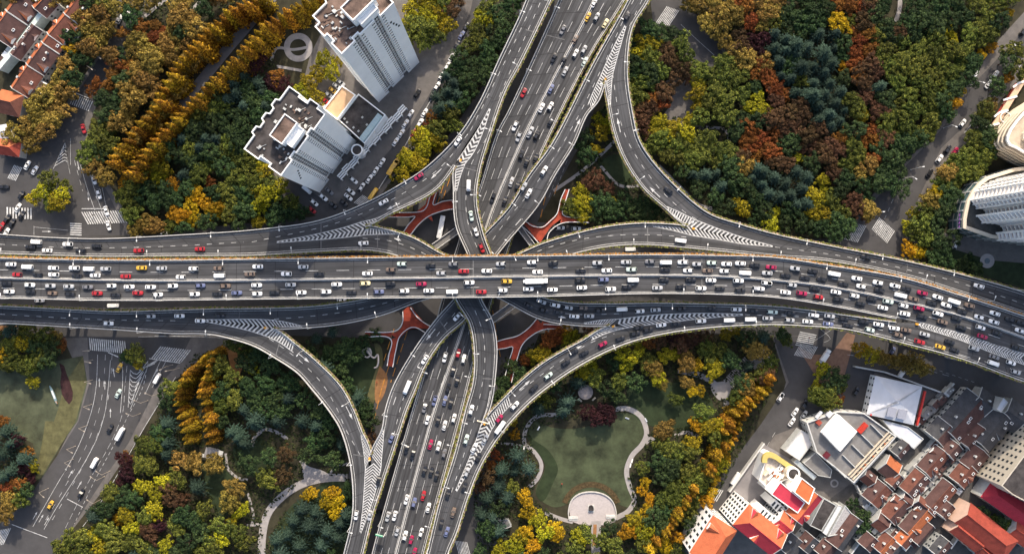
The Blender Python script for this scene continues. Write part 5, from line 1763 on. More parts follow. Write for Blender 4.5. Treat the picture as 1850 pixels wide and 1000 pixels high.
# ---- dark sheds
flat_block('shed', 'dark flat roof right of the pinkish school wing', 'shed', '1488,899 1511,912 1484,958 1463,948', 8, GREYW, BITU, par=.4, pw=.3)
flat_block('shed', 'narrow pale grey roof beside the dark flat shed', 'shed', '1514,912 1522,914 1493,966 1486,961', 7, GREYW, PALER, par=.2, pw=.2)
flat_block('shed', 'speckled light grey flat roof between dark shed and long brown roof', 'shed', '1527,912 1543,932 1524,962 1496,968', 8, GREYW, mat('speckled_roof', (.32, .31, .31), .9, .4, 1.5), par=.4, pw=.3)
house('long terrace with one dark and one brown roof slope below the small garden', (1552, 936), (1513, 990), 4, 6, 7, 10, SLATE, T_BROWN, GREYW, chim=2, skyl=1)
# ---- terraces of the lower right quarter
HS = [ # label bits, centre px, length px, angle deg, wl, wr, ze, zr, mats, chim, dorm, skyl
 ('red brown tiled terrace beside the orange tinted small house', 1656, 874, 46, 49, 4, 5, T_RED, T_BROWN, 1, 1, 4),
 ('red brown tiled terrace below the annex of the hipped hall', 1690, 834, 52, 48, 4, 4.5, T_BROWN, T_RED, 1, 2, 2),
 ('long plum brown terrace with skylights above the alley', 1699, 898, 64, 49, 3.5, 5, T_BROWN, T_RED, 0, 0, 5),
 ('red tiled terrace with a skylight, left of the cream windowed block', 1744, 857, 40, 50, 4, 5, T_RED, T_RED, 1, 1, 2),
 ('dark brown terrace beneath the dark slate terrace', 1764, 829, 42, 50, 4, 5, T_BROWN, T_BROWN, 1, 0, 1),
 ('orange brown terrace with white gables below the central alley', 1660, 940, 62, 49, 4, 5, T_BROWN, T_ORANGE, 1, 2, 2),
 ('brown terrace with white parapets right of the small garden', 1588, 892, 42, 50, 4.5, 5, T_BROWN, T_RED, 1, 1, 1),
 ('brown terrace around a white gable, middle of the lower cluster', 1622, 922, 44, 48, 4.5, 4.5, T_RED, T_BROWN, 1, 2, 0),
 ('small brown hipped house below the white gable terrace', 1596, 944, 26, -38, 4, 4, T_BROWN, T_RED, 0, 0, 0),
 ('small house with a copper orange slope under the white block', 1612, 846, 30, -40, 4.2, 4.5, T_ORANGE, T_BROWN, 0, 0, 0),
 ('orange roofed house at the bottom edge near the alley', 1602, 984, 36, 49, 3.5, 4, T_RED, T_ORANGE, 1, 0, 1),
 ('low brown house at the bottom edge beside a white yard', 1572, 980, 26, 49, 3.5, 4, T_BROWN, T_BROWN, 0, 0, 1),
 ('copper roofed house with a glass roof light, bottom edge', 1640, 972, 34, 49, 3.5, 4, T_ORANGE, T_RED, 1, 0, 1),
 ('narrow plum terrace along the lower alley', 1672, 966, 44, 49, 2.4, 2.4, T_BROWN, T_BROWN, 0, 0, 0),
 ('dark slate terrace with a plum rear slope beside the long white walls', 1746, 752, 84, 48, 7, 7, SLATE, T_BROWN, 2, 0, 4),
 ('dark slate house with a hipped end, left of the big slate terrace', 1706, 782, 36, 48, 6, 5, SLATE, T_BROWN, 1, 0, 0),
 ('broad dark slate terrace nearest the cream windowed block', 1796, 776, 70, 49, 6, 6, SLATE, SLATE, 2, 1, 2),
 ('dark slate terrace at the right edge above the white parapet', 1836, 752, 40, -35, 6, 6, SLATE, SLATE, 1, 0, 1),
 ('dark slate house beside the pale rooftop box', 1782, 727, 34, -35, 5, 5, SLATE, SLATE, 1, 0, 0),
 ('plum roofed house squeezed between slate terraces', 1724, 812, 26, 48, 3.5, 4, T_BROWN, T_BROWN, 1, 0, 1),
 ('small plum roof beside the diamond shaped white yard', 1640, 905, 22, -40, 3.4, 3.4, T_BROWN, T_RED, 0, 0, 0),
 ('plum roofed house wedged above the lower alley bend', 1712, 922, 28, 49, 3.2, 3.4, T_BROWN, T_BROWN, 1, 0, 1),
 ('slate roofed house at the bottom edge left of the brick halls', 1704, 990, 34, 49, 3.4, 3.6, SLATE, T_BROWN, 1, 0, 1),
 ('small copper roof between the plum terrace and the white gable', 1668, 912, 24, -40, 2.8, 3, T_RED, T_BROWN, 0, 0, 1),
 ('small plum roof beside the curved white garden wall', 1572, 864, 24, -40, 3, 3, T_BROWN, T_RED, 1, 0, 0),
 ('low slate roof below the white topped block', 1632, 812, 30, 48, 3, 3, SLATE, T_BROWN, 1, 0, 1),
 ('narrow plum roof between the two slate terraces', 1764, 790, 46, 48, 2.6, 2.8, T_BROWN, T_BROWN, 1, 0, 2),
 ('brown roof with a roof light above the small hall alley', 1620, 868, 26, 49, 3, 3, T_RED, T_BROWN, 0, 0, 1),
 ('dark roof at the bottom edge between copper roofs', 1618, 994, 26, 49, 3, 3, T_BROWN, SLATE, 1, 0, 0),
 ('dark house roof at the bottom edge beside the school wing', 1432, 986, 36, 50, 5, 5, SLATE, SLATE, 1, 0, 0),
 ('brown roofed house below the dark flat shed', 1462, 982, 30, 50, 4, 4, T_BROWN, SLATE, 1, 0, 1),
 ('plum roofed house at the bottom edge left of the brown long terrace', 1496, 994, 30, 50, 4, 4, T_BROWN, T_BROWN, 1, 0, 0)]
for lab, cx, cy, Lp, an, wl, wr, ml, mr, ch, dm, sk in HS:
    dx, dy = Lp / 2 * math.cos(R(an)), -Lp / 2 * math.sin(R(an))
    house(lab, (cx - dx, cy - dy), (cx + dx, cy + dy), wl * 1.12, wr * 1.12, 6, 8.6, ml, mr, random.choice((PALEW, GREYW, PALEW)), chim=ch, dorm=dm, skyl=sk, group='tiled terrace houses of the lower right quarter')
house('long brick red hall with a peach gable end and an orange far slope', (1748, 929), (1836, 999), 6, 6.5, 10, 14, T_BRICK, T_BRICK, mat('peach_wall', (.66, .46, .36), .85, .08, .4), hip=(0, 6), party=False, name='hall', cat='hall')
house('shorter brick red hall alongside the long peach gabled hall', (1731, 950), (1778, 988), 3.6, 4.4, 8, 11, T_BRICK, T_BRICK, mat('peach_wall', (.66, .46, .36), .85, .08, .4), party=False, name='hall', cat='hall')
house('low brick red hall at the bottom edge below the shorter brick hall', (1776, 990), (1800, 1012), 3.6, 4, 7, 9.5, T_BRICK, T_BRICK, GREYW, party=False, name='hall', cat='hall')
house('long crimson roofed hall running off the right edge', (1789, 884), (1880, 948), 4.8, 5.2, 9, 12, T_CRIM, T_CRIM, PALEW, hip=(5, 0), party=False, name='hall', cat='hall')
house('dark red hall corner at the right edge below the crimson hall', (1836, 955), (1880, 985), 4, 5, 9, 12, T_BRICK, T_BRICK, GREYW, party=False, name='hall', cat='hall')
rt, pts = flat_block('apartment_building', 'cream block with rows of windows and a dark flat roof at the right edge', 'building', '1880,780 1808,876 1828,892 1900,930', 22, mat('cream_facade', (.50, .45, .37), .85, .12, .4), BITU, par=.6, pw=.4)
for i in range(len(pts)):
    a, b = pts[i], pts[(i + 1) % len(pts)]
    if (a - b).length > 20: wall_windows(rt, a, b, 0, 21, 9, 6, 1.3, 1.5)
flat_block('annex_building', 'pale rooftop box beside the dark slate houses', 'building', '1800,738 1812,718 1820,726 1808,744', 12, PALEW, PALER, par=.4, pw=.3)
# walls and yards between the terraces
WALLS = [('long pale yard wall left of the slate terraces', '1657,770 1724,692'), ('pale yard wall closest to the big slate terrace', '1692,764 1746,700'), ('white alley wall along the lower terraces', '1718,990 1752,942'),
         ('white wall beside the long brown terrace bottom', '1538,1000 1574,952'), ('curved white wall beside the small garden', '1548,876 1556,892 1566,910 1580,928'), ('white wall below the white topped block', '1542,874 1616,792'),
         ('white wall above the slate terrace at right', '1800,742 1840,770 1850,775'), ('long pale wall of the petrol yard', '1545,662 1600,672 1700,708'), ('pale wall on the left of the sports court', '1381,800 1318,888')]
for lab, t in WALLS:
    o = MB(); wall_along(o, [P(p[0], p[1], 3) for p in poly(t)], .7, -3, .2, 0)
    tag(o.build('yard_wall', PALEW), lab, 'wall')
# small yard clutter: sheds on the white yards
SHED = []
srng = random.Random(3)
rows_ = [((1640, 862), (1700, 795)), ((1660, 895), (1735, 815)), ((1580, 955), (1640, 985)), ((1640, 905), (1690, 870)), ((1690, 925), (1740, 880)), ((1665, 760), (1725, 700)), ((1560, 900), (1610, 960)), ((1735, 815), (1775, 790)), ((1610, 955), (1660, 985))]
ylab = ['white yards below the hipped hall annex', 'white yards between the red terraces', 'yards at the bottom edge', 'yards beside the white gable', 'yards above the brick halls', 'yards between the long pale walls', 'yards right of the small garden', 'yards between slate and plum roofs', 'yards of the copper roofed houses']
for ri, (a, b) in enumerate(rows_):
    nn_ = 9
    for k in range(nn_):
        t = (k + .5) / nn_
        x, y = a[0] + (b[0] - a[0]) * t + srng.uniform(-3, 3), a[1] + (b[1] - a[1]) * t + srng.uniform(-3, 3)
        c = P(x, y, 5); h = srng.uniform(2.6, 5)
        rt = empty('yard_shed', (c.x, c.y, 0), R(48), '%s small flat shed from the left in the %s' % (nth(k), ylab[ri]), 'shed', 'small sheds in the terrace yards')
        sx, sy = srng.uniform(2.2, 4.2), srng.uniform(1.8, 3.2)
        q = MB(); q.box((0, 0, 0), (sx, sy, h)); q.build('wall', PALEW if k % 3 else GREYW, rt)
        q = MB(); q.box((0, 0, h + .003), (sx + .25, sy + .25, .15)); q.build('roof', srng.choice((PALEW, GREYR, T_BROWN, GREYR, T_BROWN, BITU)), rt)
        q = MB(); q.box((sx * .2, 0, h + .16), (.6, .6, srng.uniform(.4, 1.1))); q.build('chimney', srng.choice((WHITE, BITU, PALEW)), rt)

# ---- terraces in the top left corner, sunlit and shaded slopes painted as two tile colours
NW = [('orange sloped terrace at the lower end of the corner row', (22, 160), (50, 119), 2.6, 6.2, T_ORANGE, T_RED, 1, 2), ('terrace with twin white chimneys in the corner row', (50, 118), (78, 79), 2.8, 6.6, T_ORANGE, T_BROWN, 2, 2),
      ('narrow terrace between white party walls in the corner row', (78, 78), (88, 64), 2.4, 6.4, T_ORANGE, T_RED, 0, 0), ('terrace with the broad red slope above the street trees', (88, 63), (118, 27), 2.8, 7, T_ORANGE, T_RED, 0, 3),
      ('terrace with a white cage on its roof at the top edge', (118, 26), (152, -18), 2.6, 8.5, T_ORANGE, T_RED, 3, 2), ('terrace with orange upper slope at the left edge', (-16, 63), (13, 22), 3, 8.5, T_ORANGE, T_BROWN, 0, 2),
      ('terrace with orange upper slope at the top left corner', (14, 21), (42, -18), 3, 8.5, T_ORANGE, T_BROWN, 0, 2), ('small brown roof on the top edge beside the alley', (62, 16), (84, -8), 4, 4.5, T_ORANGE, T_BROWN, 1, 0)]
for lab, a, b, wl, wr, ml, mr, ch, dm in NW:
    house(lab, a, b, wl + .9, wr + .8, 7, 10.5, ml, mr, PALEW, chim=ch, dorm=dm, skyl=1, group='tiled terrace houses of the upper left corner')
house('hipped terrace end behind the ochre street trees', (-10, 178), (32, 188), 5.5, 6, 8, 11.5, T_ORANGE, T_RED, GREYW, hip=(0, 4), party=False, group='tiled terrace houses of the upper left corner')
house('small crimson and orange corner shop above the zebra crossing', (-10, 262), (30, 268), 4, 4, 6, 9, T_ORANGE, T_BRICK, PALEW, hip=(0, 4), party=False, group='tiled terrace houses of the upper left corner')
house('pale blue grey shed roof at the left edge', (-12, 240), (12, 236), 3.5, 3.5, 6, 7, PALER, PALER, WHITE, party=False, win=False)
house('dark terrace row across the alley from the orange slopes', (22, 100), (62, 46), 3.5, 3.2, 7, 9.5, T_BROWN, T_BROWN, PALEW, chim=3, dorm=2, skyl=3)
o = MB(); wall_along(o, [P(-4, 124, 7), P(30, 84, 7), P(76, 22, 7)], 2.2, -7, .2, 0); tag(o.build('yard_wall', mat('pale_green_wall', (.50, .58, .54), .8, .15, .6)), 'long pale green wall top between the two corner terraces', 'wall')
for k in range(10):
    c = P(2 + k * 7, 108 - k * 9.4, 5); rt = empty('yard_shed', (c.x, c.y, 0), R(53), '%s white shed from the left along the pale green wall' % nth(k), 'shed', 'small sheds of the upper left corner')
    q = MB(); q.box((0, 0, 0), (2.6, 2.2, 5)); q.build('wall', WHITE, rt); q = MB(); q.box((0, 0, 5.003), (2.8, 2.4, .15)); q.build('roof', srng.choice((PALEW, T_BROWN, WHITE)), rt)
flat_block('annex_building', 'pale blue flat annex below the broad red slope', 'building', '124,66 140,48 152,56 134,80', 6, PALEW, mat('pale_blue_flat', (.36, .40, .52), .8, .15, .5), par=.4, pw=.3)
flat_block('annex_building', 'white walled courtyard house under the ochre trees', 'building', '60,158 76,146 96,158 78,172', 5, WHITE, TAN, par=.8, pw=.5)

# ------------------------------------------------------------------ street lamps on the road edges
LAMPM = mat('lamp_white', (.72, .72, .70), .5)
def lamp_meshes(h, arm, m):
    q = MB(); q.tube((0, 0, 0), (0, 0, h), .13, .08, 8); q.box((0, 0, 0), (.4, .4, .25)); a = q
    q = MB(); q.tube((0, 0, h - .1), (arm * .5, 0, h + .25), .07, .06, 6); q.tube((arm * .5, 0, h + .25), (arm, 0, h + .3), .06, .06, 6); b = q
    q = MB(); q.box((arm + .35, 0, h + .22), (1.0, .42, .16)); q.box((arm + .35, 0, h + .17), (.8, .3, .05)); c = q
    out = []
    for n, x in (('pole', a), ('arm', b), ('lamp_head', c)):
        o = x.build(n, m); me = o.data; bpy.data.objects.remove(o); out.append((n, me))
    return out
LM = lamp_meshes(8, 1.8, LAMPM)
LG = lamp_meshes(8, 2.8, mat('lamp_tan', (.36, .31, .25), .6))
def lamp(meshes, loc, ang, label, group):
    rt = empty('street_lamp', loc, ang, label, 'street lamp', group)
    for n, me in meshes:
        o = bpy.data.objects.new(n, me); COL.objects.link(o); o.parent = rt
RN = {'A': 'the main deck', 'B': 'ramp past the white towers', 'P': 'ramp left of diagonal highway', 'Q': 'ramp right of diagonal highway', 'K': 'ramp by the upper right wood', 'L': 'ramp just above the main deck',
      'M': 'ramp just below the main deck', 'N': 'ramp around lower left park', 'E': 'ramp over the heart lawn', 'G': 'diagonal highway'}
allw = []
for key, r in RD.items():
    for fi, (pts, sg) in enumerate(r.free):
        acc = 14.0; row_ = []
        for i in range(1, len(pts)):
            d = (pts[i] - pts[i - 1]).length; acc += d
            if acc < 31: continue
            p = pts[i]; q = to_px(p)
            if not (4 < q[0] < 1846 and 4 < q[1] < 996): continue
            h_, k_ = cast(*q)
            if k_ is not None and h_.z > p.z + 2: continue
            acc = 0
            t = (pts[i] - pts[i - 1]).normalized(); s = Vector((-t.y, t.x, 0)) * sg
            row_.append((p + s * .3, math.atan2(-s.y, -s.x), q))
        if not row_: continue
        horiz = abs(row_[-1][2][0] - row_[0][2][0]) >= abs(row_[-1][2][1] - row_[0][2][1])
        row_.sort(key=lambda e: e[2][0] if horiz else e[2][1])
        side = None
        c = np.mean([e[2] for e in row_], 0); m_ = r.mid[int(np.argmin(((r.mid - c) ** 2).sum(1)))]
        side = ('upper' if c[1] < m_[1] else 'lower') if horiz else ('left' if c[0] < m_[0] else 'right')
        if side in getattr(r, 'sides', []): side = {'upper': 'lower', 'lower': 'upper', 'left': 'right', 'right': 'left'}[side]
        r.sides = getattr(r, 'sides', []) + [side]
        for j, (loc, a, q) in enumerate(row_):
            lamp(LM, loc, a, 'white lamp, %s from the %s, %s edge of %s' % (nth(j), 'left' if horiz else 'top', side, RN[key]), 'white street lamps on the elevated roads')
GL = [(147, 634, 0), (150, 653, 10), (150, 690, 12), (148, 735, 20), (140, 774, 25), (118, 812, 28), (114, 836, 30), (68, 890, 40), (272, 715, 205), (252, 728, 205), (238, 752, 205), (182, 858, 215), (172, 868, 215), (166, 910, 215),
      (298, 662, 150), (310, 668, 170)]
for j, (x, y, a) in enumerate(GL):
    c = P(x, y, 9); lamp(LG, (c.x, c.y, 0), R(-a if a < 90 else -a), 'long armed tan lamp, %s from the top, %s kerb of the lower left street' % (nth(j if j < 8 else j - 8), 'left' if j < 8 else 'right'), 'tan lamps of the lower left street')
for j, (x, y, a) in enumerate(((1772, 146, -20), (1752, 146, -25), (1722, 225, -25), (1662, 302, 10), (1650, 318, -35), (1590, 382, 0), (170, 98, -35), (155, 118, -35))):
    c = P(x, y, 9); lamp(LG if j > 5 else LM, (c.x, c.y, 0), R(a), ('lamp over the upper right street, %s from the top' % nth(j)) if j < 6 else 'lamp over the street beside the corner terraces, %s one' % ('upper' if j == 6 else 'lower'), 'lamps of the side streets')

# ------------------------------------------------------------------ small things of the parks and streets
STONE = mat('pale_stone', (.46, .44, .41), .8, .15, .8)
c = P(1058, 708, 4); rt = empty('gazebo', (c.x, c.y, 0), 0, 'round grey park gazebo with four cream benches at its corners', 'gazebo')
q = MB()
loft(q, [[(r * math.cos(2 * math.pi * k / 24), r * math.sin(2 * math.pi * k / 24), z) for k in range(24)] for r, z in ((3.6, 3.3), (3.7, 3.5), (2.2, 4.2), (.4, 4.7))])
q.build('roof', mat('gazebo_roof', (.26, .23, .22), .85, .25, 1.2), rt)
for k in range(8):
    a = 2 * math.pi * k / 8; q = MB(); q.tube((3.1 * math.cos(a), 3.1 * math.sin(a), 0), (3.1 * math.cos(a), 3.1 * math.sin(a), 3.3), .16, .16, 8); q.build('pillar', STONE, rt)
for k, (x, y) in enumerate(((1046, 695), (1070, 694), (1048, 722), (1073, 720))):
    c = P(x, y, .5); b = empty('park_bench', (c.x, c.y, 0), R(45 if k in (0, 3) else -45), 'cream bench at the %s corner of the round gazebo' % ('upper left', 'upper right', 'lower left', 'lower right')[k], 'bench', 'benches around the gazebo')
    q = MB(); q.box((0, 0, .4), (2.2, .8, .1)); q.build('seat', CREAM, b)
    q = MB(); q.box((0, .42, .5), (2.2, .08, .5)); q.build('backrest', CREAM, b)
    for s in (-.9, .9): q = MB(); q.box((s, 0, 0), (.15, .6, .395)); q.build('leg', STONE, b)
# sculpture, boat, pavilion, arch
rt = empty('sculpture', (0, 0, 0), 0, 'small curling white sculpture on the lawn by the lower left footbridge', 'sculpture')
q = MB(); ps = spline(poly('660,628 655,634 662,645 670,640 668,630 662,627 668,640 676,646 682,640 684,650 681,662 676,664'), 5)
for i in range(len(ps) - 1):
    a, b = P(*ps[i], 1.2), P(*ps[i + 1], 1.2); q.tube((a.x, a.y, 1.1 + .3 * math.sin(i * .3)), (b.x, b.y, 1.1 + .3 * math.sin(i * .3 + .3)), .42, .42, 6)
q.build('ribbon', mat('sculpture_white', (.66, .58, .52), .7, .15, 1), rt)
q = MB(); a = P(666, 634, .3); q.tube((a.x, a.y, 0), (a.x, a.y, .9), 1.4, 1.0, 14); q.build('plinth', GREYW, rt)
c = P(97, 712, .6); rt = empty('boat_sculpture', (c.x, c.y, 0), R(-68), 'slender blue and white boat shaped sculpture on the left lawn', 'sculpture')
q = MB(); loft(q, [[(x, w * math.cos(t), z0 + .9 * math.sin(t)) for t in (math.pi, 1.25 * math.pi, 1.5 * math.pi, 1.75 * math.pi, 2 * math.pi)] for x, w, z0 in ((-4.8, .1, 1.3), (-3, .5, 1.0), (0, .75, .9), (3, .6, 1.0), (4.8, .1, 1.4))])
q.build('hull', mat('boat_blue', (.16, .24, .26), .4, .2, 1), rt)
q = MB(); q.box((.3, 0, .85), (6.5, .8, .12)); q.build('deck', mat('boat_white', (.70, .70, .66), .6), rt)
q = MB(); q.box((4.2, 0, .9), (1.2, .6, .3)); q.build('bow_trim', mat('boat_orange', (.6, .25, .06), .6), rt)
c = P(381, 819, 3.5); rt = empty('pavilion', (c.x, c.y, 0), R(-15), 'flat roofed grey pavilion below the lower left redwood grove', 'pavilion')
q = MB(); q.box((0, 0, 3.2), (6.2, 5.0, .4)); q.build('roof', mat('pavilion_roof', (.26, .25, .25), .9, .15, .6), rt)
q = MB(); q.box((4.2, 1.2, 2.7), (2.6, 2.6, .3)); q.box((-4.0, -2.0, 2.7), (2.0, 1.6, .3)); q.build('porch_roof', PALEW, rt)
q = MB(); q.box((0, 0, 0), (5.4, 4.2, 3.19)); q.build('wall', PALEW, rt)
wall_windows(rt, (2.7, -2.1), (-2.7, -2.1), 0, 3, 3, 1)
c = P(1068, 917, 1); rt = empty('monument', (c.x, c.y, 0), 0, 'dark arch shaped monument in the middle of the round plaza', 'monument')
q = MB(); q.box((0, -.4, 0), (3.2, 3.6, .5)); q.build('plinth', PALEW, rt)
q = MB(); q.prism([(1.2 * math.cos(t), .2 + 1.2 * math.sin(t)) for t in np.linspace(0, math.pi, 12)] + [(-1.2, -1.2), (1.2, -1.2)], .5, 1.6); q.build('arch', BITU, rt)
rt = empty('plaza_wall', (0, 0, 0), 0, 'low curved pale wall around the round plaza with the arch', 'wall')
q = MB(); wall_along(q, [P(p[0], p[1], .8) for p in spline(poly('1028,938 1027,922 1033,903 1046,892 1067,888 1090,892 1106,904 1113,923 1112,938'), 6)], .5, -.8, .1, 0); q.build('wall', STONE, rt)
for x, y, lab in ((1103, 933, 'right'), (1036, 936, 'left')):
    c = P(x, y, .6); o = MB(); o.box((c.x, c.y, 0), (4.5, 2.0, .5)); o.box((c.x, c.y + .4, .5), (4.5, 1.2, .3)); tag(o.build('stone_steps', PALEW), 'pale stone step block on the %s end of the round plaza' % lab, 'steps')
for k, (x, y, a) in enumerate(((1133, 755, -20), (973, 773, 60), (1142, 832, 75), (1139, 840, 80), (1167, 758, -60), (947, 808, 80))):
    c = P(x, y, .5); b = empty('park_bench', (c.x, c.y, 0), R(a), 'white bench by the heart shaped lawn, %s counted from the left' % nth(sorted((1133, 973, 1142, 1139, 1167, 947)).index(x)), 'bench', 'white benches around the heart shaped lawn')
    q = MB(); q.box((0, 0, .4), (2.0, .6, .1)); q.build('seat', WHITE, b); q = MB(); q.box((0, .3, .5), (2.0, .08, .45)); q.build('backrest', WHITE, b)
    for s in (-.8, .8): q = MB(); q.box((s, 0, 0), (.12, .5, .395)); q.build('leg', STONE, b)
flat_block('kiosk', 'grey flat roofed kiosk with a dashed roof line beside the lower right ramp', 'kiosk', '876,940 918,938 924,950 880,966', 4, GREYW, GREYR, par=.2, pw=.2)
# orange crash cushions at the ramp noses
for k, (x, y, lab) in enumerate(((664, 408, 'left of the long white bus'), (832, 290, 'between the two upper left ramps'), (1094, 143, 'at the top fork'), (1253, 413, 'at the upper right fork'), (480, 592, 'at the lower left fork'),
                                 (668, 828, 'at the bottom fork'), (876, 764, 'at the bottom right fork'), (1108, 589, 'at the lower right fork'), (1656, 585, 'at the striped gore near the right edge'))):
    w, kk = cast(x, y)
    if kk is None: continue
    t = tangent(kk, x, y); rt = empty('crash_cushion', w, math.atan2(t.y, t.x), 'orange crash cushion with a post ' + lab, 'crash cushion', 'crash cushions at the ramp noses')
    q = MB(); q.box((0, 0, .0), (1.5, .9, .8)); q.build('barrel', mat('cushion_orange', (.62, .30, .04), .7), rt)
    q = MB(); q.box((.6, 0, .81), (.12, .9, .5)); q.build('marker_board', WHITE, rt)
# green and white direction signs
def sign(px, py, ang, size, m, label):
    w, kk = cast(px, py); z = w.z
    c = P(px, py, z + 6); rt = empty('road_sign', (c.x, c.y, z), ang, label, 'road sign', 'gantry signs on the highways')
    q = MB(); q.box((0, 0, 4.9), (size[0], .25, size[1])); q.build('sign_panel', m, rt)
    q = MB(); q.tube((size[0] * .5 + .4, .0, 0), (size[0] * .5 + .4, 0, 6.6), .16, .14, 8); q.tube((size[0] * .5 + .4, .2, 6.2), (-size[0] * .5, .2, 6.2), .1, .1, 6); q.build('gantry_pole', LAMPM, rt)
sign(685, 966, R(-15), (3.6, 2.2), mat('sign_green', (.03, .26, .15), .5), 'small green road sign over the diagonal highway near the bottom edge')
sign(872, 762, R(-15), (5.5, 1.6), mat('sign_cream', (.66, .56, .38), .6), 'cream gantry sign at the lower right fork')
tag(sheet('road_markings', poly('832,580 838,580 826,620 822,650 816,664'), .001, mat('green_paint', (.03, .14, .09), .8, .2, .5)), kind='structure').location = (0, 0, 0)
# people, as small as the photo shows them
SKIN = mat('skin', (.42, .26, .18), .6)
def person(px, py, ang, top, label):
    w, kk = cast(px, py); c = P(px, py, .8)
    rt = empty('person', (c.x, c.y, .1), ang, label, 'person', 'people walking about')
    q = MB()
    ring_ = lambda cx, cy, rx, ry, z: [(cx + rx * math.cos(2 * math.pi * k / 10), cy + ry * math.sin(2 * math.pi * k / 10), z) for k in range(10)]
    loft(q, [ring_(0, 0, .15, .10, .82), ring_(0, 0, .19, .12, 1.05), ring_(0, 0, .22, .13, 1.36), ring_(0, 0, .10, .09, 1.44), ring_(.01, 0, .055, .055, 1.5), ring_(.02, 0, .085, .10, 1.58), ring_(.02, 0, .085, .10, 1.66), ring_(.01, 0, .05, .05, 1.75)])
    for s in (-1, 1):
        loft(q, [ring_(s * .12 * s, s * .09, .09, .075, .86), ring_(s * .08, s * .1, .065, .06, .48), ring_(s * .14, s * .1, .05, .05, .08), ring_(s * .14 + .07, s * .1, .11, .05, 0)])
        loft(q, [ring_(0, s * .23, .06, .055, 1.34), ring_(-s * .05, s * .27, .05, .045, 1.08), ring_(-s * .12, s * .27, .04, .04, .84), ring_(-s * .14, s * .27, .035, .03, .72)])
    q.build('body', SKIN, rt)
    q = MB(); loft(q, [ring_(0, 0, .21, .15, .80), ring_(0, 0, .22, .16, 1.05), ring_(0, 0, .25, .17, 1.36), ring_(0, 0, .12, .11, 1.46)])
    for s in (-1, 1): loft(q, [ring_(0, s * .24, .08, .07, 1.38), ring_(-s * .05, s * .28, .065, .06, 1.06), ring_(-s * .12, s * .28, .055, .05, .86)])
    q.build('jacket', top, rt)
    q = MB(); loft(q, [ring_(.0, 0, .105, .115, 1.62), ring_(0, 0, .10, .11, 1.70), ring_(0, 0, .05, .05, 1.78)]); q.build('hair', BITU, rt)
    q = MB()
    for s in (-1, 1): loft(q, [ring_(s * .1 * s, s * .09, .105, .09, .88), ring_(s * .08, s * .1, .08, .075, .48), ring_(s * .14, s * .1, .065, .06, .08)])
    q.build('trousers', mat('dark_cloth', (.03, .03, .04), .9), rt)
CL = lambda n, c: mat('cloth_' + n, c, .9)
for px, py, a, cn, cc, lab in ((1015, 873, 1, 'red', (.5, .03, .02), 'person in a red top standing on the heart shaped lawn'), (205, 622, 0, 'navy', (.03, .03, .08), 'person in navy on the zebra crossing left of the island tree'),
                               (168, 388, .5, 'black', (.02, .02, .02), 'person in black walking over the zebra crossing by the conifers'), (196, 395, 2, 'grey', (.2, .2, .2), 'person in grey on the zebra crossing by the conifers'),
                               (1462, 610, 1, 'plum', (.12, .02, .05), 'person in plum on the slanted zebra crossing at lower right'), (1602, 418, 2, 'black', (.02, .02, .02), 'person in black on the diamond zebra crossing'),
                               (681, 690, 1, 'red', (.5, .03, .02), 'person in a red top on the earth path by the sculpture'), (548, 832, 0, 'black', (.02, .02, .02), 'person in black at the fork of the pale path')):
    person(px, py, a, CL(cn, cc), lab)

# ------------------------------------------------------------------ trees
def leaf_mat(name, dark, light, hue=.03, val=.35):
    """leaves: each leaf clump of a crown gets its own shade between two colours, each tree shifts a little"""
    m = bpy.data.materials.new(name); m.use_nodes = True
    nt = m.node_tree; b = nt.nodes["Principled BSDF"]
    b.inputs["Roughness"].default_value = .75
    b.inputs["Specular IOR Level"].default_value = .2
    g = nt.nodes.new("ShaderNodeNewGeometry")
    oi = nt.nodes.new("ShaderNodeObjectInfo")
    cr = nt.nodes.new("ShaderNodeValToRGB")
    cr.color_ramp.elements[0].color = (*dark, 1); cr.color_ramp.elements[1].color = (*light, 1)
    cr.color_ramp.elements[0].position = .25; cr.color_ramp.elements[1].position = 1.0
    nt.links.new(g.outputs["Random Per Island"], cr.inputs[0])
    hs = nt.nodes.new("ShaderNodeHueSaturation")
    mr = nt.nodes.new("ShaderNodeMapRange"); mr.inputs["To Min"].default_value = .5 - hue; mr.inputs["To Max"].default_value = .5 + hue
    nt.links.new(oi.outputs["Random"], mr.inputs["Value"]); nt.links.new(mr.outputs[0], hs.inputs["Hue"])
    mv = nt.nodes.new("ShaderNodeMapRange"); mv.inputs["To Min"].default_value = 1 - val; mv.inputs["To Max"].default_value = 1 + val
    mo = nt.nodes.new("ShaderNodeMath"); mo.operation = 'FRACT'
    mm = nt.nodes.new("ShaderNodeMath"); mm.operation = 'MULTIPLY'; mm.inputs[1].default_value = 7.31
    nt.links.new(oi.outputs["Random"], mm.inputs[0]); nt.links.new(mm.outputs[0], mo.inputs[0]); nt.links.new(mo.outputs[0], mv.inputs["Value"])
    nt.links.new(mv.outputs[0], hs.inputs["Value"])
    nt.links.new(cr.outputs[0], hs.inputs["Color"]); nt.links.new(hs.outputs[0], b.inputs["Base Color"])
    tr = nt.nodes.new("ShaderNodeBsdfTranslucent"); nt.links.new(hs.outputs[0], tr.inputs["Color"])
    ms = nt.nodes.new("ShaderNodeMixShader"); ms.inputs[0].default_value = .18
    nt.links.new(b.outputs[0], ms.inputs[1]); nt.links.new(tr.outputs[0], ms.inputs[2])
    nt.links.new(ms.outputs[0], nt.nodes["Material Output"].inputs[0])
    return m

BARK = mat('bark', (.07, .05, .035), .95, .3, 2)
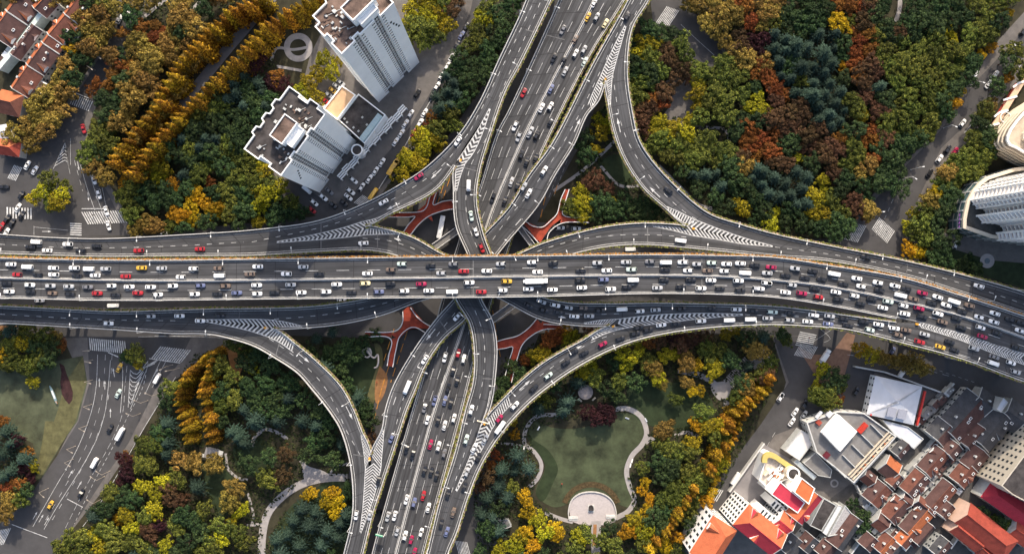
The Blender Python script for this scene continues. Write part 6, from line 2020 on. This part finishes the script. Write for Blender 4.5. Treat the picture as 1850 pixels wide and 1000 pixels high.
# kind: name, phrase, category, dark, light, default radius px, height m
KINDS = {
 'g': ('camphor_tree', 'dark green leafy tree', (.014, .030, .013), (.075, .122, .036), 18, 12),
 'l': ('plane_tree', 'olive green leafy tree', (.030, .044, .010), (.215, .235, .036), 17, 12),
 'v': ('willow_tree', 'yellow green leafy tree', (.10, .095, .008), (.54, .46, .02), 16, 10),
 'y': ('ginkgo_tree', 'golden yellow tree', (.20, .12, .006), (.62, .37, .012), 15, 11),
 'o': ('autumn_tree', 'ochre brown autumn tree', (.085, .060, .013), (.43, .29, .062), 18, 11),
 'r': ('maple_tree', 'rust orange autumn tree', (.095, .032, .008), (.34, .125, .026), 15, 10),
 'b': ('oak_tree', 'dull brown autumn tree', (.050, .028, .014), (.150, .080, .036), 17, 11),
 'm': ('plum_tree', 'dark maroon leafed tree', (.020, .007, .009), (.065, .018, .022), 15, 8),
 'c': ('cedar_tree', 'blue green star crowned cedar', (.014, .034, .024), (.075, .120, .085), 18, 14),
 'd': ('redwood_tree', 'tall pointed redwood', (.10, .045, .005), (.56, .33, .02), 9, 24),
}
LEAFM = {k: leaf_mat('leaves_' + v[0], v[2], v[3], .012 if k in 'mc' else .02) for k, v in KINDS.items()}

def quads(name, cen, nrm, size, m, asp=.7):
    """a mesh of loose leaf clumps: centres, facing, sizes"""
    n = len(cen)
    nrm = nrm / (np.linalg.norm(nrm, axis=1)[:, None] + 1e-9)
    t = rng.normal(size=(n, 3)); u = np.cross(nrm, t); u /= np.linalg.norm(u, axis=1)[:, None] + 1e-9
    w = np.cross(nrm, u)
    u = u * size[:, None]; w = w * size[:, None] * asp
    bend = nrm * size[:, None] * .25
    v = np.stack([cen - u - bend, cen - w, cen + u - bend, cen + w], 1).reshape(-1, 3)
    me = bpy.data.meshes.new(name)
    f = np.arange(4 * n).reshape(-1, 4)
    me.from_pydata(v.tolist(), [], f.tolist())
    me.materials.append(m)
    return me

def round_crown(kind, nl=30, per=75, leaf=.075, loose=.35):
    """crown of unit radius with its base at 0, top about 1.35: many lobes of leaf clumps, with gaps between"""
    C, N, S = [], [], []
    ga = math.pi * (3 - 5 ** .5)
    el = rng.uniform(.82, 1.2); e2 = rng.uniform(0, 6.28)
    for i in range(nl):
        h = 1 - (i + .5) / nl * 1.25
        rr = math.sqrt(max(0, 1 - h * h)) * rng.uniform(.62, .92) * (1 + .22 * math.cos(3 * ga * i + e2))
        a = ga * i + rng.uniform(-.4, .4)
        c = np.array([rr * math.cos(a), rr * math.sin(a), .70 + .50 * h]) * rng.uniform(.85, 1.1)
        lr = rng.uniform(.14, .34)
        d = rng.normal(size=(per, 3)); d /= np.linalg.norm(d, axis=1)[:, None]
        d[:, 2] = np.where(d[:, 2] < -.3, -d[:, 2], d[:, 2])
        rad = lr * rng.uniform(.75, 1.06, per)[:, None]
        C.append(c + d * rad * np.array([1, 1, .85])); N.append(d + rng.normal(size=(per, 3)) * loose); S.append(rng.uniform(.6, 1.2, per) * leaf)
    return quads('crown', np.concatenate(C), np.concatenate(N), np.concatenate(S), LEAFM[kind])

def cone_crown(kind, n=1100):
    """slim cone, unit height, radius .2"""
    h = 1 - rng.uniform(0, 1, n) ** .62
    a = rng.uniform(0, 2 * math.pi, n)
    tier = .82 + .18 * np.sin(h * 70 + a * 3)
    rad = .185 * (1 - h) ** .8 * rng.uniform(.55, 1.08, n) * tier + .012
    c = np.stack([rad * np.cos(a), rad * np.sin(a), h * .96 + .04], 1)
    nn = np.stack([np.cos(a), np.sin(a), np.full(n, .55)], 1) + rng.normal(size=(n, 3)) * .35
    return quads('crown', c, nn, rng.uniform(.018, .036, n) * (1.1 - .4 * h), LEAFM[kind], .6)

def star_crown(kind):
    """tiers of drooping sprays, unit radius, height 1.7"""
    C, N, S = [], [], []
    for t in range(8):
        f = t / 7
        R0 = (1 - f) ** .75 * .95 + .08
        m = int(13 - 6 * f)
        a0 = rng.uniform(0, 6)
        for k in range(m):
            a = a0 + 2 * math.pi * k / m + rng.uniform(-.15, .15)
            L = R0 * rng.uniform(.72, 1.1)
            q = 26
            s = rng.uniform(.12, 1, q)
            wid = .13 * (1 - s * .75)
            off = rng.uniform(-1, 1, q) * wid
            x = s * L * math.cos(a) - off * math.sin(a); y = s * L * math.sin(a) + off * math.cos(a)
            z = .35 + f * 1.25 - .28 * s ** 1.5 * L + rng.uniform(-.03, .03, q)
            C.append(np.stack([x, y, z], 1))
            N.append(np.stack([.3 * math.cos(a) - off * 2 * math.sin(a), .3 * math.sin(a) + off * 2 * math.cos(a), np.ones(q)], 1) + rng.normal(size=(q, 3)) * .25)
            S.append(rng.uniform(.045, .085, q))
    return quads('crown', np.concatenate(C), np.concatenate(N), np.concatenate(S), LEAFM[kind], .5)

CROWNS = {}
for k in KINDS:
    if k == 'd': CROWNS[k] = [cone_crown(k) for _ in range(4)]
    elif k == 'c': CROWNS[k] = [star_crown(k) for _ in range(4)]
    elif k in 'yv': CROWNS[k] = [round_crown(k, int(rng.integers(20, 34)), 70,   .078, .45) for _ in range(7)]
    else: CROWNS[k] = [round_crown(k, int(rng.integers(22, 40)), 75, .074, .36) for _ in range(7)]
def trunk_mesh(limbs=True):
    q = MB()
    q.tube((0, 0, 0), (.02, .01, .5), .06, .045, 7); q.tube((.02, .01, .5), (0, .02, .95), .045, .02, 7)
    if limbs:
        for i in range(6):
            a = i * 1.05; z = .4 + .08 * i
            q.tube((0, 0, z), (.45 * math.cos(a), .45 * math.sin(a), z + .3), .03, .01, 5)
    o = q.build('trunk', BARK); me = o.data; bpy.data.objects.remove(o); return me
TRUNK, POLE_TRUNK = trunk_mesh(), trunk_mesh(False)

TREES = []   # px, py, kind, radius px, row note
def add(txt, dflt=None):
    for w in txt.split():
        a, b = w.split(',')
        k = b.lstrip('0123456789.'); num = b[:len(b) - len(k)]
        TREES.append([float(a), float(num), k[0], KINDS[k[0]][4] * (1.3 if k.endswith('+') else .72 if k.endswith('-') else 1), None])
add('60,190o 85,170o 50,225o 80,235o 110,145o 130,88y 165,60o 185,25o 240,5o 275,110o+ 310,105o 250,130o 270,150o+ 240,180o+ 228,208o 330,30o+ 350,50o+ 320,70o 200,100o 300,80o 345,80o 232,160o '
    '253,47r 280,30r 280,70r 220,60r- 245,75o 215,115r 175,150r- 165,165r- 190,180g 210,195g 225,145g 370,15g 100,165o 70,215o 98,215o 25,240o 150,30o 120,120o 190,55o 205,15o')
add('420,150c 440,190c 400,220g 465,150c 460,120m 470,210g 380,200l 350,230g 440,225g 410,180c 480,190c 505,110m- 490,150m 515,155m 500,140r 440,110c 475,70c- 450,165g 490,180g '
    '585,105v 600,130v 560,150v 575,130v 545,165v 570,175v 550,185v 612,112v- 535,178v- 745,35v 760,50l+ 785,65l 775,45v 795,20v 820,15b 808,45v 735,60l 800,5l '
    '870,30v 865,70l 890,60g 880,90g 830,105g 850,120g 820,150c 825,170c 810,165c 815,190c 815,205l 780,213r- 773,228r- 760,245v 785,250v 900,20g 910,50g 880,15l 925,10g 845,145g 835,185g 790,235l '
    '735,285v 755,295v 740,305v- 725,315v 770,250v 750,255v- 790,265v-')
add('175,250l 190,260l 165,265l 205,265l 180,275g 90,325l 80,345v 110,350v 60,358v- 105,365v 118,335l- 90,370l- 250,310l 290,300v 300,310v- 240,340l 260,350g 280,365g 240,370l 315,335y 355,350y 370,365y 345,375y 315,385y 330,390y 390,375y 400,370y- 385,385y 350,392y '
    '320,280g 350,290g 300,265g 380,275g 400,270l 440,290l 460,285l 450,310l 420,320l 410,345l 425,370l 460,330l 475,350l 470,370v 265,400o 280,410o 330,250c 360,265c 390,250c 450,350g 440,380g 380,330r- 360,315l 330,315c 300,345g 225,330y- '
    '465,290v 480,310v 486,336l 483,352v+ 504,336v 470,345v 527,365l 538,383g 465,287v 500,365g 515,385g 495,390g 375,400g 300,360g 350,240g 430,260g 405,300g')
add('1190,60g 1220,65g 1230,75l 1155,95v 1165,95v 1175,100l 1160,125g 1165,150l 1195,130l 1205,100b 1200,88b 1215,110b 1230,125b 1240,140b- 1200,165b 1180,180r 1200,170b 1175,195b 1195,185r 1160,210b 1270,130l 1285,135l 1290,165l 1300,160l 1260,170v 1300,200l 1340,170l 1360,195v '
    '1265,10o 1290,25o 1310,40o 1330,30o 1350,10r 1390,20o 1330,90o 1350,105o 1380,115o 1320,130l 1340,85b 1380,70m 1370,95m 1390,150r 1385,130r 1215,230v 1240,240v 1200,245v 1190,250l 1180,240v 1350,255r 1220,265l 1180,265l 1235,255l 1250,290l 1225,290l 1060,280g 1080,270g 1050,250g 1075,270v- 1080,325b 1100,340b- '
    '1045,370v 1060,365v 1030,375l 1100,370g 1130,365g 1110,385g 1150,380g 1170,385g 1185,365g 1105,365v- 1300,270l 1320,275l 1340,285b 1355,265r 1385,270r 1345,300o 1275,315c 1305,335c 1370,305c 1345,375v 1340,382y- 1310,375g 1275,370g 1380,380g 1140,70g- 1085,240v 1080,215v- 1100,200g- 1070,300g 1330,235g 1310,240l 1320,300g 1350,340g 1260,340g 1280,250l 1315,215l')
add('1385,25o 1395,20o 1440,30g 1450,45g 1470,20g 1420,50g 1515,40y+ 1535,10r 1555,15r 1545,60r 1560,40b 1570,60r 1590,60l 1580,25g 1600,50g 1625,55b 1700,10g 1740,30g 1720,35g 1780,30l 1660,40g 1680,30g 1650,15g 1760,10l 1800,10l 1820,25y- '
    '1400,60c 1420,70c 1440,80c+ 1480,60c 1490,95c+ 1460,85c 1410,110c 1450,120c+ 1470,120c 1430,140c 1490,130c 1500,150c 1470,170c+ 1480,190c 1520,165c 1500,205c 1470,150c 1510,60c 1440,100c 1420,90c 1400,85c 1480,215c 1510,185c '
    '1375,115r 1390,140r 1400,160r 1545,95r 1545,115r 1555,125b 1560,150b 1565,175b 1550,135r 1575,115b 1580,130b 1525,120y- 1600,90l 1630,110l 1660,90l 1690,70l 1720,70v- 1740,90l 1700,110l 1650,130l 1680,140l 1720,130l 1620,150l 1600,180g 1640,170l 1680,180l 1700,160l 1650,200l 1620,210l 1680,220l 1640,230l 1660,245l 1600,240l 1710,200g 1725,160g 1750,60l 1770,50l 1790,60l '
    '1790,85y- 1770,100y- 1735,165y- 1720,185y 1715,205y- 1590,155c 1430,200b 1450,210b 1400,180b 1440,230b 1480,230b 1420,230b 1550,200l 1560,210v- 1590,200b 1570,240r 1375,250r 1410,205b 1460,245b 1575,160r- 1570,90r 1550,75r 1570,20b')
add('1395,275r 1500,265b 1490,280b 1520,250r 1580,255r 1600,250b 1540,265l 1550,285l 1570,300o 1580,285r 1640,260g 1660,250g 1620,310g 1610,330g 1630,340g 1590,270g 1380,310c 1400,320c 1420,330c 1440,310c 1460,320c 1390,350c 1410,355c 1440,370c 1450,340c 1440,285v- 1485,345v- 1500,360l 1470,385v 1490,390v 1400,385v- 1430,380g 1510,400g 1520,385l 1540,360b 1550,380b 1570,380o 1565,390r- 1420,400g 1450,405g 1480,410g 1530,410g 1430,265g 1470,295g 1510,320b 1520,340g 1420,295b '
    '1730,290l 1750,280l 1770,290l 1710,310o 1700,330l 1690,350y 1680,365o 1670,380l 1720,350g 1700,380g 1690,400g 1650,385v- 1640,410v- 1655,420l 1670,430l 1640,450y 1660,455y 1690,430g 1700,450g 1720,430g 1760,250l 1790,265g 1750,470g- 1720,300l 1735,315l 1705,345g 1780,280l 1830,90l 1820,140y- 1790,190o- 1780,200l 1800,255l 1820,110g 1840,125l 1770,225g 1785,245g 1710,470g 1690,465g 1735,485g 1760,490g')
add('50,600l 80,605l 40,620v 30,640l 70,630g 60,655l 40,660l 85,650g 100,610o- 110,625r- 5,640y 20,625l 95,630g 75,645l 15,655l 245,640l 250,655v- 230,645g- 20,800c 10,780c 40,830c 20,850c 50,815r- 30,795m 45,845m 60,840v- 15,880r 35,875r 20,905o 10,925o 5,760r- 5,820c 55,865m- 8,860c 35,900l 45,885g 60,690v- '
    '395,655l 390,665l 420,680l 410,700g 425,720l 300,720g 310,700l 445,655g 455,665v- 450,700g 460,720g 480,700g 300,765c 290,780g 280,800l 300,800c 260,800l 255,835l 270,840l 225,830m 230,855m 220,870m- 230,825r- 330,830o 350,835o 460,760c+ 430,790c 440,800c 420,780c 470,770c+ 425,880o 450,870c 460,890c 300,820c '
    '300,870v 283,890v 310,880b 320,865l 310,900b 325,905b 265,930l 280,920v 230,930v 215,935y- 240,950v 200,960l 190,955l 170,965v 150,970l 130,970l 110,985l 120,1000l 200,890l 220,895g 190,920g 240,900g 285,950m 270,960b 330,930g 320,950l 350,940g 370,920l 300,985v 260,985l 340,980g 400,950l 420,940v- 400,970v 430,960l 440,980l 390,990l 180,990v 210,985l 235,975l 150,995l 320,1000g 365,960g 380,975l')
add('480,690g 500,720g 510,740g 470,640g 540,640g 600,600c- 570,612c- 640,730c 645,718c 500,760c 520,780c 530,800c 470,790c 515,820b 490,870l 480,860l 510,860b 570,800g 560,820g 590,790g 600,760g 580,740g 550,720g 520,690g 550,680c 490,660g 460,640l 600,890y 610,905y 605,925y 590,905y 565,890y- 555,895y- 545,920c 570,925c 560,950c+ 530,940c 590,960c 520,965c 500,975c 540,985c 610,970c 580,985c 625,930c 615,945c '
    '665,760g 660,740g 670,790b- 620,850g- 600,830g 545,760c 575,700g 520,720c 600,640g 640,640g 560,640g 680,605g- 620,625g 625,700g 440,740c 480,740g 450,835g 600,720g')
add('1005,605r 1020,600y 1030,610v 990,615r 975,640v 985,635v- 965,645v- 950,650r- 1065,660v 1055,672v 1075,680l 1050,670y- 1135,640v+ 1130,655v 1155,630v- 1205,640v 1220,640v- 1180,665o 1185,680v 1170,655l 1195,690o- 1255,660y 1240,655o 1265,670y 1230,660o 1280,640l 1300,635l 1295,660v 1275,625l 1290,670v 1170,615r 1195,610b 1215,605m 1250,610b 1330,600v- 1310,603v- 1240,690o- 1250,705y- 1265,705y- 1120,690l 1025,725c 980,720l 1020,740c 975,735c 1045,690c 1060,745m 1080,755m 1090,740m 1100,750m '
    '1360,630o 1370,632o 1375,675l 1385,680b 925,760y- 930,785y- 925,800r- 945,880y 950,900y 955,925y 975,920y 970,935v 950,960y 940,970v 1000,955y 1005,965y 965,985y 930,985v 985,960v 1020,925v 1030,940v 1045,970v 1060,965l 1040,985l 1090,975l 1110,985l 1110,1000l 1130,960y 1145,955y 1150,940v 1165,960v 1160,980l 1165,870y- 1160,885y- 1175,900y- 1165,925y 1185,790v 1200,775o 1195,800l 1210,810l 1225,820l 1280,770v 1300,770v 1260,765y 1290,790l 1310,800l 1250,800v 1245,815l 1280,840l 1240,850l 1255,870l 1270,860l 1220,880l 1230,890l 1250,900l 1260,880l 1225,905l 1300,840v '
    '1305,805r- 1310,825y- 1290,865y- 1285,890y- 1275,905y 1210,960r 1200,985y 1225,970y 1200,920g 1180,930g 880,900c 900,880c 880,860b 890,840r- 895,820r- 905,850c 930,850c- 900,960c 870,880b- 925,880l- 905,920g 890,935c 915,900c 1240,925l 1195,950g 1000,690g 960,700g 940,720g 1010,660g 1110,650g 1090,630b 1150,690g 1220,720l- 1270,745l 1300,730g 1330,720l 1350,700o 1340,690g 1320,650g 1350,610g 1215,845g 1200,860g 1240,785l 1200,900l 1190,830g 1210,940l 1050,640g 1035,660g- 1130,615r 1110,610b 1230,620b 1270,605b 870,930c 880,955g')
add('1485,670v 1500,680g 1475,700v- 1490,710l 1510,700l 1480,720l 1500,725l 1515,690g 1472,712l- 1515,722r- 1415,605g- 1420,615l- 1555,630y 1572,640v 1625,650o- 1640,655o 1655,660o 1670,667o- 1590,645o- 1605,650o- 1540,910g- 1560,930g- 1560,950g- 1775,925g- 1790,935l- 1810,945g- 1820,950l-')
# planted rows of redwoods, given by their tips
def row(note, pts, step, r=9, kind='d'):
    sp = np.array(spline(poly(pts), 10))
    d = np.concatenate([[0], np.cumsum(np.linalg.norm(np.diff(sp, axis=0), axis=1))])
    for s in np.arange(0, d[-1], step):
        TREES.append([float(np.interp(s, d, sp[:, 0])) + random.uniform(-1.8, 1.8), float(np.interp(s, d, sp[:, 1])) + random.uniform(-1.8, 1.8), kind, r * random.uniform(.85, 1.2), note])
row('outer row left of park road', '462,-12 416,10 390,32 365,55 350,70 330,92 304,125 287,155 270,190 250,215 230,237 212,258 196,278 184,300', 13, 10)
row('outer row right of park road', '580,-22 520,12 468,44 437,80 416,104 385,135 351,169 317,203 281,242 250,274 234,297 218,318', 13, 10)
row('left row of the grove', '365,645 348,662 330,680 318,700 312,725 318,745 322,770 328,790 335,815', 12)
row('right row of the grove', '378,640 372,665 362,685 355,705 360,725 364,745 366,765 368,788 372,806', 12)
row('kerb row by the sports court', '1402,688 1385,712 1360,728 1345,745 1332,760 1326,775 1310,792', 9.5, 8)
row('inner row by the sports court', '1395,708 1375,725 1352,748 1340,770 1330,800 1316,815 1302,830 1296,850 1288,868', 10, 8)
row('row above the white facades', '1262,890 1250,905 1240,925 1226,945 1212,965 1196,985 1180,1005', 10, 9)
EXPL = len(TREES)

# fill the woods between the trees picked out above, each taking the kind of its nearest neighbour
WOODS = [poly(t) for t in (
 '-20,-20 -20,0 230,0 470,-20 330,170 200,330 160,300 150,262 185,215 180,165 230,80 235,0',
 '470,70 515,120 500,165 520,170 450,262 500,340 560,385 540,395 400,405 250,418 215,350 270,285',
 '100,160 130,60 190,0 215,0 190,70 130,140 100,240 60,265 20,240',
 '735,20 770,-20 850,-20 810,60 790,80 745,75', '860,25 950,-20 905,90 860,175 800,250 770,285 720,325 700,335 760,230 800,150',
 '1140,60 1200,45 1235,75 1260,130 1300,130 1315,95 1245,10 1240,-20 1850,-20 1795,85 1700,225 1600,315 1530,425 1400,412 1280,375 1220,325 1150,230 1140,150',
 '1098,190 1108,240 1120,290 1160,350 1225,398 1060,400 1030,385 1045,300 1070,230',
 '1710,295 1760,262 1790,280 1720,350 1705,420 1690,480 1640,460 1650,400', '1845,100 1800,180 1770,245 1745,235 1800,150',
 '-20,595 110,600 110,640 80,668 -20,668', '-20,765 40,785 72,850 50,885 -20,950',
 '350,640 430,620 500,650 580,720 615,790 634,880 630,1020 95,1020 190,890 262,780', '510,622 690,615 680,690 655,770 620,715 560,655',
 '905,650 1000,600 1080,600 1000,645 930,720 900,740', '1000,690 1100,640 1250,605 1400,598 1405,690 1320,850 1220,1020 870,1020 855,900 890,820 950,740')]
CLEAR = [poly(t) for t in (
 '955,775 1000,765 1110,738 1170,770 1170,790 1135,860 1145,920 1110,950 1020,945 960,895 975,845', '1125,685 1200,690 1262,705 1285,740 1255,768 1180,775 1130,750',
 '360,830 405,845 425,870 400,935 385,900', '430,815 470,800 490,830 460,860', '610,625 660,625 690,680 660,740 640,700', '1090,285 1120,280 1145,320 1100,325',
 '565,895 510,925 485,975 470,1000 480,930 540,870 620,855 630,875', '545,826 600,855 550,875', '1190,150 1240,140 1265,185 1250,215 1200,210', '395,630 430,622 445,640 425,695',
 '1068,940 1088,940 1084,1000 1066,1000', '500,60 560,60 560,120 500,125', '360,806 395,806 395,835 360,835', '1040,690 1080,690 1080,725 1040,725', '1280,690 1320,690 1380,640 1395,660 1330,700 1310,720',
 '870,935 930,935 940,965 870,965', '655,620 692,620 690,670 655,670', '1605,0 1640,0 1635,45 1610,45', '560,-20 470,-20 395,60 340,135 280,210 235,290 240,330 290,280 350,215 410,150 470,82 520,30',
 '1066,705 1100,735 1068,760 1040,740')]
ex = np.array([[t[0], t[1]] for t in TREES])
exk = [t[2] for t in TREES]
pts_all = ex.tolist()
grid = defaultdict(list)
def gadd(x, y): grid[(int(x // 30), int(y // 30))].append((x, y))
for x, y in pts_all: gadd(x, y)
frng = random.Random(5)
pgrid = defaultdict(list)
for x, y in PATHPTS: pgrid[(int(x // 30), int(y // 30))].append((x, y))
def near_path(x, y, d):
    gx, gy = int(x // 30), int(y // 30)
    return any((q[0] - x) ** 2 + (q[1] - y) ** 2 < d * d for i in (-1, 0, 1) for j in (-1, 0, 1) for q in pgrid[(gx + i, gy + j)])
TREES = [t for t in TREES if t[4] or not near_path(t[0], t[1], 13)]
for wi, wpoly in enumerate(WOODS):
    GAP = 18 if wi < 9 else 25
    xs = [p[0] for p in wpoly]; ys = [p[1] for p in wpoly]
    area = (max(xs) - min(xs)) * (max(ys) - min(ys))
    for _ in range(int(area / 60)):
        x, y = frng.uniform(min(xs), max(xs)), frng.uniform(min(ys), max(ys))
        if not inpoly(x, y, wpoly) or any(inpoly(x, y, c) for c in CLEAR): continue
        gx, gy = int(x // 30), int(y // 30)
        if any((q[0] - x) ** 2 + (q[1] - y) ** 2 < GAP ** 2 for i in (-1, 0, 1) for j in (-1, 0, 1) for q in grid[(gx + i, gy + j)]): continue
        if near_path(x, y, 19): continue
        if DECKS.ray_cast(CAM, (P(x, y) - CAM).normalized())[0] is not None: continue
        i = int(np.argmin(((ex - (x, y)) ** 2).sum(1)))
        k = exk[i]
        if k == 'd': k = 'o' if y < 400 else 'g'
        if k == 'y' or frng.random() < .12: k = frng.choice('ggl')
        if wi >= 9 and frng.random() < .45: k = frng.choice('gc')
        TREES.append([x, y, k, KINDS[k][4] * frng.uniform(.75, 1.1), None]); gadd(x, y)

# nothing may stand inside a road deck: keep crowns that would reach one low or drop them
LAND = [('the round plaza with the arch', 1068, 915), ('the round gazebo', 1058, 708), ('the heart shaped lawn', 1060, 820), ('the taller white tower', 690, 150), ('the shorter white tower', 560, 300),
        ('the ring shaped paving', 539, 86), ('the park road', 380, 110), ('the far left crossing', 170, 385), ('the red roofed terrace', 80, 90), ('the street island', 100, 340),
        ('the white sculpture', 673, 640), ('the grey pavilion', 381, 818), ('the wide lower left street', 210, 760), ('the blue boat sculpture', 95, 710), ('the branching pale path', 570, 850),
        ('the curved glass podium', 1730, 400), ('the ring on the cream walkway', 1817, 212), ('the upper right street', 1720, 240), ('the diamond crossing', 1575, 410), ('the paved clearing', 1230, 180),
        ('the top middle crossing', 1216, 22), ('the upper right footbridge', 1010, 395), ('the upper left footbridge', 760, 380), ('the striped gore at upper right', 1250, 410), ('the brick yard', 1500, 650),
        ('the grey hipped roof', 1625, 720), ('the sports court', 1360, 850), ('the stepped path', 1334, 672), ('the ramp fork at bottom', 670, 830), ('the lower right ramp bend', 985, 670), ('the yellow buses', 720, 300),
        ('the conifer avenue', 300, 200), ('the lone orange dome tree', 1515, 40), ('the bottom right fork', 870, 760), ('the bare earth path', 425, 650), ('the bottom edge of the photo', 300, 1000)]
final = []
for t in TREES:
    px, py, k, r, note = t
    if DECKS.ray_cast(CAM, (P(px, py) - CAM).normalized())[0] is not None: continue
    final.append(t)
bykind = defaultdict(list)
for t in final: bykind[t[2]].append(t)
def plant(t):
    px, py, k, r, note = t
    name, phrase, dk, lt, rr, hh = KINDS[k]
    if k == 'd':
        h = hh * random.uniform(.75, 1.12) * (1 if py < 500 else .8); z = h
        rad = h
    else:
        rad = r * K * .97; h = rad * random.uniform(2.0, 2.4) if k != 'c' else rad * 2.6; z = h * .72
    w = P(px, py, z); w.z = 0
    root = empty(name, w, random.uniform(0, 6.28))
    cr = bpy.data.objects.new('crown', random.choice(CROWNS[k])); COL.objects.link(cr); cr.parent = root
    tk = bpy.data.objects.new('trunk', POLE_TRUNK if k == 'd' else TRUNK); COL.objects.link(tk); tk.parent = root
    if k == 'd':
        cr.scale = (h * random.uniform(.78, 1.05),) * 2 + (h,); tk.scale = (h * .25, h * .25, h * .9)
    else:
        lift = h - rad * (1.35 if k != 'c' else 1.65)
        cr.location = (0, 0, max(lift, .3)); sx = random.uniform(.82, 1.2)
        cr.scale = (rad * 1.08 * sx, rad * 1.08 / sx, rad)
        tk.scale = (rad * 1.1, rad * 1.1, max(lift, .3) + rad * .8)
    return root
LX = np.array([(a, b) for _, a, b in LAND], float)
for k, lst in bykind.items():
    name, phrase = KINDS[k][:2]
    lst.sort(key=lambda t: -t[3])
    if len(lst) > 300: lst = lst[:300]
    pos = np.array([(t[0], t[1]) for t in lst])
    rows = defaultdict(list)
    for t in lst:
        if t[4]: rows[t[4]].append(t)
    for q in rows.values(): q.sort(key=lambda t: t[1])
    used = set()
    for i, t in enumerate(lst):
        root = plant(t)
        if t[4]:
            lab = '%s, %s from the top in the %s' % (phrase, nth(rows[t[4]].index(t)), t[4])
        else:
            li = int(np.argmin(((LX - pos[i]) ** 2).sum(1)))
            order = np.argsort(((pos - LX[li]) ** 2).sum(1))
            rk = int(np.where(order == i)[0][0])
            d = pos[i] - LX[li]
            side = ('right' if d[0] > 0 else 'left') if abs(d[0]) > abs(d[1]) else ('lower' if d[1] > 0 else 'upper')
            lab = '%s on the %s side of %s, %s nearest of its kind' % (phrase, side, LAND[li][0], nth(rk))
            if len(lab.split()) > 16: lab = lab.replace(' on the %s side of' % side, ' near').replace(' nearest of its kind', ' nearest')
            if len(lab.split()) > 16:
                lab = '%s, %s nearest %s' % (phrase, nth(rk), LAND[li][0])
            if len(lab.split()) > 16: print('LONG', lab)
        tag(root, lab, 'tree', {'d': 'redwoods planted in rows'}.get(k, 'trees of the parks and streets'))
print('trees', {k: len(v) for k, v in bykind.items()})
# low undergrowth that nobody could count
uc, un, us = [], [], []
for wpoly in WOODS:
    xs = [p[0] for p in wpoly]; ys = [p[1] for p in wpoly]
    for _ in range(int((max(xs) - min(xs)) * (max(ys) - min(ys)) / 14)):
        x, y = frng.uniform(min(xs), max(xs)), frng.uniform(min(ys), max(ys))
        if not inpoly(x, y, wpoly) or any(inpoly(x, y, c) for c in CLEAR): continue
        w = P(x, y); uc.append((w.x, w.y, frng.uniform(.1, .9))); un.append((frng.uniform(-.5, .5), frng.uniform(-.5, .5), 1)); us.append(frng.uniform(.35, .9))
me = quads('undergrowth', np.array(uc), np.array(un), np.array(us), leaf_mat('leaves_undergrowth', (.014, .020, .007), (.050, .058, .018)))
o = bpy.data.objects.new('undergrowth', me); COL.objects.link(o)
tag(o, 'low dark shrubs and ground cover under the park trees', 'undergrowth', kind='stuff')
